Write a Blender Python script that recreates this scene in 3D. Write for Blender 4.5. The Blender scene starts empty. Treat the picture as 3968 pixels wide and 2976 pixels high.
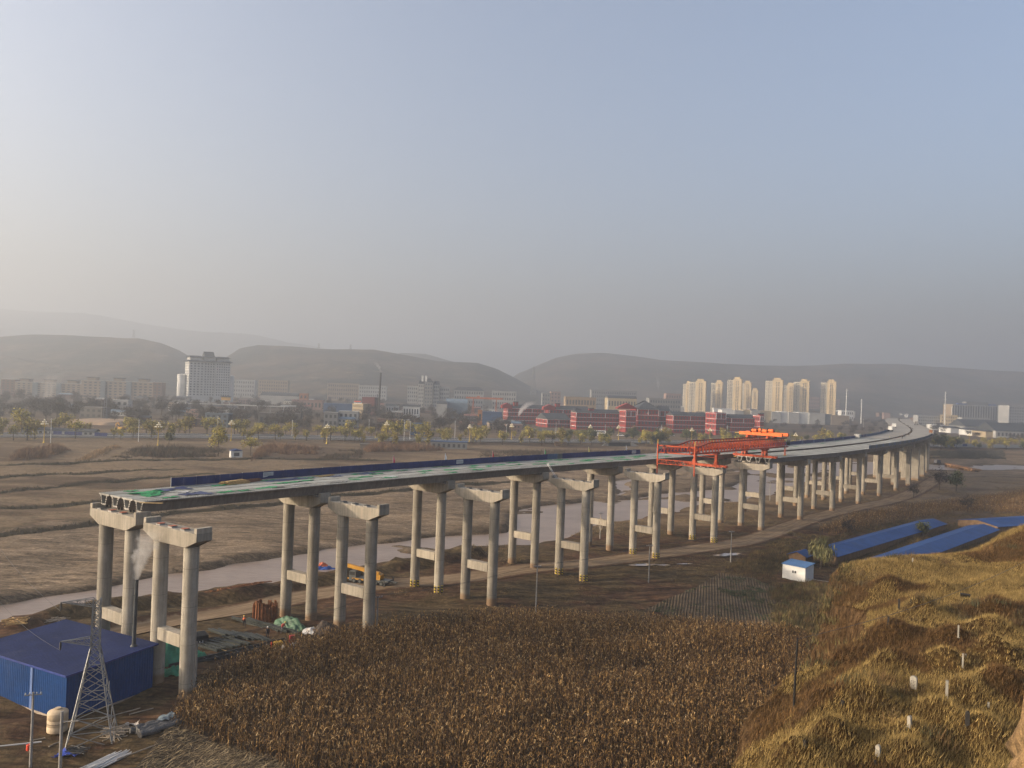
import bpy, bmesh, math, random
import numpy as np
from mathutils import Vector, Matrix, geometry

# ------------------------------------------------------------------ camera, world, sun, exposure
scene = bpy.context.scene
COL = scene.collection
CAMZ = 39.4
FPX = 3095.0
PITCH, ROLL = math.radians(0.30), math.radians(2.045)
_f = Vector((0, math.cos(PITCH), math.sin(PITCH)))
_u = Vector((0, -math.sin(PITCH), math.cos(PITCH)))
_r = Vector((1, 0, 0))
RT = _r * math.cos(ROLL) + _u * math.sin(ROLL)
UP = _u * math.cos(ROLL) - _r * math.sin(ROLL)
FW = _f
cam_d = bpy.data.cameras.new('camera')
cam_d.sensor_width = 36.0
cam_d.lens = FPX / 3968 * 36.0
cam_d.clip_start = 0.5
cam_d.clip_end = 40000
cam = bpy.data.objects.new('camera', cam_d)
COL.objects.link(cam)
rot = Matrix((RT, UP, -FW)).transposed()
cam.matrix_world = Matrix.Translation((0, 0, CAMZ)) @ rot.to_4x4()
scene.camera = cam

SUN_EL = math.radians(17.0)
_sx, _sy = -0.975, -0.22
_n = math.hypot(_sx, _sy)
SUN = Vector((_sx / _n * math.cos(SUN_EL), _sy / _n * math.cos(SUN_EL), math.sin(SUN_EL)))
world = bpy.data.worlds.new('World')
scene.world = world
world.use_nodes = True
wn, wl = world.node_tree.nodes, world.node_tree.links
wn.clear()
sky = wn.new('ShaderNodeTexSky')
sky.sky_type = 'NISHITA'
sky.sun_disc = False
sky.sun_elevation = SUN_EL
sky.sun_rotation = math.atan2(_sx, _sy)
sky.altitude = 300
sky.air_density = 0.8
sky.dust_density = 9.0
sky.ozone_density = 0.9
bg = wn.new('ShaderNodeBackground')
bg.inputs['Strength'].default_value = 0.15
wo = wn.new('ShaderNodeOutputWorld')
wl.new(sky.outputs[0], bg.inputs[0])
wl.new(bg.outputs[0], wo.inputs[0])

sun_d = bpy.data.lights.new('sun', 'SUN')
sun_d.energy = 4.0
sun_d.angle = math.radians(0.9)
sun_d.color = (1.0, 0.82, 0.62)
sun_o = bpy.data.objects.new('sun', sun_d)
COL.objects.link(sun_o)
sun_o.rotation_euler = SUN.to_track_quat('Z', 'Y').to_euler()

scene.view_settings.view_transform = 'Standard'
scene.view_settings.look = 'None'
scene.view_settings.gamma = 1.0
scene.view_settings.exposure = 1.17
scene.render.engine = 'CYCLES'
cy = scene.cycles
cy.use_denoising = True
cy.max_bounces = 5
cy.diffuse_bounces = 2
cy.glossy_bounces = 2
cy.transmission_bounces = 2
cy.volume_bounces = 1
cy.transparent_max_bounces = 8
cy.caustics_reflective = False
cy.caustics_refractive = False
cy.sample_clamp_indirect = 4.0

random.seed(7)
rng = np.random.default_rng(7)
pi = math.pi
HAZE_D = 0.00046

# ------------------------------------------------------------------ picture helpers: a pixel of the photograph -> a point of the place
def ray(px, py):
    return FW + RT * ((px - 1984) / FPX) - UP * ((py - 1488) / FPX)

def at(px, py, Y):
    d = ray(px, py)
    return Vector((0, 0, CAMZ)) + d * (Y / d.y)

def onz(px, py, z):
    d = ray(px, py)
    return Vector((0, 0, CAMZ)) + d * ((z - CAMZ) / d.z)

# ------------------------------------------------------------------ naming
def tag(o, label=None, cat=None, group=None, kind=None):
    if label: o['label'] = label
    if cat: o['category'] = cat
    if group: o['group'] = group
    if kind: o['kind'] = kind
    return o

def empty(name, loc=(0, 0, 0), rz=0.0, label=None, cat=None, group=None):
    o = bpy.data.objects.new(name, None)
    o.empty_display_size = 0.5
    COL.objects.link(o)
    o.location = loc
    o.rotation_euler = (0, 0, rz)
    return tag(o, label, cat, group)

def obj(name, me, parent=None, loc=None, rot=None, scale=None):
    o = bpy.data.objects.new(name, me)
    COL.objects.link(o)
    if parent is not None: o.parent = parent
    if loc is not None: o.location = loc
    if rot is not None: o.rotation_euler = rot
    if scale is not None: o.scale = scale
    return o

def copy_tree(o, parent=None):
    c = o.copy()
    COL.objects.link(c)
    c.parent = parent
    for ch in list(o.children):
        copy_tree(ch, c)
    return c

# ------------------------------------------------------------------ mesh builder
class MB:
    def __init__(s):
        s.v, s.f, s.m = [], [], []
        s.mi = 0
    def add(s, vs, fs):
        b = len(s.v)
        s.v += [tuple(v) for v in vs]
        for f in fs:
            s.f.append([b + i for i in f]); s.m.append(s.mi)
        return s
    def box(s, x0, x1, y0, y1, z0, z1):
        return s.add([(x0,y0,z0),(x1,y0,z0),(x1,y1,z0),(x0,y1,z0),(x0,y0,z1),(x1,y0,z1),(x1,y1,z1),(x0,y1,z1)],
                     [(0,3,2,1),(4,5,6,7),(0,1,5,4),(1,2,6,5),(2,3,7,6),(3,0,4,7)])
    def cbox(s, c, d):
        return s.box(c[0]-d[0]/2, c[0]+d[0]/2, c[1]-d[1]/2, c[1]+d[1]/2, c[2]-d[2]/2, c[2]+d[2]/2)
    def bar(s, a, b, w, h=None, up=(0,0,1)):
        a, b = Vector(a), Vector(b); h = h or w
        d = (b - a)
        if d.length < 1e-6: return s
        d.normalize(); u = Vector(up)
        if abs(d.dot(u)) > .98: u = Vector((1, 0, 0))
        x = d.cross(u).normalized() * (w/2); y = x.normalized().cross(d).normalized() * (h/2)
        vs = [a-x-y, a+x-y, a+x+y, a-x+y, b-x-y, b+x-y, b+x+y, b-x+y]
        return s.add(vs, [(0,1,2,3),(7,6,5,4),(0,4,5,1),(1,5,6,2),(2,6,7,3),(3,7,4,0)])
    def tube(s, pts, rad, n=8, cap=True):
        pts = [Vector(p) for p in pts]
        if not hasattr(rad, '__len__'): rad = [rad]*len(pts)
        b = len(s.v); rings = []
        for i, p in enumerate(pts):
            d = (pts[min(i+1, len(pts)-1)] - pts[max(i-1, 0)]).normalized()
            u = Vector((0,0,1)) if abs(d.z) < .95 else Vector((1,0,0))
            x = d.cross(u).normalized(); y = x.cross(d)
            rings.append([p + (x*math.cos(2*pi*k/n) + y*math.sin(2*pi*k/n))*rad[i] for k in range(n)])
        vs = [q for r_ in rings for q in r_]
        fs = []
        for i in range(len(pts)-1):
            for k in range(n):
                a0, a1 = i*n+k, i*n+(k+1) % n
                fs.append((a0, a0+n, a1+n, a1))
        if cap:
            fs.append(tuple(range(n))); fs.append(tuple((len(pts)-1)*n+k for k in reversed(range(n))))
        return s.add(vs, fs)
    def lathe(s, prof, n=16, c=(0,0,0)):
        vs = [(c[0]+r_*math.cos(2*pi*k/n), c[1]+r_*math.sin(2*pi*k/n), c[2]+z) for r_, z in prof for k in range(n)]
        fs = []
        for i in range(len(prof)-1):
            for k in range(n):
                a0, a1 = i*n+k, i*n+(k+1) % n
                fs.append((a0, a1, a1+n, a0+n))
        fs.append(tuple(reversed(range(n)))); fs.append(tuple((len(prof)-1)*n+k for k in range(n)))
        return s.add(vs, fs)
    def prism(s, poly, axis, a, b):
        """extrude a 2d polygon along 'x', 'y' or 'z' from a to b"""
        def P(p, t):
            return {'x': (t, p[0], p[1]), 'y': (p[0], t, p[1]), 'z': (p[0], p[1], t)}[axis]
        n = len(poly)
        vs = [P(p, a) for p in poly] + [P(p, b) for p in poly]
        fs = [tuple(range(n)), tuple(reversed(range(n, 2*n)))]
        for i in range(n):
            j = (i+1) % n
            fs.append((i, i+n, j+n, j))
        return s.add(vs, fs)
    def quad(s, a, b, c, d):
        return s.add([a, b, c, d], [(0,1,2,3)])
    def ball(s, c, r_, n=8, m=6, sz=1.0):
        prof = [(max(r_*math.sin(pi*i/m), 1e-4), -r_*sz*math.cos(pi*i/m)) for i in range(m+1)]
        return s.lathe(prof, n, c)
    def mesh(s, name, mats, smooth=False):
        me = bpy.data.meshes.new(name)
        me.from_pydata(s.v, [], s.f)
        if not isinstance(mats, (list, tuple)): mats = [mats]
        for m in mats: me.materials.append(m)
        if len(mats) > 1: me.polygons.foreach_set('material_index', s.m)
        bm = bmesh.new(); bm.from_mesh(me)
        bmesh.ops.recalc_face_normals(bm, faces=bm.faces)
        bm.to_mesh(me); bm.free()
        if smooth:
            me.polygons.foreach_set('use_smooth', [True]*len(me.polygons))
            try: me.set_sharp_from_angle(angle=math.radians(40))
            except Exception: pass
        me.update()
        return me
    def build(s, name, mats, parent=None, smooth=False, loc=None, rot=None):
        return obj(name, s.mesh(name, mats, smooth), parent, loc, rot)

def np_mesh(name, V, Fa, mat, col=None, smooth=False, attrs=None):
    """mesh from numpy arrays: V (n,3), Fa (m,k) with k = 3 or 4"""
    me = bpy.data.meshes.new(name)
    n, m, k = len(V), len(Fa), Fa.shape[1]
    me.vertices.add(n); me.vertices.foreach_set('co', np.ascontiguousarray(V, dtype=np.float32).ravel())
    me.loops.add(m*k); me.loops.foreach_set('vertex_index', np.ascontiguousarray(Fa, dtype=np.int32).ravel())
    me.polygons.add(m)
    me.polygons.foreach_set('loop_start', np.arange(0, m*k, k, dtype=np.int32))
    me.polygons.foreach_set('loop_total', np.full(m, k, dtype=np.int32))
    if smooth: me.polygons.foreach_set('use_smooth', np.ones(m, dtype=bool))
    me.materials.append(mat)
    if col is not None:
        a = me.color_attributes.new('tint', 'FLOAT_COLOR', 'POINT')
        c4 = np.ones((n, 4), dtype=np.float32); c4[:, :3] = col
        a.data.foreach_set('color', c4.ravel())
    for nm, arr in (attrs or {}).items():
        a = me.attributes.new(nm, 'FLOAT', 'POINT')
        a.data.foreach_set('value', np.ascontiguousarray(arr, dtype=np.float32))
    me.update(calc_edges=True)
    me.validate()
    return me

# ------------------------------------------------------------------ materials
class NT:
    """tiny node-tree writer"""
    def __init__(s, name):
        s.mat = bpy.data.materials.new(name); s.mat.use_nodes = True
        s.nt = s.mat.node_tree; s.nt.nodes.clear()
        s.out = s.nt.nodes.new('ShaderNodeOutputMaterial')
    def n(s, t, **kw):
        nd = s.nt.nodes.new(t)
        for k, v in kw.items():
            if k.startswith('i_'):
                key = k[2:]
                key = int(key) if key.isdigit() else key
                s.set(nd.inputs[key], v)
            else: setattr(nd, k, v)
        return nd
    def set(s, sock, v):
        if isinstance(v, bpy.types.NodeSocket): s.nt.links.new(v, sock)
        else:
            if isinstance(v, tuple) and len(v) == 3 and sock.type == 'RGBA': v = v + (1,)
            sock.default_value = v
    def pos(s, kind='world'):
        if kind == 'world': return s.n('ShaderNodeNewGeometry').outputs['Position']
        return s.n('ShaderNodeTexCoord').outputs['Object']
    def mapping(s, vec, scale=(1,1,1), rot=(0,0,0)):
        m = s.n('ShaderNodeMapping'); s.set(m.inputs['Vector'], vec)
        m.inputs['Scale'].default_value = scale; m.inputs['Rotation'].default_value = rot
        return m.outputs[0]
    def noise(s, vec, scale, detail=4, rough=.55, dist=0.0):
        nd = s.n('ShaderNodeTexNoise'); s.set(nd.inputs['Vector'], vec)
        nd.inputs['Scale'].default_value = scale; nd.inputs['Detail'].default_value = detail
        nd.inputs['Roughness'].default_value = rough; nd.inputs['Distortion'].default_value = dist
        return nd.outputs['Fac']
    def math(s, op, a, b=0.0, c=None, clamp=False):
        nd = s.n('ShaderNodeMath', operation=op, use_clamp=clamp)
        s.set(nd.inputs[0], a); s.set(nd.inputs[1], b)
        if c is not None: s.set(nd.inputs[2], c)
        return nd.outputs[0]
    def ramp(s, fac, a, b, lo=0.0, hi=1.0):
        nd = s.n('ShaderNodeMapRange', interpolation_type='SMOOTHSTEP'); s.set(nd.inputs['Value'], fac)
        nd.inputs['From Min'].default_value = a; nd.inputs['From Max'].default_value = b
        nd.inputs['To Min'].default_value = lo; nd.inputs['To Max'].default_value = hi
        return nd.outputs[0]
    def mix(s, fac, a, b):
        nd = s.n('ShaderNodeMix', data_type='RGBA')
        s.set(nd.inputs[0], fac); s.set(nd.inputs[6], a); s.set(nd.inputs[7], b)
        return nd.outputs[2]
    def mul(s, col, fac):
        nd = s.n('ShaderNodeMix', data_type='RGBA', blend_type='MULTIPLY')
        nd.inputs[0].default_value = 1.0
        s.set(nd.inputs[6], col)
        cmb = s.n('ShaderNodeCombineColor'); 
        for i in range(3): s.set(cmb.inputs[i], fac)
        s.set(nd.inputs[7], cmb.outputs[0])
        return nd.outputs[2]
    def attr(s, name):
        return s.n('ShaderNodeAttribute', attribute_name=name)
    def bump(s, h, strength=.5, dist=.1):
        nd = s.n('ShaderNodeBump'); s.set(nd.inputs['Height'], h)
        nd.inputs['Strength'].default_value = strength; nd.inputs['Distance'].default_value = dist
        return nd.outputs[0]
    def finish(s, col, rough=.85, metal=0.0, normal=None, spec=.3, **kw):
        b = s.n('ShaderNodeBsdfPrincipled')
        s.set(b.inputs['Base Color'], col); s.set(b.inputs['Roughness'], rough)
        s.set(b.inputs['Metallic'], metal); s.set(b.inputs['Specular IOR Level'], spec)
        if normal is not None: s.set(b.inputs['Normal'], normal)
        for k, v in kw.items(): s.set(b.inputs[k], v)
        s.nt.links.new(b.outputs[0], s.out.inputs[0])
        return s.mat

def M(name, col, rough=.85, var=.2, scale=.6, metal=0.0, bump=0.0, bscale=None, col2=None, spec=.3, fine=0.0, stretch=(1,1,1)):
    t = NT(name)
    p = t.mapping(t.pos(), stretch)
    nz = t.noise(p, scale, 5, .6)
    a = tuple(c*(1-var) for c in col); b = tuple(min(c*(1+var), 1) for c in col)
    c = t.mix(t.ramp(nz, .3, .7), a, col2 or b)
    if fine:
        c = t.mul(c, t.ramp(t.noise(p, scale*14, 3, .6), .25, .75, 1-fine, 1+fine*.6))
    nm = t.bump(t.noise(p, bscale or scale*6, 4), .6, bump) if bump else None
    return t.finish(c, rough, metal, nm, spec)

def tint_mat(name, rough=.9, spec=.15, var=.25, scale=.5, trans=0.0):
    """colour from the mesh's own 'tint' attribute times a soft noise"""
    t = NT(name)
    c = t.mul(t.attr('tint').outputs['Color'], t.ramp(t.noise(t.pos(), scale, 4), .25, .75, 1-var, 1+var))
    return t.finish(c, rough, 0.0, None, spec)
# ------------------------------------------------------------------ terrain maths
def smooth(t):
    t = np.clip(t, 0, 1)
    return t*t*(3-2*t)
_lat = np.random.default_rng(3).random((256, 256))
def vnoise(x, y, s, k=0):
    x = np.asarray(x, float)/s + 37.1*k; y = np.asarray(y, float)/s + 11.7*k
    i, j = np.floor(x).astype(int), np.floor(y).astype(int)
    u, v = x-i, y-j
    u = u*u*(3-2*u); v = v*v*(3-2*v)
    a, b = _lat[i % 256, j % 256], _lat[(i+1) % 256, j % 256]
    c, d = _lat[i % 256, (j+1) % 256], _lat[(i+1) % 256, (j+1) % 256]
    return (a*(1-u)+b*u)*(1-v)+(c*(1-u)+d*u)*v - .5
def fbm(x, y, s, o=4, k=0):
    r_ = 0
    for i in range(o): r_ = r_ + vnoise(x, y, s/2**i, k+i)*.5**i
    return r_
def W(pts, z=0.0):
    return np.array([tuple(onz(px, py, z))[:2] for px, py in pts])
def dline(x, y, L):
    x = np.asarray(x, float); y = np.asarray(y, float)
    best = np.full(x.shape, 1e9)
    for (ax, ay), (bx, by) in zip(L[:-1], L[1:]):
        dx, dy = bx-ax, by-ay
        t = np.clip(((x-ax)*dx+(y-ay)*dy)/(dx*dx+dy*dy+1e-9), 0, 1)
        best = np.minimum(best, np.hypot(x-ax-t*dx, y-ay-t*dy))
    return best
def inside(x, y, L):
    x = np.asarray(x, float); y = np.asarray(y, float)
    r_ = np.zeros(x.shape, bool)
    n = len(L)
    for i in range(n):
        ax, ay = L[i]; bx, by = L[(i+1) % n]
        if ay == by: continue
        r_ ^= ((ay > y) != (by > y)) & (x < (bx-ax)*(y-ay)/(by-ay)+ax)
    return r_
def dpoly(x, y, L):
    """signed distance to a polygon, negative inside"""
    d = dline(x, y, np.vstack([L, L[:1]]))
    return np.where(inside(x, y, L), -d, d)

RIVER = W([(-600,2560),(0,2433),(150,2410),(316,2370),(542,2336),(777,2295),(1000,2268),(1090,2250),(1289,2225),(1452,2189),(1588,2173),(1687,2150),(1786,2130),(1886,2121),(1967,2112),
           (2060,2100),(2149,2075),(2253,2034),(2443,2007),(2588,1985),(2705,1953),(2859,1939),(3000,1903),(3100,1868),(3250,1848),(3420,1832),(3590,1822),(3750,1824),(3860,1818),(4200,1822),
           (4200,1806),(3860,1804),(3750,1808),(3590,1798),(3300,1790),(3100,1796),(2990,1800),(2925,1815),(2859,1867),(2814,1894),(2669,1910),(2500,1928),(2307,1946),(2244,1953),(2099,1966),(2015,1994),
           (2000,2040),(1967,2062),(1768,2076),(1597,2096),(1407,2121),(1289,2141),(1000,2180),(777,2223),(542,2259),(380,2295),(0,2352),(-600,2440)], -.5)
STREAM = W([(2290,1948),(2390,1925),(2425,1900),(2400,1870),(2440,1858),(2560,1850),(2660,1846),(2790,1838),(2900,1820)], -.4)
STREAM2 = W([(2300,1950),(2480,1930),(2600,1912),(2680,1905)], -.4)
BERM = W([(60,2440),(250,2392),(542,2350),(777,2312),(1000,2285),(1150,2258),(1330,2232),(1500,2196),(1650,2176),(1830,2142)], 1.0)
ROAD = W([(300,2520),(560,2462),(778,2414),(1000,2364),(1127,2325),(1335,2295),(1452,2274),(1678,2260),(1882,2236),(2000,2214),(2289,2188),(2434,2170),(2570,2152),(2723,2129),(2904,2104),(3058,2045),(3162,2007),(3300,1975),(3447,1947),(3533,1917),(3601,1876),(3640,1850)])
HWY = np.array([(-1500,-120),(-700,215),(-420,352),(-276,428),(-120,510),(3,574),(110,622),(240,668),(431,728),(640,782),(1000,860),(2000,1020)], float)
def _bank(pts, z): return W(pts, z)
BANKS = [_bank([(-700,2150),(0,2071),(200,2053),(380,2031),(700,1990),(1000,1962),(1300,1925),(1814,1878),(2100,1862)], .4),
         _bank([(-700,2020),(0,1977),(384,1952),(700,1925),(1000,1890)], 1.0),
         _bank([(-700,1960),(0,1916),(271,1884),(542,1858),(800,1840)], 1.7),
         _bank([(-700,1890),(0,1860),(407,1833),(700,1822)], 2.3),
         _bank([(-700,1842),(0,1815),(294,1801),(452,1792),(723,1783),(1000,1774),(1500,1772)], 2.8)]
BSTEP = [.9, .7, .7, .6, .6]
BEND = [W([(2100,1862)])[0][0], W([(1000,1890)])[0][0], W([(800,1840)])[0][0], W([(700,1822)])[0][0], W([(1500,1772)])[0][0]]
CORN = W([(655,2830),(720,2740),(810,2650),(950,2570),(1100,2515),(1360,2475),(1500,2452),(1700,2412),(1900,2385),(2150,2378),(2330,2385),(2480,2392),(2700,2410),(2900,2430),(3060,2440),(3200,2490),(3200,2700),(3000,2990),(2900,3300),(1300,3300),(1120,2995)], 1.5)
CORN_CUT = W([(655,2835),(800,2880),(950,2925),(1120,2995),(1300,3300),(300,3300),(500,3000)], 1.5)
PLOT = W([(2495,2352),(2610,2310),(2700,2262),(2790,2212),(2880,2220),(3010,2262),(3000,2330),(2990,2430),(2800,2404),(2600,2385)], .8)
SAND = W([(-900,2500),(0,2433),(542,2336),(1000,2268),(1452,2189),(1786,2130),(1967,2112),(2149,2075),(2443,2007),(2705,1953),(3000,1903),(3300,1845),(4300,1850),
          (4300,1775),(3600,1778),(3100,1782),(2800,1790),(2300,1795),(2000,1830),(1814,1872),(1300,1919),(1000,1957),(700,1985),(380,2027),(0,2066),(-900,2170)])

def hz(x, y):
    x = np.asarray(x, float); y = np.asarray(y, float)
    z = np.full(x.shape, .35)
    wob = fbm(x, y, 14, 2, 5)*3.0
    for L, st, xe in zip(BANKS, BSTEP, BEND):
        yl = np.interp(x, L[:, 0], L[:, 1])
        z = z + st*smooth((y-yl+wob)/1.6+.5)*smooth((xe+25-x)/50)
    z = z + 1.45*smooth((141-y)/20)*smooth((75-x)/55)
    z = z + 1.2*smooth((y-150)/60)*smooth((x-150)/60)*smooth((330-x)/60)*smooth((330-y)/60)
    db = dline(x, y, BERM)
    z = z + (1.35+fbm(x, y, 5, 4, 44)*1.3)*smooth((3.2-db+fbm(x, y, 4, 3, 45)*1.5)/1.8)
    dr = dpoly(x, y, RIVER) + fbm(x, y, 22, 4, 2)*7
    ds = np.minimum(dline(x, y, STREAM)-2.6, dline(x, y, STREAM2)-1.8) + fbm(x, y, 9, 3, 8)*3
    cut = np.maximum(smooth((4.2-dr)/3.4), smooth((1.4-ds)/2.8)*.75)
    z = z*(1-cut) + (-1.25+np.maximum(0, fbm(x*.8+y*.5, y*1.5-x*.9, 26, 4, 19)-.24)*5.0)*cut
    # shallow scours in the sandy bed
    rd = dline(x, y, ROAD)
    hw = dline(x, y, HWY)
    amp = smooth((rd-3.5)/4)*smooth((hw-11)/8)
    near = smooth((520-y)/200)
    z = z + near*amp*(fbm(x, y, 18, 5, 1)*.75 + fbm(x*.5+y*.2, y*1.6-x*.8, 7, 3, 4)*.6) + (1-near)*fbm(x, y, 120, 3, 9)*1.0*smooth((hw-20)/60)
    # road bed of the highway: a low embankment
    zr = 2.6*smooth((40-x)/260) + 1.6
    e = smooth((26-hw)/10)
    z = z*(1-e) + zr*e
    z = z*(1 - .8*smooth((4.4-rd)/2)) + .45*.8*smooth((4.4-rd)/2)
    return z

# the grave terrace on the right: plan outline of its rim, flat top near 18.5 m, steep earth sides
RIM = np.array([(3,20),(5.5,38),(8.8,46),(12.2,50.5),(15.4,54.5),(19.4,60),(25.0,67),(31.2,73.2),(34.2,78),(36,82),(38.6,87),(38,92),(41,98),(45,103),(50,107),(54,110),(62,112.5),(72,114),(90,118),(140,120),(140,-20),(10,-20)], float)
MOUNDS = []
def hh(x, y):
    x = np.asarray(x, float); y = np.asarray(y, float)
    d = dpoly(x, y, RIM) + fbm(x, y, 9, 3, 21)*2.6
    top = 18.6 + .018*(y-60) + fbm(x, y, 16, 4, 12)*1.5 + fbm(x, y, 3.2, 2, 14)*.22
    top = top - 1.6*smooth((y-70)/30)*smooth((62-x)/30) + 7.5*smooth((x-58-.12*(y-80))/22)
    top = top - 2.2*smooth((46-y)/20)
    top = top - 3.4*smooth((d+7.5)/8.0)*smooth((76-y)/14) - 1.2*smooth((d+5)/5.5)*smooth((y-70)/10)
    for (mx, my, mr, mh) in MOUNDS:
        q = ((x-mx)**2 + (y-my)**2)/mr**2
        top = top + 1.4*mh*np.exp(-q*1.35)
    s = smooth((d+.3)/(3.8+1.6*smooth((72-y)/12)))
    step = fbm(x, y, 6, 3, 31)*2.2*smooth((d+.6)/1.5)*smooth((5-d)/2)
    return np.where(d > 14, -6.0, top*(1-s) + (-1.0)*s + step)

def surf(x, y): return np.maximum(hz(x, y), hh(x, y))
def P(px, py, fn=None, tmin=20., tmax=6000.):
    """where the pixel's sight line meets the ground"""
    fn = fn or surf
    d = ray(px, py)
    t = np.geomspace(tmin, tmax, 700)
    for _ in range(3):
        g = CAMZ + d.z*t - fn(d.x*t, d.y*t)
        i = np.argmax(g < 0)
        if g[i] >= 0: i = len(t)-1
        lo = t[max(i-1, 0)]; hi = t[i]
        t = np.linspace(lo, hi, 40)
    t0 = (lo+hi)/2
    return Vector((d.x*t0, d.y*t0, CAMZ + d.z*t0))
def gz(x, y): return float(surf(np.array([x]), np.array([y]))[0])
def gz0(x, y): return float(hz(np.array([x]), np.array([y]))[0])

# grave mounds: places read off the photograph on the bare terrace
for (px, py, mr, mh) in [(3673,2600,1.9,1.25),(3465,2478,2.0,1.1),(3456,2600,1.8,1.2),(3854,2565,2.2,1.5),(3375,2745,2.0,1.2),(3646,2805,1.8,1.1),(3226,2880,1.7,1.1),(3551,2880,1.6,.9),
                         (3081,2945,1.5,1.0),(3863,2375,2.2,1.1),(3578,2380,2.0,1.2),(3854,2455,2.0,1.0),(3551,2965,1.6,.9),(3827,2880,1.9,1.2),(3870,2680,1.9,1.2),(3330,2560,1.7,.7),(3700,2480,1.7,.8),(3180,2720,1.5,.7),(3740,2700,1.6,.9),(3640,2290,2.2,.8),(3460,2280,2.2,.9)]:
    q = P(px, py, hh)
    MOUNDS.append((q.x, q.y+.4, mr, mh))

# ------------------------------------------------------------------ the ground sheet
def axis(lo, a, b, hi, step, grow):
    v = list(np.arange(a, b, step)); s = step
    while v[-1] < hi: s *= grow; v.append(v[-1]+s)
    s = step; w = []
    c = a
    while c > lo: s *= grow; c -= s; w.append(c)
    return np.array(w[::-1]+v)
gx = axis(-7000, -170, 330, 7000, 1.45, 1.09)
gy = axis(-400, 55, 470, 9500, 1.45, 1.09)
GX, GY = np.meshgrid(gx, gy)
fx, fy = GX.ravel(), GY.ravel()
fz = hz(fx, fy)
nx, ny = len(gx), len(gy)
ii = (np.arange(ny-1)[:, None]*nx + np.arange(nx-1)[None, :]).ravel()
Fg = np.stack([ii, ii+1, ii+nx+1, ii+nx], 1)
bankd = np.full(fx.shape, 99.)
for L, xe in zip(BANKS, BEND):
    yl = np.interp(fx, L[:, 0], L[:, 1])
    dd = np.where(fx < xe+10, (fy-yl+fbm(fx, fy, 14, 2, 5)*3), 99.)
    bankd = np.where(np.abs(dd) < np.abs(bankd), dd, bankd)
att = {'d_river': dpoly(fx, fy, RIVER), 'd_sand': dpoly(fx, fy, SAND), 'd_road': dline(fx, fy, ROAD), 'd_bank': bankd, 'd_berm': dline(fx, fy, BERM), 'd_hwy': dline(fx, fy, HWY)}

t = NT('bare_ground')
p = t.pos()
n1 = t.noise(p, .05, 6, .62); n2 = t.noise(p, .35, 5, .6); n3 = t.noise(p, 2.2, 4, .65)
streak = t.noise(t.mapping(p, (.035, .12, .3), (0, 0, math.radians(-27))), 1.0, 7, .62, 1.5)
track = t.noise(t.mapping(p, (.05, .42, .3), (0, 0, math.radians(-30))), 1.0, 5, .6, 3.0)
soil = t.mix(t.ramp(n2, .32, .68), (.060, .031, .018), (.125, .070, .038))
soil = t.mix(t.ramp(n1, .5, .66, 0, .75), soil, (.165, .108, .064))
weed = t.mix(n3, (.050, .036, .017), (.115, .082, .040))
soil = t.mix(t.ramp(t.math('ADD', n1, t.math('MULTIPLY', n2, .35)), .58, .72, 0, .85), soil, weed)
soil = t.mul(soil, t.ramp(track, .40, .52, .55, 1.08))
soil = t.mul(soil, t.ramp(t.noise(p, .75, 6, .72, .8), .34, .66, .62, 1.25))
sand = t.mix(t.ramp(streak, .35, .62), (.118, .084, .052), (.215, .159, .104))
sand = t.mul(sand, t.ramp(track, .38, .50, .62, 1.06))
swirl = t.noise(t.mapping(p, (.16, .30, .3), (0, 0, math.radians(-20))), 1.0, 4, .55, 6.0)
sand = t.mul(sand, t.math('SUBTRACT', 1.05, t.math('MULTIPLY', t.math('MULTIPLY', t.ramp(t.math('ABSOLUTE', t.math('SUBTRACT', swirl, .5)), .035, .0), t.ramp(n1, .42, .56)), .42)))
sand = t.mix(t.ramp(n2, .60, .74, 0, .6), sand, (.080, .050, .030))
sand = t.mul(sand, t.ramp(n3, .2, .8, .78, 1.16))
sand = t.mul(sand, t.ramp(t.noise(t.mapping(p, (.35, 1.0, .3), (0, 0, math.radians(-27))), 1.0, 6, .72, 1.6), .34, .64, .66, 1.18))
sand = t.mix(t.ramp(t.noise(p, .022, 4, .6, 1.0), .46, .62, 0, .6), sand, t.mul(sand, 1.35))
d_s = t.math('ADD', t.attr('d_sand').outputs['Fac'], t.math('MULTIPLY', t.math('SUBTRACT', n1, .5), 30))
c = t.mix(t.ramp(d_s, -3, 3), sand, soil)
# stubble fields and fallow beyond the terraces
fld = t.noise(t.mapping(p, (.012, .045, .1), (0, 0, math.radians(-24))), 1.0, 3, .5)
fcol = t.mix(t.ramp(fld, .40, .56), (.095, .062, .037), (.180, .128, .077))
fcol = t.mix(t.ramp(n2, .45, .75, 0, .7), fcol, (.070, .055, .029))
sep = t.n('ShaderNodeSeparateXYZ'); t.set(sep.inputs[0], p)
yb = t.math('SUBTRACT', sep.outputs[1], t.math('MULTIPLY', sep.outputs[0], .35))
c = t.mix(t.math('MULTIPLY', t.ramp(yb, 205, 225), t.ramp(d_s, 0, 6)), c, fcol)
fur = t.noise(t.mapping(p, (.02, 2.4, .1), (0, 0, math.radians(-24))), 1.0, 2, .5)
c = t.mul(c, t.ramp(fur, .35, .6, .80, 1.06))
c = t.mul(c, t.ramp(t.noise(p, 1.1, 6, .7), .3, .7, .74, 1.2))
# scrubby terrace banks
bk = t.math('ADD', t.attr('d_bank').outputs['Fac'], t.math('MULTIPLY', t.math('SUBTRACT', n2, .5), 3.5))
bkm = t.math('MULTIPLY', t.ramp(bk, -2.6, -1.4), t.ramp(bk, 1.4, .4))
c = t.mix(bkm, c, t.mix(n3, (.030, .025, .015), (.070, .052, .028)))
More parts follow.
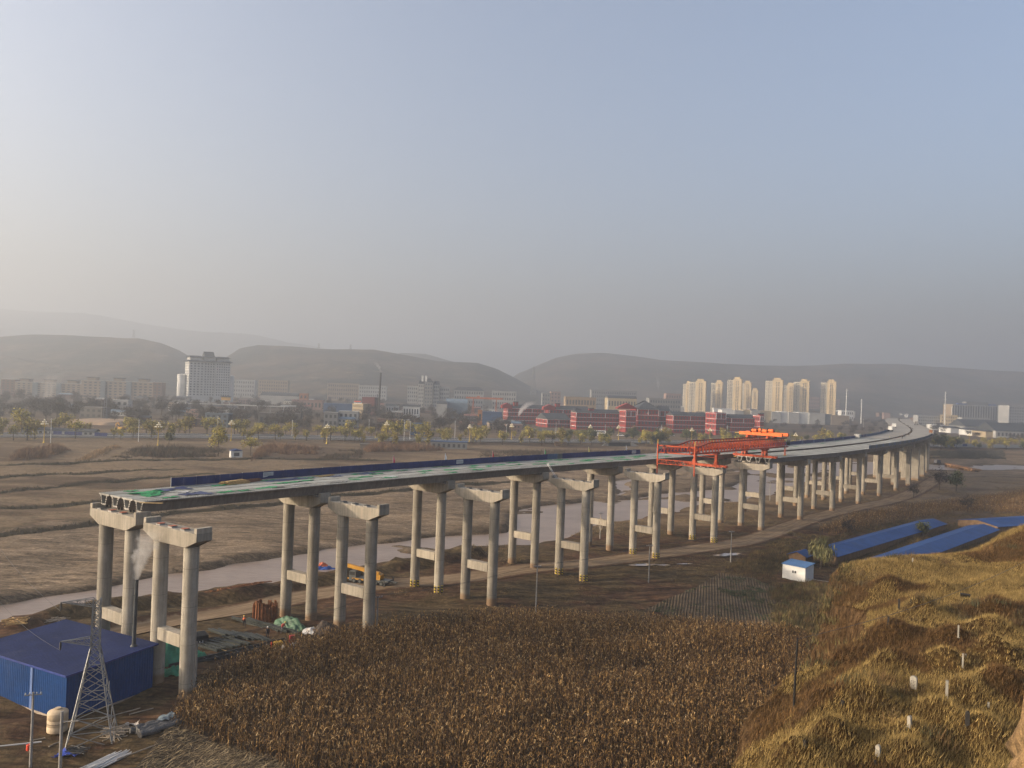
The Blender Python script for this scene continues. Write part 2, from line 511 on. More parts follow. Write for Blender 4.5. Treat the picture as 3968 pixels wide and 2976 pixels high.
# far plain: scrub, dust and gardens
far = t.ramp(yb, 560, 900)
c = t.mix(far, c, t.mix(t.ramp(t.noise(p, .012, 6, .65), .35, .65), (.040, .031, .020), (.095, .068, .043)))
# damp margins
wet = t.math('ADD', t.attr('d_river').outputs['Fac'], t.math('MULTIPLY', t.math('SUBTRACT', n1, .5), 16))
c = t.mul(c, t.ramp(wet, 1, 7, .62, 1.0))
bm_ = t.bump(t.math('ADD', t.math('MULTIPLY', n2, .7), t.math('ADD', t.math('MULTIPLY', n3, .18), t.math('MULTIPLY', track, .35))), .8, .5)
ground_mat = t.finish(c, .95, 0, bm_, .1)
g_me = np_mesh('ground', np.stack([fx, fy, fz], 1), Fg, ground_mat, smooth=True, attrs=att)
tag(obj('ground', g_me), 'bare brown valley floor of sand, soil and stubble fields', kind='structure')

# ------------------------------------------------------------------ river
t = NT('muddy_water')
p = t.pos()
rip = t.noise(t.mapping(p, (.35, 1.2, .3), (0, 0, math.radians(-27))), 1.3, 4, .6, .4)
cur = t.noise(t.mapping(p, (.02, .16, .3), (0, 0, math.radians(-27))), 1.0, 4, .55, .5)
c = t.mix(t.ramp(cur, .3, .7), (.190, .136, .100), (.245, .182, .138))
c = t.mul(c, t.ramp(rip, .3, .7, .84, 1.12))
water_mat = t.finish(c, .30, 0, t.bump(rip, .5, .15), .35)
m = MB(); m.quad((-600, 20, -.55), (1500, 20, -.55), (1500, 1100, -.55), (-600, 1100, -.55))
tag(m.build('river', water_mat), 'shallow muddy pinkish brown river winding under the viaduct', kind='structure')

# ------------------------------------------------------------------ sheets laid on the ground
def resample(L, step):
    L = np.asarray(L, float); out = []
    for a, b in zip(L[:-1], L[1:]):
        n = max(1, int(np.hypot(*(b-a))/step)); out += [a+(b-a)*k/n for k in range(n)]
    return np.array(out+[L[-1]])
def spline(L, step):
    """smooth a polyline by two rounds of corner cutting, then resample"""
    L = np.asarray(L, float)
    for _ in range(2):
        q = [L[0]]
        for a, b in zip(L[:-1], L[1:]): q += [a*.75+b*.25, a*.25+b*.75]
        L = np.array(q+[L[-1]])
    return resample(L, step)
def strip(name, L, offs, mat, lift=.06, zf=hz, attrs=False):
    """ribbon along a polyline; offs: lateral offsets of its rows"""
    L = np.asarray(L, float)
    T = np.gradient(L, axis=0); T /= np.linalg.norm(T, axis=1)[:, None]
    Nn = np.stack([T[:, 1], -T[:, 0]], 1)
    rows = [L + Nn*o for o in offs]
    V = np.concatenate([np.c_[r_, (zf(r_[:, 0], r_[:, 1]) if callable(zf) else zf)+lift] for r_ in rows])
    n = len(L); k = len(offs)
    Fa = np.array([(j*n+i, j*n+i+1, (j+1)*n+i+1, (j+1)*n+i) for j in range(k-1) for i in range(n-1)])
    dl = np.concatenate([np.full(n, o) for o in offs]); s = np.r_[0, np.cumsum(np.hypot(*np.diff(L, axis=0).T))]
    return np_mesh(name, V, Fa, mat, smooth=True, attrs={'across': dl, 'along': np.tile(s, k)})
def patch(name, L, mat, step=1.5, lift=.05, zf=hz, kind='structure', label=None):
    B = resample(np.vstack([L, L[:1]]), step)[:-1]
    x0, y0 = B.min(0); x1, y1 = B.max(0)
    xs, ys = np.meshgrid(np.arange(x0, x1, step), np.arange(y0, y1, step))
    xs, ys = xs.ravel(), ys.ravel()
    k = dpoly(xs, ys, B) < -.4*step
    pts = [Vector(b) for b in B] + [Vector(q) for q in zip(xs[k], ys[k])]
    nb = len(B)
    vo, eo, fo, *_ = geometry.delaunay_2d_cdt(pts, [(i, (i+1) % nb) for i in range(nb)], [], 1, 1e-5)
    A = np.array([tuple(v) for v in vo])
    V = np.c_[A, zf(A[:, 0], A[:, 1])+lift]
    Fa = np.array([f if len(f) == 3 else f[:3] for f in fo])
    return tag(obj(name, np_mesh(name, V, Fa, mat, smooth=True)), label, kind=kind)

t = NT('packed_dirt')
p = t.pos()
ac = t.attr('across').outputs['Fac']; al = t.attr('along').outputs['Fac']
cb = t.n('ShaderNodeCombineXYZ'); t.set(cb.inputs[0], t.math('MULTIPLY', al, .05)); t.set(cb.inputs[1], t.math('MULTIPLY', ac, .9))
rut = t.noise(cb.outputs[0], 1.6, 4, .6, .3)
n2 = t.noise(p, .8, 5, .6)
c = t.mix(t.ramp(rut, .35, .65), (.150, .104, .062), (.255, .186, .118))
c = t.mul(c, t.ramp(n2, .25, .75, .85, 1.1))
edge = t.math('ADD', t.math('ABSOLUTE', ac), t.math('MULTIPLY', t.math('SUBTRACT', n2, .5), 2.6))
c = t.mix(t.ramp(edge, 3.0, 3.9), c, (.085, .048, .028))
dirt_mat = t.finish(c, .95, 0, t.bump(t.math('ADD', rut, t.math('MULTIPLY', n2, .5)), .7, .25), .1)
tag(obj('dirt_road', strip('dirt_road', spline(ROAD, 1.2), [-4.3, -3.2, -2.1, -1.0, 0, 1.0, 2.1, 3.2, 4.3], dirt_mat, .07)), 'rutted tan dirt track running beside the pier feet', kind='structure')

# puddles beside the track
pud = M('puddle_water', (.30, .24, .20), .08, .1, .3, spec=.6)
for (px, py, a, b, r_) in [(2490,2191,3.4,1.0,.3),(2573,2192,1.6,.5,.2),(2655,2187,2.0,.5,.25),(2820,2151,4.6,1.3,.5)]:
    q = P(px, py)
    m = MB(); k = 22
    m.add([(a*math.cos(2*pi*i/k)*(1+.22*math.sin(3*i+px)), b*math.sin(2*pi*i/k)*(1+.25*math.cos(2*i+py)), 0) for i in range(k)], [tuple(range(k))])
    tag(m.build('puddle', pud, loc=(q.x, q.y, q.z+.16), rot=(0, 0, r_)), kind='structure')

t = NT('ploughed_plot')
p = t.pos()
row = t.n('ShaderNodeTexWave', wave_type='BANDS', bands_direction='X'); t.set(row.inputs['Vector'], t.mapping(p, (1, 1, 1), (0, 0, math.radians(14))))
row.inputs['Scale'].default_value = .58; row.inputs['Distortion'].default_value = 1.2; row.inputs['Detail'].default_value = 2
n2 = t.noise(p, .5, 5, .6)
c = t.mix(t.ramp(n2, .3, .7), (.082, .058, .036), (.135, .100, .063))
c = t.mul(c, t.ramp(row.outputs['Fac'], .15, .75, .80, 1.05))
plot_mat = t.finish(c, .95, 0, t.bump(row.outputs['Fac'], .8, .2), .1)
patch('vegetable_plot', PLOT, plot_mat, 1.2, .07, label='ploughed grey brown garden plot in narrow rows')
cut_mat = M('trodden_stubble', (.050, .036, .021), .95, .35, .5, fine=.4, bump=.08)
patch('harvested_plot', CORN_CUT, cut_mat, 1.5, .06, label='harvested strip strewn with cut stalks beside the standing maize')
soil_dark = M('field_soil', (.040, .026, .016), .95, .3, .4, fine=.3)
patch('maize_field_soil', CORN, soil_dark, 2.0, .05, label='dark soil under the standing maize')

# highway: two carriageways with kerbs, median and white markings
asph = M('old_asphalt', (.085, .082, .078), 1.0, .12, .3, fine=.15, spec=.05)
kerb = M('kerb_stone', (.30, .295, .28), .85, .1, .5)
paint = M('road_paint', (.72, .72, .70), .7, .08, .5)
verge = M('verge_soil', (.07, .055, .03), .95, .3, .3, fine=.25)
HL = spline(HWY, 14)
def zh(x, y): return 2.6*smooth((40-x)/260)+1.6
tag(obj('highway', strip('highway', HL, [-17, -11, -3, 3, 11, 17], asph, .25, zh)), 'grey asphalt dual carriageway along the far bank', kind='structure')
tag(obj('median_strip', strip('median_strip', HL, [-2.2, 2.2], verge, .29, zh)), 'planted median of the highway', kind='structure')
for o in (-17.2, -2.4, 2.4, 17.2):
    me = strip('kerb', HL, [o-.25, o-.2, o+.2, o+.25], kerb, .25, zh)
    co = np.empty(len(me.vertices)*3, np.float32); me.vertices.foreach_get('co', co); co = co.reshape(-1, 3)
    n = len(HL); co[n:3*n, 2] += .18; me.vertices.foreach_set('co', co.ravel())
    tag(obj('kerb', me), kind='structure')
for o in (-16.3, -3.2, 3.2, 16.3):
    tag(obj('edge_line', strip('edge_line', HL, [o-.12, o+.12], paint, .262, zh)), kind='structure')
for o in (-9.6, 9.6):
    V, Fa = [], []
    L = resample(HL, 6); T = np.gradient(L, axis=0); T /= np.linalg.norm(T, axis=1)[:, None]; Nn = np.stack([T[:, 1], -T[:, 0]], 1)
    for i in range(0, len(L)-1, 2):
        a, b, n_ = L[i]+Nn[i]*o, L[i+1]+Nn[i+1]*o, Nn[i]*.1
        z = float(zh(a[0], a[1]))+.262
        k = len(V); V += [(*(a-n_), z), (*(b-n_), z), (*(b+n_), z), (*(a+n_), z)]; Fa.append((k, k+1, k+2, k+3))
    tag(obj('lane_dashes', np_mesh('lane_dashes', np.array(V), np.array(Fa), paint)), kind='structure')

# ------------------------------------------------------------------ hills
t = NT('loess_hill')
p = t.pos()
sep = t.n('ShaderNodeSeparateXYZ'); t.set(sep.inputs[0], p)
n1 = t.noise(p, .006, 6, .62); n2 = t.noise(p, .03, 5, .6)
tz = t.math('ADD', sep.outputs[2], t.math('MULTIPLY', n1, 40))
w = t.n('ShaderNodeTexWave', wave_type='BANDS', bands_direction='Z')
cv = t.n('ShaderNodeCombineXYZ'); t.set(cv.inputs[2], tz); t.set(w.inputs['Vector'], cv.outputs[0])
w.inputs['Scale'].default_value = .035; w.inputs['Distortion'].default_value = 0
c = t.mix(t.ramp(n1, .40, .62), (.034, .034, .024), (.095, .070, .048))
c = t.mix(t.math('MULTIPLY', t.ramp(w.outputs['Fac'], .80, .97), t.ramp(n2, .52, .68, 0, .55)), c, (.17, .13, .092))
c = t.mul(c, t.ramp(n2, .25, .75, .7, 1.2))
hill_mat = t.finish(c, .95, 0, t.bump(n2, .8, 8.0), .05)
def hill(name, ridge, Yr, front, label, rough=1.0, seed=0, back=900):
    """ridge: pixels of the skyline; Yr: distance of the crest; front: how far its slope runs towards the valley"""
    R = np.array([tuple(at(px, py, Yr + 120*math.sin(px*.004+seed))) for px, py in ridge])
    s = np.r_[0, np.cumsum(np.hypot(*np.diff(R[:, :2], axis=0).T))]
    n = 150; ss = np.linspace(0, s[-1], n)
    X, Yc, Z = (np.interp(ss, s, R[:, i]) for i in range(3))
    Z = Z + fbm(ss, ss*0, 260, 4, seed)*14*rough
    ts = np.r_[np.linspace(-1, 0, 34), np.linspace(.12, 1, 8)]
    V = []
    for tt in ts:
        f = front if tt < 0 else back
        gul = fbm(ss + tt*60, np.full(n, tt*900.), 330, 4, seed+3)
        yy = Yc + tt*f + (gul*260*abs(tt) if tt < 0 else 0)
        prof = (1-abs(tt))**(1.15 if tt < 0 else .8)
        ter = Z*prof*(1 + gul*.85*abs(tt)*(1-abs(tt))*2.2)
        V.append(np.c_[X*(1+tt*f/Yr*.6), yy, ter - 3*abs(tt)])
    V = np.concatenate(V)
    Fa = np.array([(j*n+i, j*n+i+1, (j+1)*n+i+1, (j+1)*n+i) for j in range(len(ts)-1) for i in range(n-1)])
    return tag(obj(name, np_mesh(name, V, Fa, hill_mat, smooth=True)), label, kind='structure')
hill('hill', [(-700,1340),(-300,1318),(0,1308),(120,1300),(260,1299),(420,1304),(540,1312),(620,1330),(700,1362),(760,1398),(830,1446),(900,1490),(960,1520)], 2250, 850, 'long flat topped hill behind the town on the left', .4, 1)
hill('hill', [(780,1500),(860,1395),(930,1352),(1000,1338),(1150,1341),(1300,1353),(1450,1357),(1560,1377),(1700,1400),(1850,1408),(1930,1432),(2000,1466),(2060,1500),(2110,1530)], 2450, 950, 'broad hill behind the factory chimney', .4, 5)
hill('hill', [(1300,1420),(1450,1385),(1560,1368),(1650,1372),(1750,1400),(1850,1440),(1950,1480)], 3500, 700, 'pale knoll peeping over the middle hill', .5, 9)
hill('hill', [(1930,1520),(2000,1450),(2070,1422),(2150,1388),(2230,1371),(2330,1368),(2450,1378),(2560,1394),(2750,1405),(2950,1416),(3100,1420),(3260,1411),(3420,1408),(3560,1415),(3700,1424),(3968,1442),(4400,1470),(4900,1500)], 3300, 1200, 'wide hill behind the apartment towers', .5, 12)
hill('hill', [(-900,1170),(-400,1180),(0,1196),(180,1212),(330,1216),(480,1238),(600,1262),(720,1280),(860,1290),(1000,1300),(1150,1330),(1400,1380)], 5600, 1600, 'distant mountain ridge fading into the haze', .8, 17, 1200)
# ------------------------------------------------------------------ grave terrace
hx, hy = np.arange(-6, 128, .5), np.arange(24, 134, .5)
HX, HY = np.meshgrid(hx, hy); ax_, ay_ = HX.ravel(), HY.ravel()
dz_ = dpoly(ax_, ay_, RIM)
az_ = hh(ax_, ay_)
_st = smooth((dz_+.5)/1.5)*smooth((6-dz_)/3)
ax_ = ax_ + _st*fbm(az_*1.0+ay_, ay_*.6, 2.6, 4, 33)*2.0; ay_ = ay_ + _st*fbm(az_*1.1+HX.ravel(), HX.ravel()*.6, 2.2, 4, 35)*1.6
nx = len(hx)
jj = (np.arange(len(hy)-1)[:, None]*nx + np.arange(nx-1)[None, :]).ravel()
Fh = np.stack([jj, jj+1, jj+nx+1, jj+nx], 1)
keep = (dz_[Fh].max(1) < 15) & (az_[Fh].min(1) > -5.5)
Fh = Fh[keep]
t = NT('terrace_earth')
p = t.pos()
n1 = t.noise(p, .12, 5, .6); n2 = t.noise(p, .9, 5, .65); n3 = t.noise(t.mapping(p, (1, 1, .22)), 1.6, 6, .75, 1.0)
nz_ = t.n('ShaderNodeSeparateXYZ'); t.set(nz_.inputs[0], t.n('ShaderNodeNewGeometry').outputs['Normal'])
flat = t.math('ADD', nz_.outputs[2], t.math('MULTIPLY', t.math('SUBTRACT', n2, .5), .35))
turf = t.mix(t.ramp(n1, .35, .65), (.060, .032, .012), (.110, .066, .023))
turf = t.mul(turf, t.ramp(n2, .25, .75, .7, 1.2))
earth = t.mix(t.ramp(n3, .3, .7), (.075, .042, .019), (.185, .115, .055))
earth = t.mix(t.ramp(n1, .55, .7, 0, .8), earth, (.17, .070, .034))
c = t.mix(t.ramp(flat, .62, .76), earth, turf)
c = t.mul(c, t.ramp(t.noise(t.mapping(p, (1, 1, .12)), 3.2, 4, .6, .5), .36, .5, .55, 1.06))
terr_mat = t.finish(c, .95, 0, t.bump(t.math('ADD', t.math('MULTIPLY', n3, 1.6), n2), 1.0, .8), .05)
hill_o = tag(obj('grave_terrace', np_mesh('grave_terrace', np.c_[ax_, ay_, az_], Fh, terr_mat, smooth=True)), 'grassy loess terrace with steep earth sides', kind='structure')

# sunlit earth pillar at the right edge of view
m = MB()
prof = []
me = bpy.data.meshes.new('earth_pillar')
bmx = bmesh.new()
pc = at(4050, 2650, 26)
nseg, nlev = 40, 46
vv = []
for j in range(nlev):
    zz = 10 + (CAMZ-4.6-10)*j/(nlev-1)
    for i in range(nseg):
        a = 2*pi*i/nseg
        rr = 1.15 - .0*j + 1.1*fbm(np.array([math.cos(a)*2.2+j*.05]), np.array([zz*1.1+math.sin(a)*2.2]), 1.6, 5, 41)[0] - .8*(j/(nlev-1))**4 + .5*(1-j/(nlev-1))
        vv.append((pc.x+math.cos(a)*rr*1.0+.02*j, pc.y+math.sin(a)*rr*1.3, zz))
Fp = np.array([(j*nseg+i, j*nseg+(i+1) % nseg, (j+1)*nseg+(i+1) % nseg, (j+1)*nseg+i) for j in range(nlev-1) for i in range(nseg)])
bare_earth = M('bare_loess', (.20, .128, .060), .95, .4, 2.2, bump=.4, bscale=4.0, fine=.4)
tag(obj('earth_pillar', np_mesh('earth_pillar', np.array(vv), Fp, bare_earth, smooth=True)), 'tall crumbling pillar of yellow earth at the right edge', kind='structure')

# ------------------------------------------------------------------ viaduct
HEAD = [54.9, 53.1, 51.5, 50.1, 49.3, 49.1, 49.2, 49.6, 50.3, 51.4, 52.7, 54.4, 56.1, 57.8, 59.5, 61.1, 62.5, 63.8, 65.0, 65.6, 66.0, 66.0, 66.0, 66.0, 66.0, 65.5, 65, 64.5, 64, 64, 64, 64]
NB = len(HEAD)+1
cx, cy_ = -45.13, 100.38
CEN = [(cx, cy_)]
for h in HEAD:
    cx += 30*math.cos(math.radians(h)); cy_ += 30*math.sin(math.radians(h)); CEN.append((cx, cy_))
HD = [math.radians(HEAD[0])] + [math.radians((a+b)/2) for a, b in zip(HEAD[:-1], HEAD[1:])] + [math.radians(HEAD[-1])]
OFF = 6.45
def node(i, side, lat=0.0):
    """plan point of bent i (0-based) on carriageway side ('N' near, 'F' far), plus a lateral offset towards the viewer's right"""
    h = HD[i]; o = (OFF if side == 'N' else -OFF) + lat
    return Vector((CEN[i][0] + math.sin(h)*o, CEN[i][1] - math.cos(h)*o, 0))
def ztop(i, side):
    """height of the column tops"""
    q = node(min(i, 8), side)
    z = 17.0 - .023*q.x + .0104*q.y
    z += .38*max(0, 1-i/6.5) - .03
    if i > 22: z -= .012*(i-22)**2*1.0
    return z
CAPH, GIRH, BEAR = 1.9, 1.50, .42
def zdeck(i, side): return ztop(i, side) + CAPH + BEAR + GIRH

# concrete
def concrete(name, a, b, stain=.35, rust=0.0, foot=False):
    t = NT(name)
    p = t.pos()
    n1 = t.noise(p, .35, 5, .6); n2 = t.noise(t.mapping(p, (1.6, 1.6, .12)), 1.6, 5, .65)
    n3 = t.noise(p, 5, 4, .6)
    c = t.mix(t.ramp(n1, .3, .7), a, b)
    c = t.mul(c, t.ramp(n2, .38, .62, 1-stain, 1.04))
    c = t.mul(c, t.ramp(n3, .25, .75, .93, 1.05))
    if rust: c = t.mix(t.ramp(n2, .56, .70, 0, rust), c, (.30, .20, .12))
    c = t.mul(c, t.ramp(t.n('ShaderNodeObjectInfo').outputs['Random'], 0, 1, .80, 1.10))
    sep = t.n('ShaderNodeSeparateXYZ'); t.set(sep.inputs[0], t.pos('object'))
    if foot:
        # mud line on the feet and pour joints
        z = t.math('ADD', sep.outputs[2], t.math('MULTIPLY', n1, 1.6))
        c = t.mix(t.ramp(z, 2.7, 1.9, 0, .75), c, (.20, .115, .055))
        jn = t.math('FRACT', t.math('DIVIDE', sep.outputs[2], 4.5))
        c = t.mul(c, t.ramp(t.math('ABSOLUTE', t.math('SUBTRACT', jn, .5)), 0, .012, .62, 1.0))
    return t.finish(c, .88, 0, t.bump(n3, .25, .02), .25)
conc_col = concrete('column_concrete', (.262, .235, .190), (.355, .321, .264), .22, foot=True)
conc_cap = concrete('cap_concrete', (.295, .262, .208), (.36, .322, .262), .20, .22)
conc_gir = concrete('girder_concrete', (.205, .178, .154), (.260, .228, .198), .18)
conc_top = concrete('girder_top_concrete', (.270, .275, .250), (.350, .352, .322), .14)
conc_new = concrete('pale_concrete', (.30, .285, .255), (.38, .365, .33), .12)
t = NT('deck_dust')
p = t.pos(); n1 = t.noise(p, .12, 5, .6); n2 = t.noise(p, 1.5, 5, .65)
c = t.mix(t.ramp(n1, .3, .7), (.24, .225, .200), (.325, .305, .272)); c = t.mul(c, t.ramp(n2, .25, .75, .85, 1.08)); c = t.mul(c, t.ramp(t.noise(t.mapping(p, (.02, .5, .1), (0, 0, math.radians(-58))), 1.0, 4, .6, .5), .35, .6, .80, 1.05))
deck_mat = t.finish(c, .92, 0, None, .2)
rubber = M('black_rubber', (.02, .02, .02), .7, .2, 2)
rust_plate = M('rusty_plate', (.33, .11, .06), .7, .3, 3)
steel_dark = M('dark_steel', (.07, .07, .07), .55, .2, 2, metal=.5)

CAPL, COLD, COLS = 11.2, 1.78, 6.3
def cap_mesh():
    h = CAPL/2
    m = MB()
    # tapered hammerhead, chamfered edges: profile in the transverse plane, bevelled along the bridge axis
    pf = [(-h, CAPH), (-h, CAPH-.95), (-h+2.2, 0), (h-2.2, 0), (h, CAPH-.95), (h, CAPH)]
    m.prism(pf, 'x', -1.05, 1.05)
    me = m.mesh('pier_cap', conc_cap)
    bm = bmesh.new(); bm.from_mesh(me)
    bmesh.ops.bevel(bm, geom=[e for e in bm.edges], offset=.045, segments=1, affect='EDGES', clamp_overlap=True)
    bm.to_mesh(me); bm.free()
    return me
def bevel_me(me, off):
    bm = bmesh.new(); bm.from_mesh(me)
    bmesh.ops.bevel(bm, geom=[e for e in bm.edges], offset=off, segments=1, affect='EDGES', clamp_overlap=True)
    bm.to_mesh(me); bm.free()
    return me
CAP = cap_mesh()
KEY = bevel_me(MB().box(-1.02, 1.02, -.27, .27, 0, .62).mesh('shear_key', conc_cap), .03)
def bearing(pl):
    m = MB(); m.mi = 0; m.box(-.42, .42, -.42, .42, 0, .14); m.mi = 1; m.box(-.33, .33, -.33, .33, .141, .20)
    m.mi = 2; m.box(-.40, .40, -.36, .36, .201, .235)
    return m.mesh('bearing_pad', [conc_new, rubber, pl])
PAD_R, PAD_D = bearing(rust_plate), bearing(steel_dark)
_colme = {}
def column_me(h):
    k = round(h, 1)
    if k not in _colme:
        m = MB(); n = 28; pr = [(COLD/2, 0)]
        m.lathe([(COLD/2, 0), (COLD/2, k*.33-.01), (COLD/2-.015, k*.33), (COLD/2, k*.33+.01), (COLD/2, k*.66-.01), (COLD/2-.015, k*.66), (COLD/2, k*.66+.01), (COLD/2, k)], n)
        _colme[k] = m.mesh('column', conc_col, True)
    return _colme[k]
ORD = ['first', 'second', 'third', 'fourth', 'fifth', 'sixth', 'seventh', 'eighth', 'ninth', 'tenth', 'eleventh', 'twelfth', 'thirteenth', 'fourteenth', 'fifteenth', 'sixteenth', 'seventeenth', 'eighteenth', 'nineteenth', 'twentieth', 'twenty-first', 'twenty-second', 'twenty-third', 'twenty-fourth']
for i in range(0, 23):
    for side in 'NF':
        q = node(i, side); zt = ztop(i, side); h = HD[i]
        if i < 5: st = 'bare-topped ' if side == 'N' else ''
        else: st = ''
        row = 'near' if side == 'N' else 'far'
        lab = f'{st}twin-column concrete pier, {ORD[i]} from the open bridge end in the {row} row'
        r_ = empty('bridge_pier', (q.x, q.y, zt), h, lab, 'bridge pier', 'concrete piers of the viaduct')
        # local axes: x along the bridge, y to the left of travel
        big = i in (13, 14) 
        zc = zt
        if not big:
            obj('pier_cap', CAP, r_, (0, 0, .0))
            base = []
            for s in (-1, 1):
                lx = Vector((math.sin(h)*s*COLS/2, -math.cos(h)*s*COLS/2, 0))
                gb = gz0(q.x+lx.x, q.y+lx.y) - .4
                base.append(gb)
                if i == 12:
                    m = MB(); m.box(-.95, .95, -1.0, 1.0, 0, zt-gb+.02); obj('column', bevel_me(m.mesh('column', conc_col), .12), r_, (0, -s*COLS/2, gb-zt))
                else:
                    o = obj('column', column_me(zt-gb+.02), r_, (0, -s*COLS/2, gb-zt))
            tz_ = -(zt-max(base))*.63
            if i < 12:
                m = MB(); m.box(-.62, .62, -COLS/2+COLD/2-.12, COLS/2-COLD/2+.12, -.75, .75)
                obj('tie_beam', bevel_me(m.mesh('tie_beam', conc_cap), .05), r_, (0, 0, tz_))
        else:
            gb = gz0(q.x, q.y)-.4
            m = MB(); m.box(-1.25, 1.25, -4.1, 4.1, 0, zt-gb); obj('wall_pier', bevel_me(m.mesh('wall_pier', conc_col), .3), r_, (0, 0, gb-zt))
            obj('pier_cap', CAP, r_, (0, 0, 0))
        if i < 13:
            for s in (-1, 1):
                obj('shear_key', KEY, r_, (0, s*(CAPL/2-.30), CAPH))
            if side == 'N' and i < 6:
                for k in range(3):
                    obj('bearing_pad', PAD_R if i == 0 else PAD_D, r_, (-.45, 2.7-k*2.55, CAPH))
            if i == 0 and side == 'F':
                for k in range(3):
                    obj('bearing_pad', PAD_R if k else PAD_D, r_, (-.5, 3.5-k*2.6, CAPH))
        # yellow and black guards on the feet near the track
        
# box girders ------------------------------------------------------------
GW, GP = 2.55, 2.86
def girder_me(L, wet):
    """open-ended box girder with cantilever flanges; wet: the end shows its hollow"""
    m = MB()
    out = [(-GW/2, GIRH), (-GW/2, GIRH-.16), (-.86, GIRH-.26), (-.50, 0), (.50, 0), (.86, GIRH-.26), (GW/2, GIRH-.16), (GW/2, GIRH)]
    inn = [(-.62, GIRH-.22), (-.36, .2), (.36, .2), (.62, GIRH-.22)]
    n = len(out)
    # shell
    V = [(0, -y, z) for y, z in out] + [(L, -y, z) for y, z in out]
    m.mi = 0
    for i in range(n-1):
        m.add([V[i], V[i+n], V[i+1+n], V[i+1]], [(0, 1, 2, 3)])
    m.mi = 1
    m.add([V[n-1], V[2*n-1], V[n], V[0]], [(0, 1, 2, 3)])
    # ends: ring of concrete round a recessed hollow
    m.mi = 2
    for xx, s in ((0, 1), (L, -1)):
        o = [(xx, -y, z) for y, z in out]; q = [(xx, -y, z) for y, z in inn]; b = [(xx+s*1.6, -y, z) for y, z in inn]
        m.add(o[0:3]+[q[0]], [(0, 1, 2, 3)]); m.add([o[2], o[3], q[1], q[0]], [(0, 1, 2, 3)])
        m.add([o[3], o[4], q[2], q[1]], [(0, 1, 2, 3)]); m.add([o[4], o[5], q[3], q[2]], [(0, 1, 2, 3)])
        m.add([o[5], o[6], o[7], q[3]], [(0, 1, 2, 3)]); m.add([o[7], o[0], q[0], q[3]], [(0, 1, 2, 3)])
        for k in range(4):
            m.add([q[k], q[(k+1) % 4], b[(k+1) % 4], b[k]], [(0, 1, 2, 3)])
        m.add(b, [(0, 1, 2, 3)])
    me = bpy.data.meshes.new('box_girder'); me.from_pydata(m.v, [], m.f)
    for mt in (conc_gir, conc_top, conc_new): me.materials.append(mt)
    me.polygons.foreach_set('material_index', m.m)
    bm = bmesh.new(); bm.from_mesh(me); bmesh.ops.remove_doubles(bm, verts=bm.verts, dist=1e-4); bmesh.ops.recalc_face_normals(bm, faces=bm.faces); bm.to_mesh(me); bm.free()
    return me
GIR = girder_me(29.88, True)
# anchor studs on the open end, temporary jacks below
m = MB()
for y in (-.7, .7):
    for z in (.35, .65, .95): m.tube([(-.12, y*(1-.18*(1-z)), z), (.03, y*(1-.18*(1-z)), z)], .07, 8)
ANCH = m.mesh('anchor_studs', steel_dark)
m = MB()
for y in (-.36, .36): m.tube([(.75, y, -BEAR), (.75, y, .0)], .14, 10)
JACK = m.mesh('sand_jacks', rubber)
m = MB(); m.mi = 0; m.box(-.4, .4, -.42, .42, -BEAR+.002, -.12); m.mi = 1; m.box(-.32, .32, -.34, .34, -.119, -.002); BLK = m.mesh('bearing_block', [conc_new, rubber])
rebar = M('rebar', (.085, .062, .05), .7, .2, 3, metal=.3)
def stirrups(L, y, z0, hgt, step=.22):
    m = MB()
    for k in range(int(L/step)):
        x = .2+k*step + random.uniform(-.03, .03); hh_ = hgt*random.uniform(.8, 1.15); lean = random.uniform(-.05, .05)
        a, b = (x, y, z0), (x+lean, y+random.uniform(-.03, .03), z0+hh_)
        m.add([(a[0]-.012, a[1], a[2]), (a[0]+.012, a[1], a[2]), (b[0]+.012, b[1], b[2]), (b[0]-.012, b[1], b[2])], [(0, 1, 2, 3)])
    return m.mesh('stirrups', rebar)
STIR_N, STIR_N2, STIR_F = stirrups(29.6, -.9, GIRH, .26, .2), stirrups(29.6, -1.12, GIRH, .22, .25), stirrups(29.6, 1.15, GIRH, .25, .3)
POS = ['outer far-edge', 'second', 'third', 'near-edge']
def put_girder(i, side, k):
    lat = (k-1.5)*GP
    a, b = node(i, side, lat), node(i+1, side, lat)
    za, zb = ztop(i, side)+CAPH+BEAR, ztop(i+1, side)+CAPH+BEAR
    hd = math.atan2(b.y-a.y, b.x-a.x); L = math.hypot(b.x-a.x, b.y-a.y)
    row = 'far' if side == 'F' else 'near'
    root = empty('box_girder', (a.x + math.cos(hd)*.06, a.y + math.sin(hd)*.06, za), hd,
                 f'long grey box girder, {POS[k]} one in the {ORD[i]} span of the {row} carriageway', 'girder', 'box girders lying on the viaduct piers')
    root.rotation_euler = (0, -math.atan2(zb-za, L), hd)
    root.scale = (L/30.0, 1, 1)
    obj('beam', GIR, root)
    obj('bearing_block', BLK, root, (29.15, 0, 0))
    if not ((side == 'F' and i == 0) or (side == 'N' and i == 6)): obj('bearing_block', BLK, root, (.75, 0, 0))
    if side == 'F' and i < 6:
        if k == 3: obj('stirrups', STIR_N, root); obj('stirrups', STIR_N2, root)
        if k == 0 and i < 3: obj('stirrups', STIR_F, root)
    if (side == 'F' and i == 0) or (side == 'N' and i == 6):
        obj('anchor_studs', ANCH, root); obj('sand_jacks', JACK, root)
    return root
for i in range(0, 12):
    for k in range(4): put_girder(i, 'F', k)
for i in range(6, 12):
    for k in range(4): put_girder(i, 'N', k)
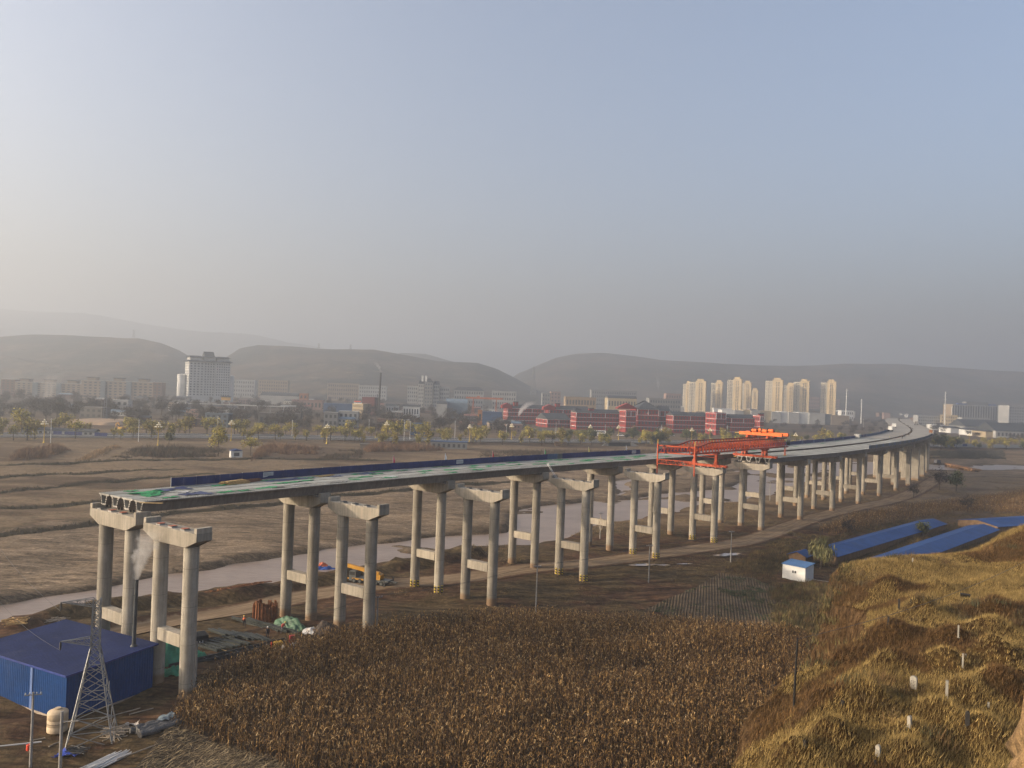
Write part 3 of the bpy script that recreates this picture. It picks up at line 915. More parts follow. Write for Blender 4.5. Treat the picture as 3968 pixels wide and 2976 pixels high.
# finished slab beyond, two carriageways
def slab(side, i0, i1):
    m = MB(); w = 5.85
    idx = list(range(i0, i1))
    for a, b in zip(idx[:-1], idx[1:]):
        A0, A1, B0, B1 = node(a, side, -w), node(a, side, w), node(b, side, -w), node(b, side, w)
        za, zb = zdeck(a, side)+.1, zdeck(b, side)+.1
        top = [(A0.x, A0.y, za), (A1.x, A1.y, za), (B1.x, B1.y, zb), (B0.x, B0.y, zb)]
        bot = [(x, y, z-.3) for x, y, z in top]
        m.mi = 0; m.add(top, [(0, 1, 2, 3)])
        m.mi = 1; m.add(bot, [(3, 2, 1, 0)])
        m.add([top[0], top[3], bot[3], bot[0]], [(0, 1, 2, 3)]); m.add([top[1], top[2], bot[2], bot[1]], [(0, 1, 2, 3)])
        # girder block beneath
        for lat in (-4.1, -1.4, 1.4, 4.1):
            C0, C1 = node(a, side, lat), node(b, side, lat)
            m.bar((C0.x, C0.y, za-.3-.55), (C1.x, C1.y, zb-.3-.55), 1.5, 1.08)
    return m
for side, row in (('N', 'near'), ('F', 'far')):
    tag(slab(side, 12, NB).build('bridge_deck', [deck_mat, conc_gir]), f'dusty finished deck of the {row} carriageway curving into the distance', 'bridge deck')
# ------------------------------------------------------------------ things on the deck
def deck_pt(s, lat, side='F', dz=0.0):
    """s in spans from the open end (0.5 = middle of the first span), lat in metres across the carriageway"""
    i = min(int(s), NB-2); f = s-i
    a, b = node(i, side, lat), node(i+1, side, lat)
    q = a.lerp(b, f)
    q.z = zdeck(i, side)*(1-f) + zdeck(i+1, side)*f + dz
    return q, math.atan2(b.y-a.y, b.x-a.x)

def sheet_blue(name, col, var=.2):
    t = NT(name)
    p = t.pos(); n1 = t.noise(p, .5, 4, .6); n2 = t.noise(t.mapping(p, (3, 3, .5)), 1.0, 4, .6)
    c = t.mix(t.ramp(n1, .3, .7), tuple(x*(1-var) for x in col), tuple(x*(1+var) for x in col))
    c = t.mix(t.ramp(n2, .60, .74, 0, .35), c, (.25, .26, .30))
    return t.finish(c, .55, 0, None, .3)
hoard_blue = sheet_blue('hoarding_blue', (.022, .034, .125))
hoard_fade = sheet_blue('faded_hoarding_blue', (.075, .115, .20))
hoard_grey = sheet_blue('grey_hoarding', (.10, .11, .12))
post_m = M('fence_post_paint', (.40, .42, .44), .6, .1, 1)
white_board = M('white_board', (.48, .485, .49), .6, .06, 1)
ink = M('board_ink', (.06, .07, .09), .7, .1, 1)
# hoarding panels, each a sheet with a folded rim and ribs
def panel_me(mat, L=2.0, H=1.25):
    m = MB()
    m.box(0.012, L-.012, -.012, .012, 0.03, H)
    for k in range(5): m.box(.2+k*.4-.02, .2+k*.4+.02, -.028, -.0125, .06, H-.05)
    m.box(.0, L, -.03, .03, H+.001, H+.035)
    return m.mesh('panel', mat)
PAN = {0: panel_me(hoard_blue), 1: panel_me(hoard_fade), 2: panel_me(hoard_grey)}
POST = MB().box(-.03, .03, .03, .09, -.2, 1.35).mesh('post', post_m)
def hoarding(s0, s1, lat, side, label, pick=lambda k: 0, Lp=2.0, group=None):
    root = empty('hoarding', deck_pt(s0, lat, side)[0], 0, label, 'hoarding', group)
    n = int((s1-s0)*30/Lp)
    inv = Vector(root.location)
    for k in range(n):
        q, hd = deck_pt(s0+(s1-s0)*k/n, lat, side)
        q2, _ = deck_pt(s0+(s1-s0)*(k+1)/n, lat, side)
        sl = math.atan2(q2.z-q.z, Lp)
        o = obj('panel', PAN[pick(k)], root, q-inv + Vector((0, 0, random.uniform(-.02, .02))), (random.uniform(-.02, .02), -sl, math.atan2(q2.y-q.y, q2.x-q.x)))
        o.scale = (math.hypot(q2.x-q.x, q2.y-q.y)/Lp, 1, 1)
        if k % 2 == 0: obj('post', POST, root, q-inv, (0, 0, hd))
    return root
FAR = -5.55
hoarding(.35, 4.9, FAR, 'F', 'blue sheet hoarding along the far deck edge from the open end to the gantry', lambda k: 1 if 47 <= k <= 48 else (2 if k == 49 else 0))
hoarding(5.2, 12.5, FAR, 'F', 'blue sheet hoarding along the far deck edge behind and beyond the gantry', lambda k: 0 if k % 7 else 1)
hoarding(12.5, 17, FAR, 'F', 'faded blue hoarding along the far edge where the deck bends', lambda k: 1)
hoarding(9.1, 15.5, 5.6, 'N', 'dark grey blue mesh hoarding along the near edge of the bend', lambda k: 2 if k % 5 else 1)
# notice boards hung on the hoarding; their lettering is too small to read in the photograph, so only marks
def board(s, w, h, lab, marks, dz=.45, torn=False):
    q, hd = deck_pt(s, FAR+.07, 'F', dz)
    root = empty('notice_board', q, hd, lab, 'sign')
    m = MB()
    if torn:
        m.prism([(0, -.12), (w*.38, -.05), (w*.5, .06), (w*.75, .10), (w, .08), (w, h), (0, h)], 'y', -.02, .0)
    else: m.box(0, w, -.02, 0, 0, h)
    m.build('board', white_board, root)
    m = MB(); rr = random.Random(int(s*100))
    for k in range(marks):
        x = w*(.06+.88*k/marks); cw = w*.62/marks
        for j in range(5):
            if rr.random() < .5: m.box(x, x+cw*rr.uniform(.6, 1), -.026, -.021, h*(.42+.09*j), h*(.42+.09*j)+.022)
            else:
                xx = x+cw*rr.random()*.9; m.box(xx, xx+.022, -.0275, -.0265, h*.42, h*(.42+.45*rr.uniform(.5, 1)))
    m.box(w*.06, w*.94, -.026, -.021, h*.24, h*.30)
    m.build('marks', ink, root)
board(.88, 2.0, .68, 'torn white notice board with small dark marks on the blue hoarding', 8, torn=True)
board(2.44, 2.1, .75, 'white notice board with dark marks in the middle of the hoarding', 9, .35)
board(4.75, 2.2, .8, 'pale notice board at the hoarding end left of the gantry', 9, .3)

# flags on short poles
cloth = {'red': M('red_flag', (.55, .03, .05), .8, .1, 1), 'pink': M('pink_flag', (.62, .07, .14), .8, .1, 1), 'white': M('white_flag', (.75, .75, .75), .8, .05, 1), 'green': M('green_flag', (.07, .35, .10), .8, .1, 1), 'yellow': M('yellow_flag', (.65, .52, .05), .8, .1, 1)}
def flag_me(mt):
    m = MB(); m.mi = 0; m.tube([(0, 0, 0), (0, 0, 2.7)], .03, 6)
    m.mi = 1; n = 7
    for k in range(n):
        z0, z1 = 2.6-1.9*k/n, 2.6-1.9*(k+1)/n
        w0, w1 = .10+.40*math.sin(pi*min(1, (k+.3)/n))**.8, .10+.40*math.sin(pi*min(1, (k+1.3)/n))**.8
        y0, y1 = .09*math.sin(k*1.3), .09*math.sin((k+1)*1.3)
        m.add([(0.02, 0, z0), (w0, y0, z0-.05), (w1, y1, z1-.05), (0.02, 0, z1)], [(0, 1, 2, 3)])
    me = bpy.data.meshes.new('flag'); me.from_pydata(m.v, [], m.f)
    for x in (post_m, mt): me.materials.append(x)
    me.polygons.foreach_set('material_index', m.m)
    return me
FL = {k: flag_me(v) for k, v in cloth.items()}
flags = [(1.85, 'pink', 'limp pink flag standing on the far deck edge nearest the open end'), (2.33, 'white', 'limp white flag on the far deck edge left of the white notice board'), (2.83, 'red', 'limp red flag on the far deck edge'), (3.46, 'green', 'limp green flag on the far deck edge'), (4.07, 'yellow', 'limp yellow flag on the far deck edge'), (4.66, 'white', 'limp white flag on the far deck edge left of the gantry'),
         (8.2, 'red', 'small red flag behind the hoarding just beyond the gantry'), (8.9, 'white', 'small white flag behind the hoarding beyond the gantry')]
for s, c_, lab in flags:
    q, hd = deck_pt(s, FAR-.12, 'F', .0)
    tag(obj('flag', FL[c_], None, q, (0, 0, hd)), lab, 'flag', 'flags along the deck')
rr = random.Random(5)
for k in range(16):
    c_ = ['red', 'yellow', 'pink', 'white'][k % 4]
    s = 14.0+k*.32
    q, hd = deck_pt(s, 5.75 if k % 2 else FAR, 'N' if k % 2 else 'F', 0)
    tag(obj('flag', FL[c_], None, q, (0, 0, hd)), f'{ORD[k]} tiny flag from the near end of the far bend, {c_}', 'flag', 'tiny flags on the far bend')

# green dust nets, tarpaulins, boards and timber on the girders
net_g = M('green_net', (.030, .235, .090), .85, .35, 2.0, fine=.4)
net_b = M('blue_tarp', (.030, .040, .105), .5, .25, 1.5)
whit = M('white_sheet', (.42, .42, .42), .6, .1, 1.5)
grey_ply = M('grey_plywood', (.16, .155, .15), .8, .2, 2)
timber = M('yellow_timber', (.42, .28, .12), .85, .25, 3)
oldwood = M('red_brown_timber', (.16, .075, .045), .85, .25, 3)
blackm = M('black_felt', (.018, .018, .018), .9, .2, 2)
def rag(w, l, seed, lump=.10):
    """crumpled sheet lying flat: irregular outline, folds"""
    n, k = 11, 7; r_ = np.random.default_rng(seed)
    u, v = np.meshgrid(np.linspace(-.5, .5, n), np.linspace(-.5, .5, k))
    x, y = u.ravel()*l, v.ravel()*w
    x = x + fbm(u.ravel()*7+seed, v.ravel()*7, 1.5, 2, seed % 50)*l*.25; y = y*(1+fbm(u.ravel()*6, v.ravel()*0+seed, 1.0, 2, seed % 40)*.9) + fbm(u.ravel()*5+seed, v.ravel()*5, 2, 2, 3)*w*.4
    z = .015 + np.abs(fbm(x, y, .7, 3, seed % 30))*lump*2.2
    Fa = np.array([(j*n+i, j*n+i+1, (j+1)*n+i+1, (j+1)*n+i) for j in range(k-1) for i in range(n-1)])
    return np.c_[x, y, z], Fa
def put_rag(name, lab, cat, mat, s, lat, w, l, seed, side='F', group=None, lump=.10, rz=0.0):
    q, hd = deck_pt(s, lat, side, .004)
    V, Fa = rag(w, l, seed, lump)
    o = obj(name, np_mesh(name, V, Fa, mat, smooth=True), None, q, (0, -(zdeck(min(int(s)+1, NB-1), side)-zdeck(int(s), side))/30*0, hd+rz))
    return tag(o, lab, cat, group)
# the largest heap by the open end, then strips and scraps along the joints
put_rag('dust_net', 'large crumpled green net across two girders by the open end', 'net', net_g, .15, -1.6, 2.0, 5.0, 1, lump=.2)
put_rag('dust_net', 'crumpled green net on the middle girders near the open end', 'net', net_g, .125, .9, 1.5, 3.0, 2, lump=.2, rz=.3)
put_rag('dust_net', 'small green net on the outer far-edge girder by the open end', 'net', net_g, .13, -4.5, .9, 2.0, 3)
put_rag('dust_net', 'small green net on the white near-edge girder by the open end', 'net', net_g, .145, 4.1, 1.0, 2.2, 4)
put_rag('tarpaulin', 'dark blue tarpaulin beside the big green net', 'tarpaulin', net_b, .31, -3.1, 2.4, 4.2, 5, lump=.15)
put_rag('tarpaulin', 'dark blue tarpaulin on the near-edge girder of the first span', 'tarpaulin', net_b, .29, 3.0, 2.2, 4.0, 6, lump=.15)
put_rag('plastic_sheet', 'white sheet lying over the dark tarpaulins in the first span', 'sheet', whit, .285, .4, .8, 2.2, 7)
put_rag('tarpaulin', 'long blue tarpaulin strip along the far hoarding late in the first span', 'tarpaulin', net_b, .96, -2.9, 1.6, 7.5, 8)
put_rag('tarpaulin', 'rumpled blue tarpaulin below the hoarding in the second span', 'tarpaulin', net_b, 1.54, -3.2, 1.8, 4.0, 9)
put_rag('tarpaulin', 'blue tarpaulin beside the low plank stack in the second span', 'tarpaulin', net_b, 1.29, -2.4, 1.2, 2.6, 10)
put_rag('plastic_sheet', 'white sheet on the near side of the second span', 'sheet', whit, 1.54, 3.0, 1.0, 3.2, 11)
put_rag('roofing_felt', 'black felt strip on the near-edge girder of the first span', 'felt', blackm, .74, 4.2, .5, 2.2, 12)
put_rag('roofing_felt', 'black felt strip on the near edge of the second span', 'felt', blackm, 1.12, 4.3, .6, 4.0, 13)
put_rag('roofing_felt', 'black felt strip on the near edge of the third span', 'felt', blackm, 2.27, 4.2, .6, 3.0, 14)
put_rag('plywood_sheet', 'grey plywood sheets on the third girder of the first span', 'plywood', grey_ply, .93, 2.4, 1.1, 3.2, 15, lump=.02)
put_rag('plywood_sheet', 'grey plywood sheets in the middle of the second span', 'plywood', grey_ply, 1.8, -1.2, 1.2, 3.6, 16, lump=.02)
rr = random.Random(11)
cnt = {}
for k in range(58):
    s = .40 + 4.5*(k+rr.random())/58
    lat = rr.choice([-4.3, -2.86, -1.43, 0, 0, 1.43, 2.86, 4.0]) + rr.uniform(-.5, .5)
    j = k % 3
    cnt[int(s)] = cnt.get(int(s), -1)+1
    put_rag('dust_net', f'{ORD[cnt[int(s)]]} green net scrap from the left on the {ORD[int(s)]} girder span', 'net', net_g, s, lat, rr.uniform(.5, 1.3), rr.uniform(1.6, 5.5), 100+k, group='green net scraps on the deck')
for k in range(16):
    s = .6 + 4.6*(k+rr.random())/16
    put_rag('plastic_sheet', f'{ORD[k]} pale sheet scrap from the left along the near girder edge', 'sheet', whit, s, 4.1+rr.uniform(-.4, .4), .5, rr.uniform(.8, 2.4), 300+k, group='pale sheets along the near girder edge', lump=.03)
for k in range(8):
    s = 5.6 + 5*(k+rr.random())/8
    put_rag('dust_net', f'{ORD[k]} faint green net strip on the deck beyond the gantry', 'net', net_g, s, rr.uniform(-4, 3), .6, 4, 500+k, group='green nets beyond the gantry')
PLANKS = {}
def plank_stack(s, lat, n, L, mat, lab, layers=3, rz=0.1, side='F'):
    q, hd = deck_pt(s, lat, side, .005)
    root = empty('timber_stack', q, hd+rz, lab, 'timber')
    if mat.name not in PLANKS: PLANKS[mat.name] = MB().box(-.5, .5, -.09, .09, 0, .055).mesh('plank', mat)
    r2 = random.Random(int(s*1000))
    for j in range(layers):
        for k in range(n-j):
            o = obj('plank', PLANKS[mat.name], root, (r2.uniform(-.3, .3), (k-(n-j)/2)*.21+r2.uniform(-.03, .03), j*.062+r2.uniform(0, .006)), (0, r2.uniform(-.012, .012), r2.uniform(-.09, .09)))
            o.scale = (L*r2.uniform(.8, 1.1), 1, 1)
    return root
plank_stack(.66, -3.8, 11, 4.2, timber, 'fan of yellow timber planks by the hoarding in the first span', 8, .12)
plank_stack(.775, -4.5, 7, 3.4, oldwood, 'stack of red brown boards by the hoarding beside the yellow planks', 13, .05)
plank_stack(1.26, -4.2, 7, 3.8, timber, 'low stack of yellow planks in the second span', 2, .1)
plank_stack(.0, 6.9, 2, 3.0, timber, 'yellow plank bridging the gap between the two first piers', 1, -.95)

# deck crossing joints: timber walkway strips and litter on the far part
for k, (s, c_, lab) in enumerate([(11.9, 'yellow', 'yellow marker flag at the median of the bend')]):
    q, hd = deck_pt(s, -5, 'N'); tag(obj('flag', FL[c_], None, q, (0, 0, hd)), lab, 'flag', 'flags along the deck')

# ladder leaning from the fourth near pier up to the girders
alu = M('pale_metal', (.55, .55, .54), .45, .1, 2, metal=.4)
q0 = node(3, 'N', -4.6); q0.z = ztop(3, 'N')+CAPH
q1, _ = deck_pt(3.0, 5.75, 'F', .7)
root = empty('ladder', q0, 0, 'pale metal ladder leaning from the fourth near pier cap to the girders', 'ladder')
d = q1-q0
sidev = Vector((math.cos(HD[3]), math.sin(HD[3]), 0))*.24
m = MB(); m.bar(-sidev, d-sidev, .05); m.build('rail', alu, root)
m = MB(); m.bar(sidev, d+sidev, .05); m.build('rail', alu, root)
RUNG = None
for k in range(1, 11):
    c0 = d*(k/11)
    m = MB(); m.bar(c0-sidev, c0+sidev, .035); m.build('rung', alu, root)

# ------------------------------------------------------------------ launching gantry
og = M('gantry_orange', (.42, .066, .018), .55, .18, 1.5, fine=.15)
og_d = M('gantry_red_brown', (.21, .028, .014), .6, .2, 1.5, fine=.2)
og_l = M('trolley_orange', (.70, .135, .022), .5, .12, 1.5)
drumb = M('hoist_black', (.02, .02, .02), .5, .2, 2)
brass = M('rusty_yellow', (.45, .28, .06), .6, .2, 2)
hdG = math.radians(49.15)
g0 = node(5, 'N'); zd6 = zdeck(6, 'N')
gan = empty('launching_gantry', (g0.x, g0.y, zd6), hdG, 'orange twin-truss launching gantry straddling the near carriageway', 'gantry crane')
# local: x along the bridge (0 at the sixth pier, 30 at the seventh), y left, z from deck level
TZ0, TZ1 = 2.75, 5.4
def truss(y0, name, x_tip):
    root = None
    wd = .62
    X0, X1, XN, XE = -3.5, 47.0, -9.5, 47.0
    tip = x_tip
    def ztp(x):
        if x >= X0: return TZ1
        if x >= XN: return TZ1 + (TZ0+1.75-TZ1)*(X0-x)/(X0-XN)
        return TZ0+1.75
    m = MB()
    for s in (-1, 1):
        m.bar((tip, y0+s*wd, TZ0), (X1, y0+s*wd, TZ0), .18, .24)
    lo = m.build('lower_chord', og_d, gan)
    m = MB()
    pts = [tip, XN, X0, X1]
    for a, b in zip(pts[:-1], pts[1:]):
        m.bar((a, y0, ztp(a)), (b, y0, ztp(b)), .30, .24)
    m.build('upper_chord', og_d, gan)
    step = 1.75
    n = int((X1-tip)/step)
    for k in range(n):
        xa, xb = tip+k*step, tip+(k+1)*step; xm = (xa+xb)/2
        m = MB()
        for s in (-1, 1):
            m.bar((xa, y0+s*wd, TZ0+.1), (xm, y0, ztp(xm)-.1), .105)
            m.bar((xm, y0, ztp(xm)-.1), (xb, y0+s*wd, TZ0+.1), .105)
        m.bar((xa, y0-wd, TZ0), (xa, y0+wd, TZ0), .12)
        m.build('web_members', og, gan)
YS = 3.1
truss(YS, 'truss', -17.5); truss(-YS, 'truss', -15.5)
# long hanging nose posts with a light cross truss between them
for (y, x) in ((YS+1.6, -17.0), (-YS-1.6, -15.0)):
    m = MB(); m.bar((x, y, -2.6), (x, y, TZ0+2.2), .26); m.build('nose_post', og, gan)
    m = MB(); m.bar((x, y, TZ0+2.2), (x, y, TZ0+3.3), .16); m.build('post_head', brass, gan)
m = MB()
a, b = Vector((-17.0, YS+1.6, 0)), Vector((-15.0, -YS-1.6, 0))
m.bar(a+Vector((0, 0, .95)), b+Vector((0, 0, .95)), .16); m.bar(a+Vector((0, 0, -.1)), b+Vector((0, 0, -.1)), .16)
for k in range(8):
    p0, p1 = a.lerp(b, k/8), a.lerp(b, (k+1)/8)
    m.bar(p0+Vector((0, 0, -.1)), p0+Vector((0, 0, .95)), .09)
    m.bar(p0+Vector((0, 0, -.1 if k % 2 else .95)), p1+Vector((0, 0, .95 if k % 2 else -.1)), .08)
m.build('cross_truss', og, gan)
m = MB()
for z in (TZ0+.0, TZ0+1.75): m.bar(a+Vector((.3, 0, z)), b+Vector((.3, 0, z)), .3)
m.build('nose_crossbeam', og, gan)
# front support: rail beam on the sixth pier cap, legs and crosshead
zc = ztop(5, 'N')+CAPH-zd6
m = MB(); m.box(-.5, .5, -6.2, 6.0, zc+.45, zc+1.05)
for k in range(14): m.box(-.56, .56, -6.0+k*.9, -5.9+k*.9, zc+.40, zc+1.10)
m.build('rail_beam', og, gan)
for k in range(6):
    m = MB(); m.box(-.45, .45, -5.2+k*2-.2, -5.2+k*2+.2, zc+.005, zc+.445); m.build('support_block', oldwood if k % 2 else steel_dark, gan)
for y in (YS, -YS):
    m = MB(); m.bar((0, y, zc+1.05), (0, y, TZ0-.3), .62); m.bar((0, y, zc+1.05), (0, y, zc+1.9), .95); m.build('front_leg', og, gan)
    m = MB(); m.cbox((0, y, TZ0-.36), (1.5, 1.5, .36)); m.build('bogie', og_d, gan)
    m = MB(); m.cbox((0, y+.5, zc+1.7), (.8, .5, .5)); m.build('drive_motor', drumb, gan)
m = MB(); m.bar((0, -YS, TZ0-.75), (0, YS, TZ0-.75), .34); m.build('crosshead', og, gan)
m = MB(); m.bar((.4, -YS, zc+2.9), (.4, YS, zc+2.9), .14); m.build('brace', og, gan)
# middle support on the deck at the seventh pier: rail beam and paired bogies
m = MB(); m.box(30.4, 31.4, -6.9, 6.6, .05, .62)
for k in range(15): m.box(30.34, 31.46, -6.7+k*.92, -6.6+k*.92, .03, .66)
m.build('rail_beam', og, gan)
for y in (YS, -YS):
    m = MB()
    for dx in (-.8, .8):
        for dy in (-.45, .45): m.bar((30.9+dx, y+dy, .62), (30.9+dx*.7, y+dy, TZ0-.5), .34)
    m.build('mid_leg', og, gan)
    m = MB(); m.cbox((30.9, y, TZ0-.36), (2.6, 1.7, .42)); m.cbox((30.9, y, 1.2), (1.9, .5, .4)); m.build('bogie', og_d, gan)
    for dx in (-.7, .7):
        m = MB(); m.tube([(30.9+dx, y-.3, .86), (30.9+dx, y+.3, .86)], .24, 12); m.build('wheel', drumb, gan)
# light legs: rear pair and one ahead of the middle support
for (x, y) in ((46.2, YS), (46.2, -YS), (25.5, YS+.2)):
    m = MB()
    for dx in (-.5, .5): m.bar((x+dx, y, .12), (x+dx, y, TZ0-.2), .17)
    for z in (.8, 1.6): m.bar((x-.5, y, z), (x+.5, y, z), .13)
    m.build('rear_leg', og, gan)
    m = MB(); m.cbox((x, y, .08), (1.7, .6, .14)); m.build('leg_shoe', brass, gan)
m = MB(); m.lathe([(.05, -.5), (.8, -.45), (.8, .45), (.05, .5)], 18); m.build('cable_reel', drumb, gan, loc=(47.3, -YS-.6, TZ0+1.2), rot=(pi/2, 0, .3))
# crane trolleys: two transverse beams on short legs, with winches
for k, x in enumerate((33.0, 37.6)):
    for s in (-1, 1):
        pass
    m = MB(); m.box(x-.42, x+.42, -7.4, 5.8, TZ1+.95, TZ1+1.85); m.build('trolley_beam', og_l, gan)
    m = MB(); m.box(x+.9, x+1.5, -6.6, 5.2, TZ1+1.15, TZ1+1.7); m.build('trolley_beam', og_l, gan)
    for y in (YS, -YS):
        m = MB()
        for dx in (-.55, .75): m.bar((x+dx, y, TZ1+.2), (x+dx, y, TZ1+.95), .40)
        m.cbox((x+.1, y, TZ1+.36), (2.2, .7, .32)); m.build('trolley_leg', og, gan)
    for j, y in enumerate((-2.0, 1.2)):
        m = MB(); m.tube([(x-.1, y-.75, TZ1+2.3), (x-.1, y+.75, TZ1+2.3)], .52, 14); m.build('winch_drum', og_l, gan)
        m = MB(); m.lathe([(.62, 0), (.72, .04), (.72, .16), (.62, .2)], 16); m.build('winch_wheel', drumb, gan, loc=(x-.1, y+.98, TZ1+2.3), rot=(pi/2, 0, 0))
        m = MB(); m.cbox((x+.9, y-.2, TZ1+2.1), (.9, .8, .75)); m.build('motor', og_d if j else drumb, gan)
m = MB(); m.bar((33.0, 5.8, TZ1+1.4), (33.0, 7.4, TZ1+1.4), .16); m.build('buffer_rod', brass, gan)

# people on the deck -------------------------------------------------------
def person(loc, rz, shirt, trousers, helmet, lab, pose='stand', vest=None):
    """small standing or bending worker; one continuous body with clothes and helmet as children"""
    root = empty('person', loc, rz, lab, 'person')
    skin = M('skin', (.40, .24, .16), .7, .05, 4)
    bend = .9 if pose == 'bend' else .12
    # torso axis
    hip = Vector((0, 0, .90)); ch = hip + Vector((math.sin(bend)*.46, 0, math.cos(bend)*.46)); nk = ch + Vector((math.sin(bend)*.10, 0, math.cos(bend)*.10)); hd_ = nk + Vector((math.sin(bend*.6)*.16, 0, math.cos(bend*.6)*.16))
    fl, fr = Vector((.22, .13, .06)), Vector((-.20, -.13, .06))
    kl, kr = Vector((.14, .12, .48)), Vector((-.02, -.12, .48))
    sl, sr = ch + Vector((0, .20, 0)), ch + Vector((0, -.20, 0))
    if pose == 'bend': el, er = sl+Vector((.12, .03, -.27)), sr+Vector((.12, -.03, -.27)); hl, hr = el+Vector((.10, -.03, -.24)), er+Vector((.10, .03, -.24))
    else: el, er = sl+Vector((-.04, .07, -.28)), sr+Vector((.06, -.07, -.28)); hl, hr = el+Vector((.10, 0, -.25)), er+Vector((.14, 0, -.22))
    pts = [hip, ch, nk, hd_, hip+Vector((0, .10, -.03)), kl, fl, fl+Vector((.16, 0, -.02)), hip+Vector((0, -.10, -.03)), kr, fr, fr+Vector((.16, 0, -.02)), sl, el, hl, sr, er, hr, hd_+Vector((0, 0, .06))]
    eds = [(0, 1), (1, 2), (2, 3), (0, 4), (4, 5), (5, 6), (6, 7), (0, 8), (8, 9), (9, 10), (10, 11), (1, 12), (12, 13), (13, 14), (1, 15), (15, 16), (16, 17), (3, 18)]
    rad = [.15, .17, .065, .095, .10, .075, .055, .05, .10, .075, .055, .05, .075, .055, .04, .075, .055, .04, .10]
    me = bpy.data.meshes.new('body'); me.from_pydata([tuple(p_) for p_ in pts], eds, [])
    o = obj('body', me, root)
    sk = o.modifiers.new('skin', 'SKIN'); sk.use_smooth_shade = True
    for i_, r_ in enumerate(rad): me.skin_vertices[0].data[i_].radius = (r_, r_)
    me.skin_vertices[0].data[0].use_root = True
    ss = o.modifiers.new('sub', 'SUBSURF'); ss.levels = ss.render_levels = 1
    # dark work clothes over the whole figure, skin at head and hands via height mask
    t = NT('work_clothes'); sp = t.n('ShaderNodeSeparateXYZ'); t.set(sp.inputs[0], t.pos('object'))
    c = t.mix(t.ramp(sp.outputs[2], .86, .90), trousers, shirt)
    c = t.mix(t.ramp(sp.outputs[2], nk.z+.02, nk.z+.05), c, (.40, .24, .16))
    me.materials.append(t.finish(c, .85))
    m = MB(); m.lathe([(.155, 0), (.15, .02), (.135, .03), (.12, .09), (.06, .135), (.005, .145)], 14)
    m.build('helmet', M('helmet_shell', helmet, .4, .02, 1), root, True, loc=hd_+Vector((math.sin(bend*.5)*.02, 0, .065)), rot=(0, bend*.5, 0))
    if vest is not None:
        m = MB(); m.tube([hip+Vector((0, 0, .10)), ch+Vector((math.sin(bend)*-.05, 0, 0))], [.205, .225], 14, False); m.build('vest', M('hi_vis_vest', vest, .7, .05, 1), root, True)
    return root
q, hd = deck_pt(12.62, -2.5, 'N', .12)
person(q, 1.2, (.03, .03, .035), (.03, .03, .035), (.05, .05, .05), 'distant figure in dark clothes walking on the bend of the deck')
# ------------------------------------------------------------------ blue steel shed
def ribbed(name, col, rough=.5):
    t = NT(name); p = t.pos(); n1 = t.noise(p, .3, 4, .6); n2 = t.noise(t.mapping(p, (2, 2, .3)), 1.2, 4, .6)
    c = t.mix(t.ramp(n1, .3, .7), tuple(x*.85 for x in col), tuple(x*1.12 for x in col))
    c = t.mix(t.ramp(n2, .58, .75, 0, .12), c, (.16, .16, .18))
    c = t.mix(t.ramp(t.noise(t.mapping(p, (.4, .4, .2)), .55, 5, .65, .8), .50, .72, 0, .12), c, (.12, .13, .16))
    c = t.mul(c, t.ramp(t.noise(p, 3.0, 4, .6), .3, .7, .86, 1.1))
    return t.finish(c, rough, 0, None, .2)
shed_wall = ribbed('shed_wall_blue', (.004, .043, .165))
shed_roof = ribbed('shed_roof_blue', (.018, .030, .098), .75)
shed_trim = ribbed('shed_trim', (.03, .05, .20))
A = Vector((-47.2, 87.0, 0)); hdS = math.atan2(9.9, 5.1)   # x axis of the shed runs A->B
LX, LY = 11.0, 17.0
zg = min(gz0(A.x, A.y), gz0(-56, 100))-.1
zg = 1.55
shed = empty('steel_shed', (A.x, A.y, zg), hdS, 'large blue ribbed steel shed with low roof at the lower left', 'shed')
HT, HT2 = 5.0, 5.6
def rib_sheet(w, h, pitch, depth, n_):
    """vertical ribbed sheet in the xz plane, front towards -y"""
    m = MB(); k = int(round(w/pitch)); pw = w/k; pts = []
    for i in range(k):
        x = i*pw
        pts += [(x, 0), (x+pw*.55, 0), (x+pw*.65, -depth), (x+pw*.9, -depth)]
    pts.append((w, 0))
    for a, b in zip(pts[:-1], pts[1:]):
        m.add([(a[0], a[1], 0), (b[0], b[1], 0), (b[0], b[1], h), (a[0], a[1], h)], [(0, 1, 2, 3)])
    return m
# end wall facing right (along x) and long wall facing left-front (along y); walls as separate sheets
w1 = rib_sheet(LX, HT, .34, .028, 0); w1.build('end_wall', shed_wall, shed)
wl_ = rib_sheet(6.0, HT, .34, .028, 0).build('side_wall', shed_wall, shed, loc=(0, 6.0, 0), rot=(0, 0, -pi/2))
rib_sheet(LY-6.0, HT, .34, .028, 0).build('side_wall', shed_wall, shed, loc=(0, LY, 0), rot=(0, 0, -pi/2))
rib_sheet(LX, HT, .6, .04, 0).build('end_wall', shed_wall, shed, loc=(LX, LY, 0), rot=(0, 0, pi))
rib_sheet(LY, HT, .6, .04, 0).build('side_wall', shed_wall, shed, loc=(LX, 0, 0), rot=(0, 0, pi/2))
MB().box(-.075, -.052, 5.95, 6.35, .0, HT-.05).build('wall_joint_strip', M('faded_strip', (.10, .16, .34), .6, .1, 2), shed)
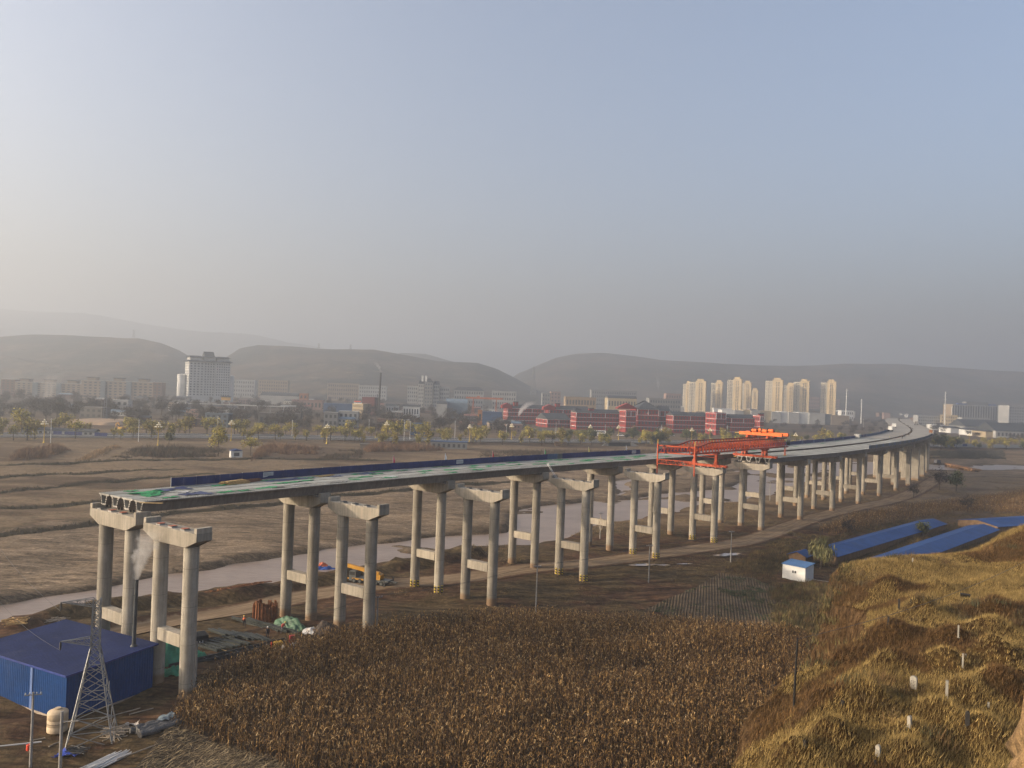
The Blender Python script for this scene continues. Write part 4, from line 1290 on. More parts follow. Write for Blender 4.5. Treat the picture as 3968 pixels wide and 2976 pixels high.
# the roof: ribs run along x
m = MB(); k = int(LY/.36)
ov = .35
pw = (LY+2*ov)/k
def rz_(x): return HT+.02 + (HT2-HT)*min(1, max(0, (x+ov)/(LX+2*ov)))*.7
for i in range(k):
    y = -ov+i*pw
    prof = [(y, 0), (y+pw*.7, 0), (y+pw*.78, .03), (y+pw*.92, .03), (y+pw, 0)]
    for (ya, za), (yb, zb) in zip(prof[:-1], prof[1:]):
        m.add([(-ov, ya, rz_(-ov)+za), (LX+ov, ya, rz_(LX+ov)+za), (LX+ov, yb, rz_(LX+ov)+zb), (-ov, yb, rz_(-ov)+zb)], [(0, 1, 2, 3)])
m.build('roof_sheet', shed_roof, shed)
m = MB()
m.bar((-ov, -ov-.02, rz_(-ov)-.08), (LX+ov, -ov-.02, rz_(LX+ov)-.08), .06, .22); m.bar((-ov-.03, -ov, rz_(-ov)-.08), (-ov-.03, LY+ov, rz_(-ov)-.08), .06, .22)
m.build('eaves_trim', shed_trim, shed)
# pale plinth strip and posts inside the walls
MB().box(.03, .12, 0, LY, -.5, .25).build('plinth', M('plinth', (.34, .28, .22), .9, .2, 1), shed)
MB().box(0, LX, .03, .12, -.5, .22).build('plinth', bpy.data.materials['plinth'], shed)
pipe_m = M('sooty_pipe', (.055, .060, .065), .55, .25, 1.5, metal=.3)
cb = onz(518, 2506, zg+HT+.3)
lc = Matrix.Rotation(-hdS, 3, 'Z') @ (Vector((cb.x, cb.y, 0))-Vector((A.x, A.y, 0)))
m = MB(); m.tube([(lc.x, lc.y, rz_(lc.x)-.3), (lc.x+.04, lc.y, 9.3), (lc.x+.08, lc.y, 13.3)], [.24, .22, .21], 14)
for z in (6.2, 9.2, 11.4): m.lathe([(.26, z), (.26, z+.1)], 14, (lc.x+.03, lc.y, 0))
m.lathe([(.42, rz_(lc.x)), (.25, rz_(lc.x)+.25)], 14, (lc.x, lc.y, 0))
m.build('flue_pipe', pipe_m, shed, True)
ptop = Vector((A.x, A.y, zg)) + Matrix.Rotation(hdS, 3, 'Z') @ Vector((lc.x+.08, lc.y, 13.3))

def smoke(name, base, drift, h, r0, r1, dens, lab, seed=0.0, col=(.75, .74, .73)):
    """a rising plume: closed lathe body filled with uneven volume"""
    m = MB(); n = 16; V = []; k = 14
    for j in range(k+1):
        f = j/k; rr_ = r0+(r1-r0)*f**.8
        cx_, cy2 = drift[0]*f**1.5, drift[1]*f**1.5
        for i in range(n):
            a = 2*pi*i/n; w = 1+.18*math.sin(3*a+j*1.7+seed)
            V.append((cx_+rr_*w*math.cos(a), cy2+rr_*w*math.sin(a), h*f))
    Fs = [tuple(reversed(range(n))), tuple(k*n+i for i in range(n))]
    for j in range(k):
        for i in range(n): Fs.append((j*n+i, j*n+(i+1) % n, (j+1)*n+(i+1) % n, (j+1)*n+i))
    t = NT(name)
    p = t.pos('object'); sp = t.n('ShaderNodeSeparateXYZ'); t.set(sp.inputs[0], p)
    f = t.math('DIVIDE', sp.outputs[2], h, clamp=True)
    off = t.math('POWER', f, 1.5)
    dx = t.math('SUBTRACT', sp.outputs[0], t.math('MULTIPLY', off, drift[0])); dy = t.math('SUBTRACT', sp.outputs[1], t.math('MULTIPLY', off, drift[1]))
    rad_ = t.math('SQRT', t.math('ADD', t.math('MULTIPLY', dx, dx), t.math('MULTIPLY', dy, dy)))
    R_ = t.math('ADD', r0, t.math('MULTIPLY', t.math('POWER', f, .8), r1-r0))
    q = t.math('DIVIDE', rad_, R_)
    nz1 = t.noise(t.mapping(p, (1, 1, .75)), 1.9/max(r1, .5), 5, .62, .5)
    body = t.math('SUBTRACT', t.math('MULTIPLY', nz1, 1.9), t.math('ADD', t.math('MULTIPLY', q, .62), .34))
    d_ = t.math('MULTIPLY', t.ramp(body, 0.0, .28), t.ramp(f, 1.0, .35))
    d_ = t.math('MULTIPLY', d_, t.math('SUBTRACT', 1.0, t.math('MULTIPLY', f, .55)))
    v = t.n('ShaderNodeVolumePrincipled'); t.set(v.inputs['Color'], col); t.set(v.inputs['Density'], t.math('MULTIPLY', d_, dens)); t.set(v.inputs['Anisotropy'], .1)
    t.nt.links.new(v.outputs[0], t.out.inputs['Volume'])
    t.mat.cycles.volume_step_rate = 1.0
    m.v, m.f, m.m = V, Fs, [0]*len(Fs)
    return tag(m.build(name, t.mat, None, False, loc=base), lab, 'smoke')
smoke('smoke_plume', ptop+Vector((0, 0, .02)), (1.8, .5), 6.5, .30, 2.1, 1.0, 'puff of grey smoke rising from the shed flue', .5)

# ------------------------------------------------------------------ lattice pylon
galv = M('galvanised_steel', (.25, .255, .255), .5, .15, 2, metal=.55)
pb = onz(356, 2862, 1.7)
pyl = empty('lattice_pylon', (pb.x, pb.y, 1.55), math.radians(20), 'grey steel lattice power pylon in front of the blue shed', 'pylon')
PH = 14.6
def pw_(z): return 2.15 + (.42-2.15)*min(z/9.6, 1) if z < 9.6 else .42 + (.34-.42)*(z-9.6)/5
lev = [0, 1.5, 3.0, 4.6, 6.1, 7.5, 8.7, 9.6, 10.3, 11.0, 11.7, 12.4, 13.1, 13.8, PH]
cor = [(-1, -1), (1, -1), (1, 1), (-1, 1)]
for sx_, sy_ in cor:
    m = MB()
    for a, b in zip(lev[:-1], lev[1:]): m.bar((sx_*pw_(a), sy_*pw_(a), a), (sx_*pw_(b), sy_*pw_(b), b), .10 if a < 9 else .08)
    m.build('leg', galv, pyl)
for j, (a, b) in enumerate(zip(lev[:-1], lev[1:])):
    m = MB()
    for k in range(4):
        c0, c1 = cor[k], cor[(k+1) % 4]
        p0, p1 = (c0[0]*pw_(a), c0[1]*pw_(a), a), (c1[0]*pw_(b), c1[1]*pw_(b), b)
        q0_, q1_ = (c1[0]*pw_(a), c1[1]*pw_(a), a), (c0[0]*pw_(b), c0[1]*pw_(b), b)
        m.bar(p0, p1, .065); m.bar(q0_, q1_, .065)
        if j % 2 == 0: m.bar((c0[0]*pw_(b), c0[1]*pw_(b), b), (c1[0]*pw_(b), c1[1]*pw_(b), b), .065)
    m.build('bracing', galv, pyl)
ARMS = []
for z, L_, s in ((PH-.3, 3.3, -1), (10.3, 3.2, -1)):
    m = MB(); tip = Vector((s*L_, 0, z+.1))
    for yy in (-.35, .35):
        m.bar((s*.35, yy, z+.35), tip, .07); m.bar((s*.35, yy, z-.45), tip, .07)
        for k in range(1, 4):
            f = k/4; a_ = Vector((s*.35, yy, z+.35)).lerp(tip, f); b_ = Vector((s*.35, yy, z-.45)).lerp(tip, f); m.bar(a_, b_, .04)
            c_ = Vector((s*.35, yy, z-.45)).lerp(tip, (k-1)/4); m.bar(a_, c_, .04)
    m.build('crossarm', galv, pyl); ARMS.append(tip)
    m = MB(); m.tube([tip, tip-Vector((0, 0, .9))], .05, 8)
    for k in range(5): m.lathe([(.1, 0), (.12, .04), (.1, .08)], 10, (tip.x, tip.y, tip.z-.2-k*.13))
    m.build('insulator', drumb, pyl)
MB().box(-.02, .02, -.25, .25, 5.0, 5.9).build('number_plate', whit, pyl, loc=(1.42, 0, 0))

# ------------------------------------------------------------------ utility poles and wires
pole_c = M('concrete_pole', (.27, .255, .235), .85, .15, 2)
def make_pole(h):
    root = empty('utility_pole')
    m = MB(); m.tube([(0, 0, -.5), (0, 0, h)], [.15, .09], 12); m.build('shaft', pole_c, root, True)
    m = MB(); m.bar((-.75, 0, h-.25), (.75, 0, h-.25), .09); m.build('crossarm', galv, root)
    for x in (-.65, -.3, .3, .65):
        m = MB(); m.lathe([(.04, 0), (.07, .06), (.05, .1), (.06, .16), (.02, .2)], 8, (x, 0, h-.2)); m.build('insulator', white_board, root)
    return root
poles = [((142, 2683), (118, 2972), 'bent-topped concrete utility pole left of the water tank'), ((778, 2486), (757, 2671), 'concrete utility pole beside the first near pier at the maize edge'),
         ((1466, 2309), (1459, 2451), 'concrete utility pole just right of the second near pier'), ((2086, 2190), (2076, 2373), 'concrete utility pole at the far edge of the maize field'),
         ((2524, 2111), (2513, 2258), 'concrete utility pole standing by the puddles'), ((2834, 2057), (2831, 2179), 'concrete utility pole beside the track left of the white cabin'),
         ((2325, 1985), (2325, 2088), 'concrete utility pole seen between the fifth pier columns'), ((2985, 1862), (2983, 1940), 'slim utility pole on the river bank behind the piers')]
tops = []
for (tp, bp, lab) in poles:
    q = P(*bp, fn=hz); d_ = (Vector((q.x, q.y, 0))).length
    top = at(tp[0], tp[1], q.y)
    h = max(4.5, min(11, top.z-q.z))
    r_ = make_pole(h); r_.location = q; r_.rotation_euler = (0, 0, random.uniform(.2, .6)); tag(r_, lab, 'utility pole', 'concrete utility poles')
    tops.append(Vector((q.x, q.y, q.z+h-.05)))
# bare post in front of the tank
q = onz(232, 2985, 1.6); m = MB(); m.tube([(0, 0, -.4), (0, 0, 5.6)], [.16, .13], 12); m.bar((-.1, 0, 4.6), (1.6, 0, 4.75), .08)
tag(m.build('bare_post', pole_c, None, True, loc=q), 'plain grey post in front of the cream tank', 'post')
wire_m = M('wire', (.05, .05, .05), .5, .1, 1)
def wire(a, b, sag, r_, lab, n=14):
    a, b = Vector(a), Vector(b)
    pts = [a.lerp(b, k/n) - Vector((0, 0, sag*4*(k/n)*(1-k/n))) for k in range(n+1)]
    m = MB(); m.tube([p_-a for p_ in pts], r_, 5)
    return tag(m.build('overhead_wire', wire_m, None, loc=a), lab, 'wire', 'overhead wires')
for a, b in ((1, 2), (2, 3), (3, 4), (4, 5)):
    for o in (-.65, -.3, .65):
        off = Vector((o*.9, o*.4, .15))
        wire(tops[a]+off, tops[b]+off, .7, .014, 'thin wire slung between the concrete poles along the maize field')
M_p = Matrix.Translation(pyl.location) @ Matrix.Rotation(math.radians(20), 4, 'Z')
for tip, far in ((ARMS[0], at(-60, 2030, 150)), (ARMS[1], at(-60, 2250, 130))):
    wire(M_p @ (tip-Vector((0, 0, .9))), far, 1.2, .018, 'power line running left from the pylon over the river')

# ------------------------------------------------------------------ yard clutter at the lower left
cream = M('cream_plastic', (.50, .39, .26), .6, .12, 1.5)
q = onz(222, 2830, 1.62)
tk = empty('water_tank', q, .3, 'cream plastic water tank beside the blue shed', 'tank')
m = MB(); m.lathe([(.98, 0), (1.0, .05), (1.0, .55), (.975, .58), (.975, .64), (1.0, .67), (1.0, 1.2), (.975, 1.23), (.975, 1.29), (1.0, 1.32), (1.0, 1.95), (.94, 2.05), (.5, 2.25), (.3, 2.27)], 28); m.build('body', cream, tk, True)
m = MB(); m.lathe([(.34, 2.26), (.34, 2.36), (.3, 2.4)], 20); m.build('lid', cream, tk, True)
m = MB(); m.lathe([(1.012, .9), (1.012, .94)], 28); m.build('band', steel_dark, tk)
m = MB(); m.lathe([(.26, 0), (.27, .3), (.26, .75), (.2, .8)], 16)
tag(m.build('red_drum', M('red_paint', (.55, .06, .03), .5, .15, 2), None, True, loc=onz(112, 2915, 1.55)), 'small red drum by the foot of the left pole', 'drum')

stick_w = M('bleached_wood', (.30, .25, .19), .85, .2, 3)
def stick_pile(name, lab, cat, px, py, n, L, r_, mat, spread, hgt, rz, jit, part='stick', z=1.6, group=None, tilt=.15, curve=.0):
    q = onz(px, py, z)
    root = empty(name, (q.x, q.y, gz0(q.x, q.y)), rz, lab, cat, group)
    r2 = random.Random(px*7+py)
    for k in range(n):
        l = L*r2.uniform(.6, 1.1); a = r2.gauss(0, jit); hgt_k = r_ + hgt*r2.random()*(1-abs(k/n-.5)*1.2)
        y = (k/n-.5)*spread + r2.uniform(-.1, .1); x = r2.uniform(-.25, .25)*L*.4
        dz_ = r2.uniform(-tilt, tilt)*l*.3
        m = MB(); d0 = Vector((math.cos(a), math.sin(a), 0))*l/2
        mid = Vector((0, 0, abs(dz_)*.2)) + Vector((-math.sin(a), math.cos(a), 0))*curve*r2.uniform(-1, 1)
        m.tube([-d0 + Vector((0, 0, max(0, -dz_))), mid + Vector((0, 0, abs(dz_)/2)), d0 + Vector((0, 0, max(0, dz_)))], [r_*.9, r_, r_*.85], 6)
        m.build(part, mat, root, loc=(x, y, hgt_k))
    return root
pvc = M('white_pvc', (.46, .455, .44), .45, .06, 2)
stick_pile('pipe_bundle', 'bundle of long white pipes lying on the ground at the bottom edge', 'pipes', 440, 2930, 26, 9.5, .055, pvc, 1.9, .16, math.radians(66), .05, 'pipe', tilt=.02)
stick_pile('branch_pile', 'tangle of bleached branches right of the pylon foot', 'branches', 445, 2850, 34, 2.8, .05, stick_w, 2.2, .45, .4, .8, 'branch', curve=.35)
stick_pile('pole_pile', 'heap of yellow wooden poles behind the left end of the shed', 'poles', 60, 2455, 30, 3.4, .05, timber, 3.0, .5, .7, .55, 'pole', z=1.0)
stick_pile('pole_pile', 'heap of pale poles behind the ridge of the blue shed', 'poles', 215, 2425, 22, 3.2, .05, stick_w, 2.2, .4, .5, .5, 'pole', z=1.0)
stick_pile('metal_scrap', 'dark scrap metal and blue sheet around the pylon foot', 'scrap', 300, 2915, 26, 2.0, .035, steel_dark, 1.8, .3, .5, .7, 'rod')
q = onz(262, 2930, 1.6); V, Fa = rag(1.4, 2.2, 71, .3); tag(obj('tarpaulin', np_mesh('tarpaulin', V, Fa, M('bright_blue_tarp', (.03, .06, .32), .5, .2, 2), smooth=True), None, (q.x, q.y, gz0(q.x, q.y)+.05)), 'small bright blue tarpaulin under the pylon', 'tarpaulin')
V, Fa = rag(.9, 1.3, 72, .35); q = onz(513, 2810, 1.6); tag(obj('rubble_heap', np_mesh('rubble_heap', V, Fa, M('pale_rubble', (.42, .38, .34), .9, .2, 4), smooth=True), None, (q.x, q.y, gz0(q.x, q.y)+.03)), 'small pale rubble heap right of the shed corner', 'rubble')
# long white pipe, planks and cut stones
m = MB(); m.tube([(-2.4, 0, .08), (2.4, 0, .10)], .08, 10); q = onz(55, 2895, 1.6); tag(m.build('loose_pipe', pvc, None, loc=(q.x, q.y, gz0(q.x, q.y)), rot=(0, 0, .35)), 'single white pipe lying on the ground at the left edge', 'pipe')
for (px, py, l, rz, lab) in ((470, 2765, 4.2, .85, 'long pale timber along the foot of the shed end wall'), (150, 2862, 1.2, .6, 'short pale stick near the left pole'), (212, 2890, 1.3, 1.2, 'upright-lying pale stick between the two posts'), (548, 2760, 2.6, .8, 'pale timber by the shed corner beside the pier'), (585, 2900, 7.0, .95, 'long grey log along the edge of the harvested plot')):
    m = MB(); m.tube([(-l/2, 0, .07), (0, .05, .07), (l/2, 0, .07)], .07, 8); q = onz(px, py, 1.6); tag(m.build('loose_timber', stick_w, None, loc=(q.x, q.y, gz0(q.x, q.y)+.02), rot=(0, 0, rz)), lab, 'timber')
# rolled wire mesh
mesh_m = M('grey_wire_mesh', (.13, .125, .12), .6, .3, 6, metal=.3, fine=.5)
q = onz(600, 2838, 1.6); root = empty('wire_mesh_roll', (q.x, q.y, gz0(q.x, q.y)), math.radians(52), 'grey heap of rolled wire mesh and nets beside the maize', 'wire mesh')
for k in range(4):
    m = MB(); n = 12
    m.tube([(-2.2+i*.4, .10*math.sin(i*1.3+k), .32+.06*math.sin(i*2.1+k)) for i in range(n)], [.34+.05*math.sin(i*1.9+k) for i in range(n)], 10); m.build('roll', mesh_m, root, True, loc=(random.uniform(-.4, .4), (k-1.5)*.62, 0 if k % 2 else .05))
V, Fa = rag(1.2, 2.0, 77, .3); obj('sheet', np_mesh('sheet', V, Fa, M('blue_grey_sheet', (.16, .20, .22), .6, .2, 2), smooth=True), root, (1.6, .6, .62))

# ------------------------------------------------------------------ steel yard between the piers
grey_st = M('grey_green_steel', (.045, .051, .047), .6, .2, 1.5, metal=.25, fine=.2)
rust_st = M('rusty_steel', (.23, .095, .040), .8, .35, 1.5, fine=.4)
def beam_row(lab, corners, n, L, z=.05):
    """a row of steel beams: corner pixels of the first and last beam centre"""
    a, b = P(*corners[0], fn=hz), P(*corners[1], fn=hz)
    rz = corners[2]
    root = empty('steel_beams', a, 0, lab, 'steel beams', 'steel beams laid out in the yard')
    r2 = random.Random(corners[0][0])
    for k in range(n):
        q = a.lerp(b, k/max(1, n-1)); zz = gz0(q.x, q.y)
        m = MB(); l = L*r2.uniform(.8, 1.1)
        # I-beam
        m.box(-l/2, l/2, -.17, .17, 0, .03); m.box(-l/2, l/2, -.015, .015, .03, .30); m.box(-l/2, l/2, -.17, .17, .30, .33)
        o = m.build('beam', grey_st, root, loc=(q.x-a.x, q.y-a.y, zz-a.z+z+(k % 3)*.05), rot=(r2.choice([0, pi/2])*0 + r2.uniform(-.1, .1), 0, rz+r2.uniform(-.10, .10)))
    return root
beam_row('row of grey green steel beams nearest the first pier', ((790, 2512), (915, 2488), 2.7), 8, 5.5)
beam_row('middle row of grey green steel beams in the yard', ((840, 2455), (1020, 2478), 2.45), 11, 5.0)
beam_row('long grey steel beams beside the sheet pile ring', ((960, 2420), (1080, 2440), 2.55), 9, 9.0)
# dark corrugated stack and long formwork trough
m = MB()
for k in range(9): m.box(-1.6, 1.6, -1.2+k*.27, -1.0+k*.27, 0, 1.25+.06*(k % 2))
q = P(800, 2500, hz); tag(bpy.data.objects[m.build('panel_stack', drumb, None, loc=(q.x-2.0, q.y+.8, q.z), rot=(0, 0, .6)).name], 'dark stack of corrugated panels against the first near pier', 'panels')
q = P(900, 2545, hz)
m = MB(); m.box(-8.5, 8.5, -.7, -.6, 0, .75); m.box(-8.5, 8.5, .6, .7, 0, .75); m.box(-8.5, 8.5, -.6, .6, .03, .12)
for k in range(12): m.box(-8.3+k*1.5, -8.2+k*1.5, -.78, .78, .05, .6)
tag(m.build('formwork', steel_dark, None, loc=q, rot=(0, 0, math.radians(47))), 'long black formwork trough at the edge of the maize', 'formwork')
# sheet pile ring
q = P(1026, 2405, hz)
rg = empty('sheet_pile_ring', q, 0, 'ring of rusty upright steel sheet piles beside the second far pier', 'sheet piles')
for k in range(22):
    a = 2*pi*k/22; h = random.uniform(2.3, 3.3)
    m = MB(); m.box(-.24, .24, -.03, .03, 0, h); m.box(-.26, -.20, .03, .2, 0, h); m.box(.20, .26, .03, .2, 0, h)
    m.build('sheet_pile', rust_st, rg, loc=(1.75*math.cos(a), 1.35*math.sin(a), -.2), rot=(0, 0, a+pi/2 + (pi if k % 2 else 0)))
# tarpaulin heaps
tarp_g = M('green_tarpaulin', (.05, .23, .13), .6, .25, 1.2)
tarp_p = M('pale_green_tarpaulin', (.070, .135, .082), .6, .25, 1.2)
def heap(px, py, lx, ly, h, mat, lab, rz=0.0, seed=1, name='tarpaulin_heap', cat='tarpaulin'):
    q = P(px, py, hz)
    n, k = 34, 24
    u, v = np.meshgrid(np.linspace(-1, 1, n), np.linspace(-1, 1, k)); u, v = u.ravel(), v.ravel()
    e = np.clip(1-(u**2+v**2)*.95, 0, 1)
    z = h*e**.6*(1+fbm(u*3+seed, v*3, 1.1, 3, seed)*1.1) + fbm(u*8, v*8+seed, 1.2, 3, seed+2)*.22*h*(e > 0)
    z = np.where(e <= 0, -.15, z)
    Fa = np.array([(j*n+i, j*n+i+1, (j+1)*n+i+1, (j+1)*n+i) for j in range(k-1) for i in range(n-1)])
    s = e[Fa].max(1) > 0
    return tag(obj(name, np_mesh(name, np.c_[u*lx*(1+fbm(u*2, v*2, 1, 2, seed)*.3), v*ly, z], Fa[s], mat, smooth=True), None, q, (0, 0, rz)), lab, cat)
heap(672, 2560, 2.6, 2.0, 2.4, tarp_g, 'tall heap under a green tarpaulin behind the first near pier', .9, 1)
heap(672, 2612, 1.9, .8, .8, tarp_g, 'low green tarpaulin heap in front of the tall one', .2, 3)
heap(768, 2545, 1.1, .7, .6, tarp_g, 'small green tarpaulin fold right of the first near pier', .2, 6)
heap(1125, 2425, 3.6, 1.3, 1.0, tarp_p, 'long pale green tarpaulin beside the sheet piles', -.75, 4)
heap(1208, 2452, 1.5, .8, .6, M('white_tarpaulin', (.42, .42, .42), .6, .15, 1.5), 'white tarpaulin heap by the second near pier', -.2, 5)
heap(1265, 2450, 2.2, 1.3, 1.1, M('dark_rubble', (.075, .060, .050), .95, .4, 2, fine=.4), 'dark heap of rubble at the foot of the second near pier', .1, 8, 'rubble_heap', 'rubble')
heap(1262, 2215, 3.0, 1.4, 1.0, M('blue_tarpaulin', (.03, .08, .28), .55, .2, 1.5), 'blue tarpaulin heap on the river bank behind the second pier', .3, 9)
heap(1248, 2206, 1.8, .8, 1.1, M('orange_tarpaulin', (.45, .12, .06), .6, .2, 1.5), 'orange tarpaulin heap on the river bank behind the second pier', .3, 10)
# rust frames on the berm
for k in range(16):
    s = k/15; px, py = 800+s*330, 2296-s*58
    q = P(px, py, hz); m = MB(); l = random.uniform(2.0, 3.4); w = random.uniform(.6, 1.1)
    for yy in (-w/2, w/2): m.bar((-l/2, yy, 0), (l/2, yy, 0), .10)
    for xx in (-l/2, 0, l/2): m.bar((xx, -w/2, .0), (xx, w/2, 0), .07)
    tag(m.build('rusty_rack', rust_st, None, loc=(q.x, q.y, q.z+.10), rot=(random.uniform(-.08, .08), 0, .65+random.uniform(-.3, .3))), f'{ORD[k]} rusty orange frame from the left on the river berm', 'frame', 'rusty frames along the berm')
# generator, cabinet, gas bottles
def cabinet(px, py, d, mat, lab, name, cat):
    q = P(px, py, hz); root = empty(name, q, .5, lab, cat)
    MB().box(-d[0]/2, d[0]/2, -d[1]/2, d[1]/2, .12, d[2]).build('housing', mat, root)
    MB().box(-d[0]/2+.05, d[0]/2-.05, -d[1]/2-.012, -d[1]/2-.002, .2, d[2]-.1).build('door', mat, root)
    MB().box(-d[0]/2+.05, d[0]/2-.05, -d[1]/2+.05, d[1]/2-.05, 0, .119).build('base_frame', steel_dark, root)
cabinet(1077, 2512, (1.1, .8, .95), M('yellow_paint', (.55, .34, .04), .6, .15, 2), 'yellow generator on the bare ground in front of the maize', 'generator', 'generator')
cabinet(1131, 2497, (.75, .6, 1.3), M('dark_red_paint', (.28, .03, .03), .6, .15, 2), 'dark red electrical cabinet beside the yellow generator', 'cabinet', 'cabinet')
heap(1112, 2512, .9, .5, .5, bpy.data.materials['white_tarpaulin'], 'small white sack heap between generator and cabinet', .2, 12, 'sack_heap', 'sacks')
heap(1150, 2500, .8, .4, .4, bpy.data.materials['white_tarpaulin'], 'small white sack heap right of the red cabinet', .2, 13, 'sack_heap', 'sacks')
m = MB(); m.lathe([(.11, 0), (.11, .7), (.06, .82), (.03, .9)], 12); q = P(1051, 2510, hz); tag(m.build('gas_bottle', bpy.data.materials['red_paint'], None, True, loc=q), 'small red gas bottle left of the generator', 'gas bottle')
for (px, py, l, rz) in ((862, 2520, 2.0, 2.6), (905, 2500, 1.6, 2.5), (850, 2538, 4.4, .1)):
    m = MB(); m.box(-l/2, l/2, -.09, .09, 0, .08); q = P(px, py, hz); tag(m.build('loose_board', timber if l < 4 else steel_dark, None, loc=(q.x, q.y, q.z+.03), rot=(0, 0, rz)), 'loose board lying on the yard floor', 'board', 'loose boards in the yard')
# workers
qa, qb, qc = P(946, 2428, hz), P(1036, 2474, hz), P(1091, 2452, hz)
person(qa, 2.0, (.10, .04, .03), (.025, .025, .03), (.60, .42, .06), 'worker in yellow helmet bending over the long steel beams', 'bend', (.50, .12, .04))
person(qb, -1.2, (.03, .03, .035), (.02, .02, .025), (.70, .70, .70), 'worker in white helmet and dark clothes walking past the beams', 'stand')
person(qc, .8, (.25, .05, .04), (.10, .10, .12), (.60, .45, .08), 'worker in red vest and yellow helmet beside the pale tarpaulin', 'bend', (.50, .07, .05))
q = P(693, 2485, hz); person(q, .2, (.03, .03, .035), (.02, .02, .025), (.05, .05, .05), 'dark figure half hidden behind the first near pier')

# ------------------------------------------------------------------ truck crane on the track
cr_y = M('crane_yellow', (.42, .215, .028), .45, .12, 1.5)
cr_g = M('carrier_grey', (.085, .09, .085), .55, .2, 1.5)
tyre = M('tyre_rubber', (.02, .02, .02), .85, .2, 3)
qc = P(1440, 2262, hz)
crn = empty('truck_crane', qc, math.radians(-18), 'yellow truck crane with folded boom parked on the track behind the second pier', 'truck crane')
crn.scale = (.85, .85, .85)
m = MB(); m.box(-5.2, 4.6, -1.2, 1.2, .75, 1.25); m.box(-5.2, -4.4, -1.25, 1.25, .5, 1.3); m.build('chassis', cr_g, crn)
m = MB(); m.prism([(-5.2, 1.25), (-5.2, 2.5), (-5.0, 2.75), (-3.6, 2.75), (-3.45, 1.25)], 'y', -1.2, 1.2); m.build('cab', cr_g, crn)
MB().box(-5.13, -3.7, -1.215, -1.205, 1.8, 2.55).build('cab_window', drumb, crn)
for x in (-3.9, -2.4, 1.6, 3.0):
    for s in (-1, 1):
        m = MB(); m.lathe([(.35, -.17), (.54, -.15), (.56, 0), (.54, .15), (.35, .17)], 18); w_ = m.build('wheel', tyre, crn, True, loc=(x, s*1.1, .56), rot=(pi/2, 0, 0))
        m = MB(); m.lathe([(.30, -.18), (.30, .18)], 14); m.build('rim', cr_g, w_)
m = MB(); m.box(-1.2, 2.6, -1.1, 1.1, 1.3, 1.75); m.prism([(.2, 1.75), (.2, 2.7), (1.4, 2.7), (2.6, 2.3), (2.6, 1.75)], 'y', -.9, .9); m.build('superstructure', cr_y, crn)
m = MB(); m.prism([(-.9, 1.75), (-.9, 3.1), (.0, 3.2), (.5, 1.75)], 'y', .35, 1.15); m.build('operator_cab', cr_y, crn)
m = MB(); m.bar((2.0, -.2, 2.5), (-6.2, -.2, 3.7), .72, .8); m.build('boom', cr_y, crn)
m = MB(); m.bar((-6.2, -.2, 3.7), (-7.4, -.2, 3.88), .55, .62); m.build('boom_tip', cr_y, crn)
m = MB(); m.box(-7.7, -7.2, -.5, .1, 3.0, 4.2); m.build('boom_head', drumb, crn)
m = MB(); m.bar((.3, -.2, 1.8), (-2.6, -.2, 2.9), .3); m.build('lift_cylinder', galv, crn)
for x in (-.6, 4.3):
    for s in (-1, 1):
        m = MB(); m.box(x-.15, x+.15, s*1.2, s*2.3, .8, 1.05); m.box(x-.12, x+.12, s*2.1, s*2.3, .2, 1.6); m.build('outrigger', steel_dark, crn)
m = MB(); m.bar((4.6, 0, 1.0), (6.3, 0, .9), .3); m.bar((6.2, -.7, .9), (6.2, .7, .9), .15); m.build('tow_bar', cr_g, crn)
MB().box(-5.6, -1.5, -1.22, -1.205, .82, 1.18).build('side_stripe', cr_y, crn)

# black and yellow guards on pier feet
t = NT('hazard_stripes'); p = t.pos('object'); sp = t.n('ShaderNodeSeparateXYZ'); t.set(sp.inputs[0], p)
fr = t.math('FRACT', t.math('ADD', t.math('MULTIPLY', sp.outputs[2], 1.9), t.math('MULTIPLY', sp.outputs[0], .6)))
haz = t.finish(t.mix(t.math('GREATER_THAN', fr, .5), (.03, .03, .03), (.55, .42, .03)), .6)
GUARD = MB().box(-.14, .14, -.06, .06, 0, 1.5).mesh('pier_guard', haz)
for i, side in ((2, 'F'), (3, 'N'), (4, 'N'), (5, 'N')):
    q = node(i, side)
    for s in (-1, 1):
        c0 = Vector((q.x+math.sin(HD[i])*s*COLS/2, q.y-math.cos(HD[i])*s*COLS/2, 0))
        for a in (-2.3, -1.5, -.7):
            x, y = c0.x+math.cos(a)*(COLD/2+.05), c0.y+math.sin(a)*(COLD/2+.05)
            tag(obj('pier_guard', GUARD, None, (x, y, gz0(x, y)-.05), (0, 0, a+pi/2)), 'yellow and black striped guard on a pier foot beside the track', 'guard', 'striped guards on pier feet')
# rope coil hung on the fifth far pier tie beam
q = node(4, 'F'); m = MB()
for k in range(5): m.tube([(0.02*k, .5*math.cos(a_)*(.8+.05*k), -1.5+1.5*math.sin(a_)*(.9+.03*k)) for a_ in np.linspace(0, 2*pi, 18)], .05, 6)
hb = (ztop(4, 'F')-gz0(q.x, q.y))*.63
tag(m.build('rope_coil', stick_w, None, loc=(q.x-math.cos(HD[4])*.72+.6, q.y-math.sin(HD[4])*.72-.4, ztop(4, 'F')-hb+.75), rot=(0, 0, HD[4])), 'pale coil of rope hanging on a tie beam', 'rope')
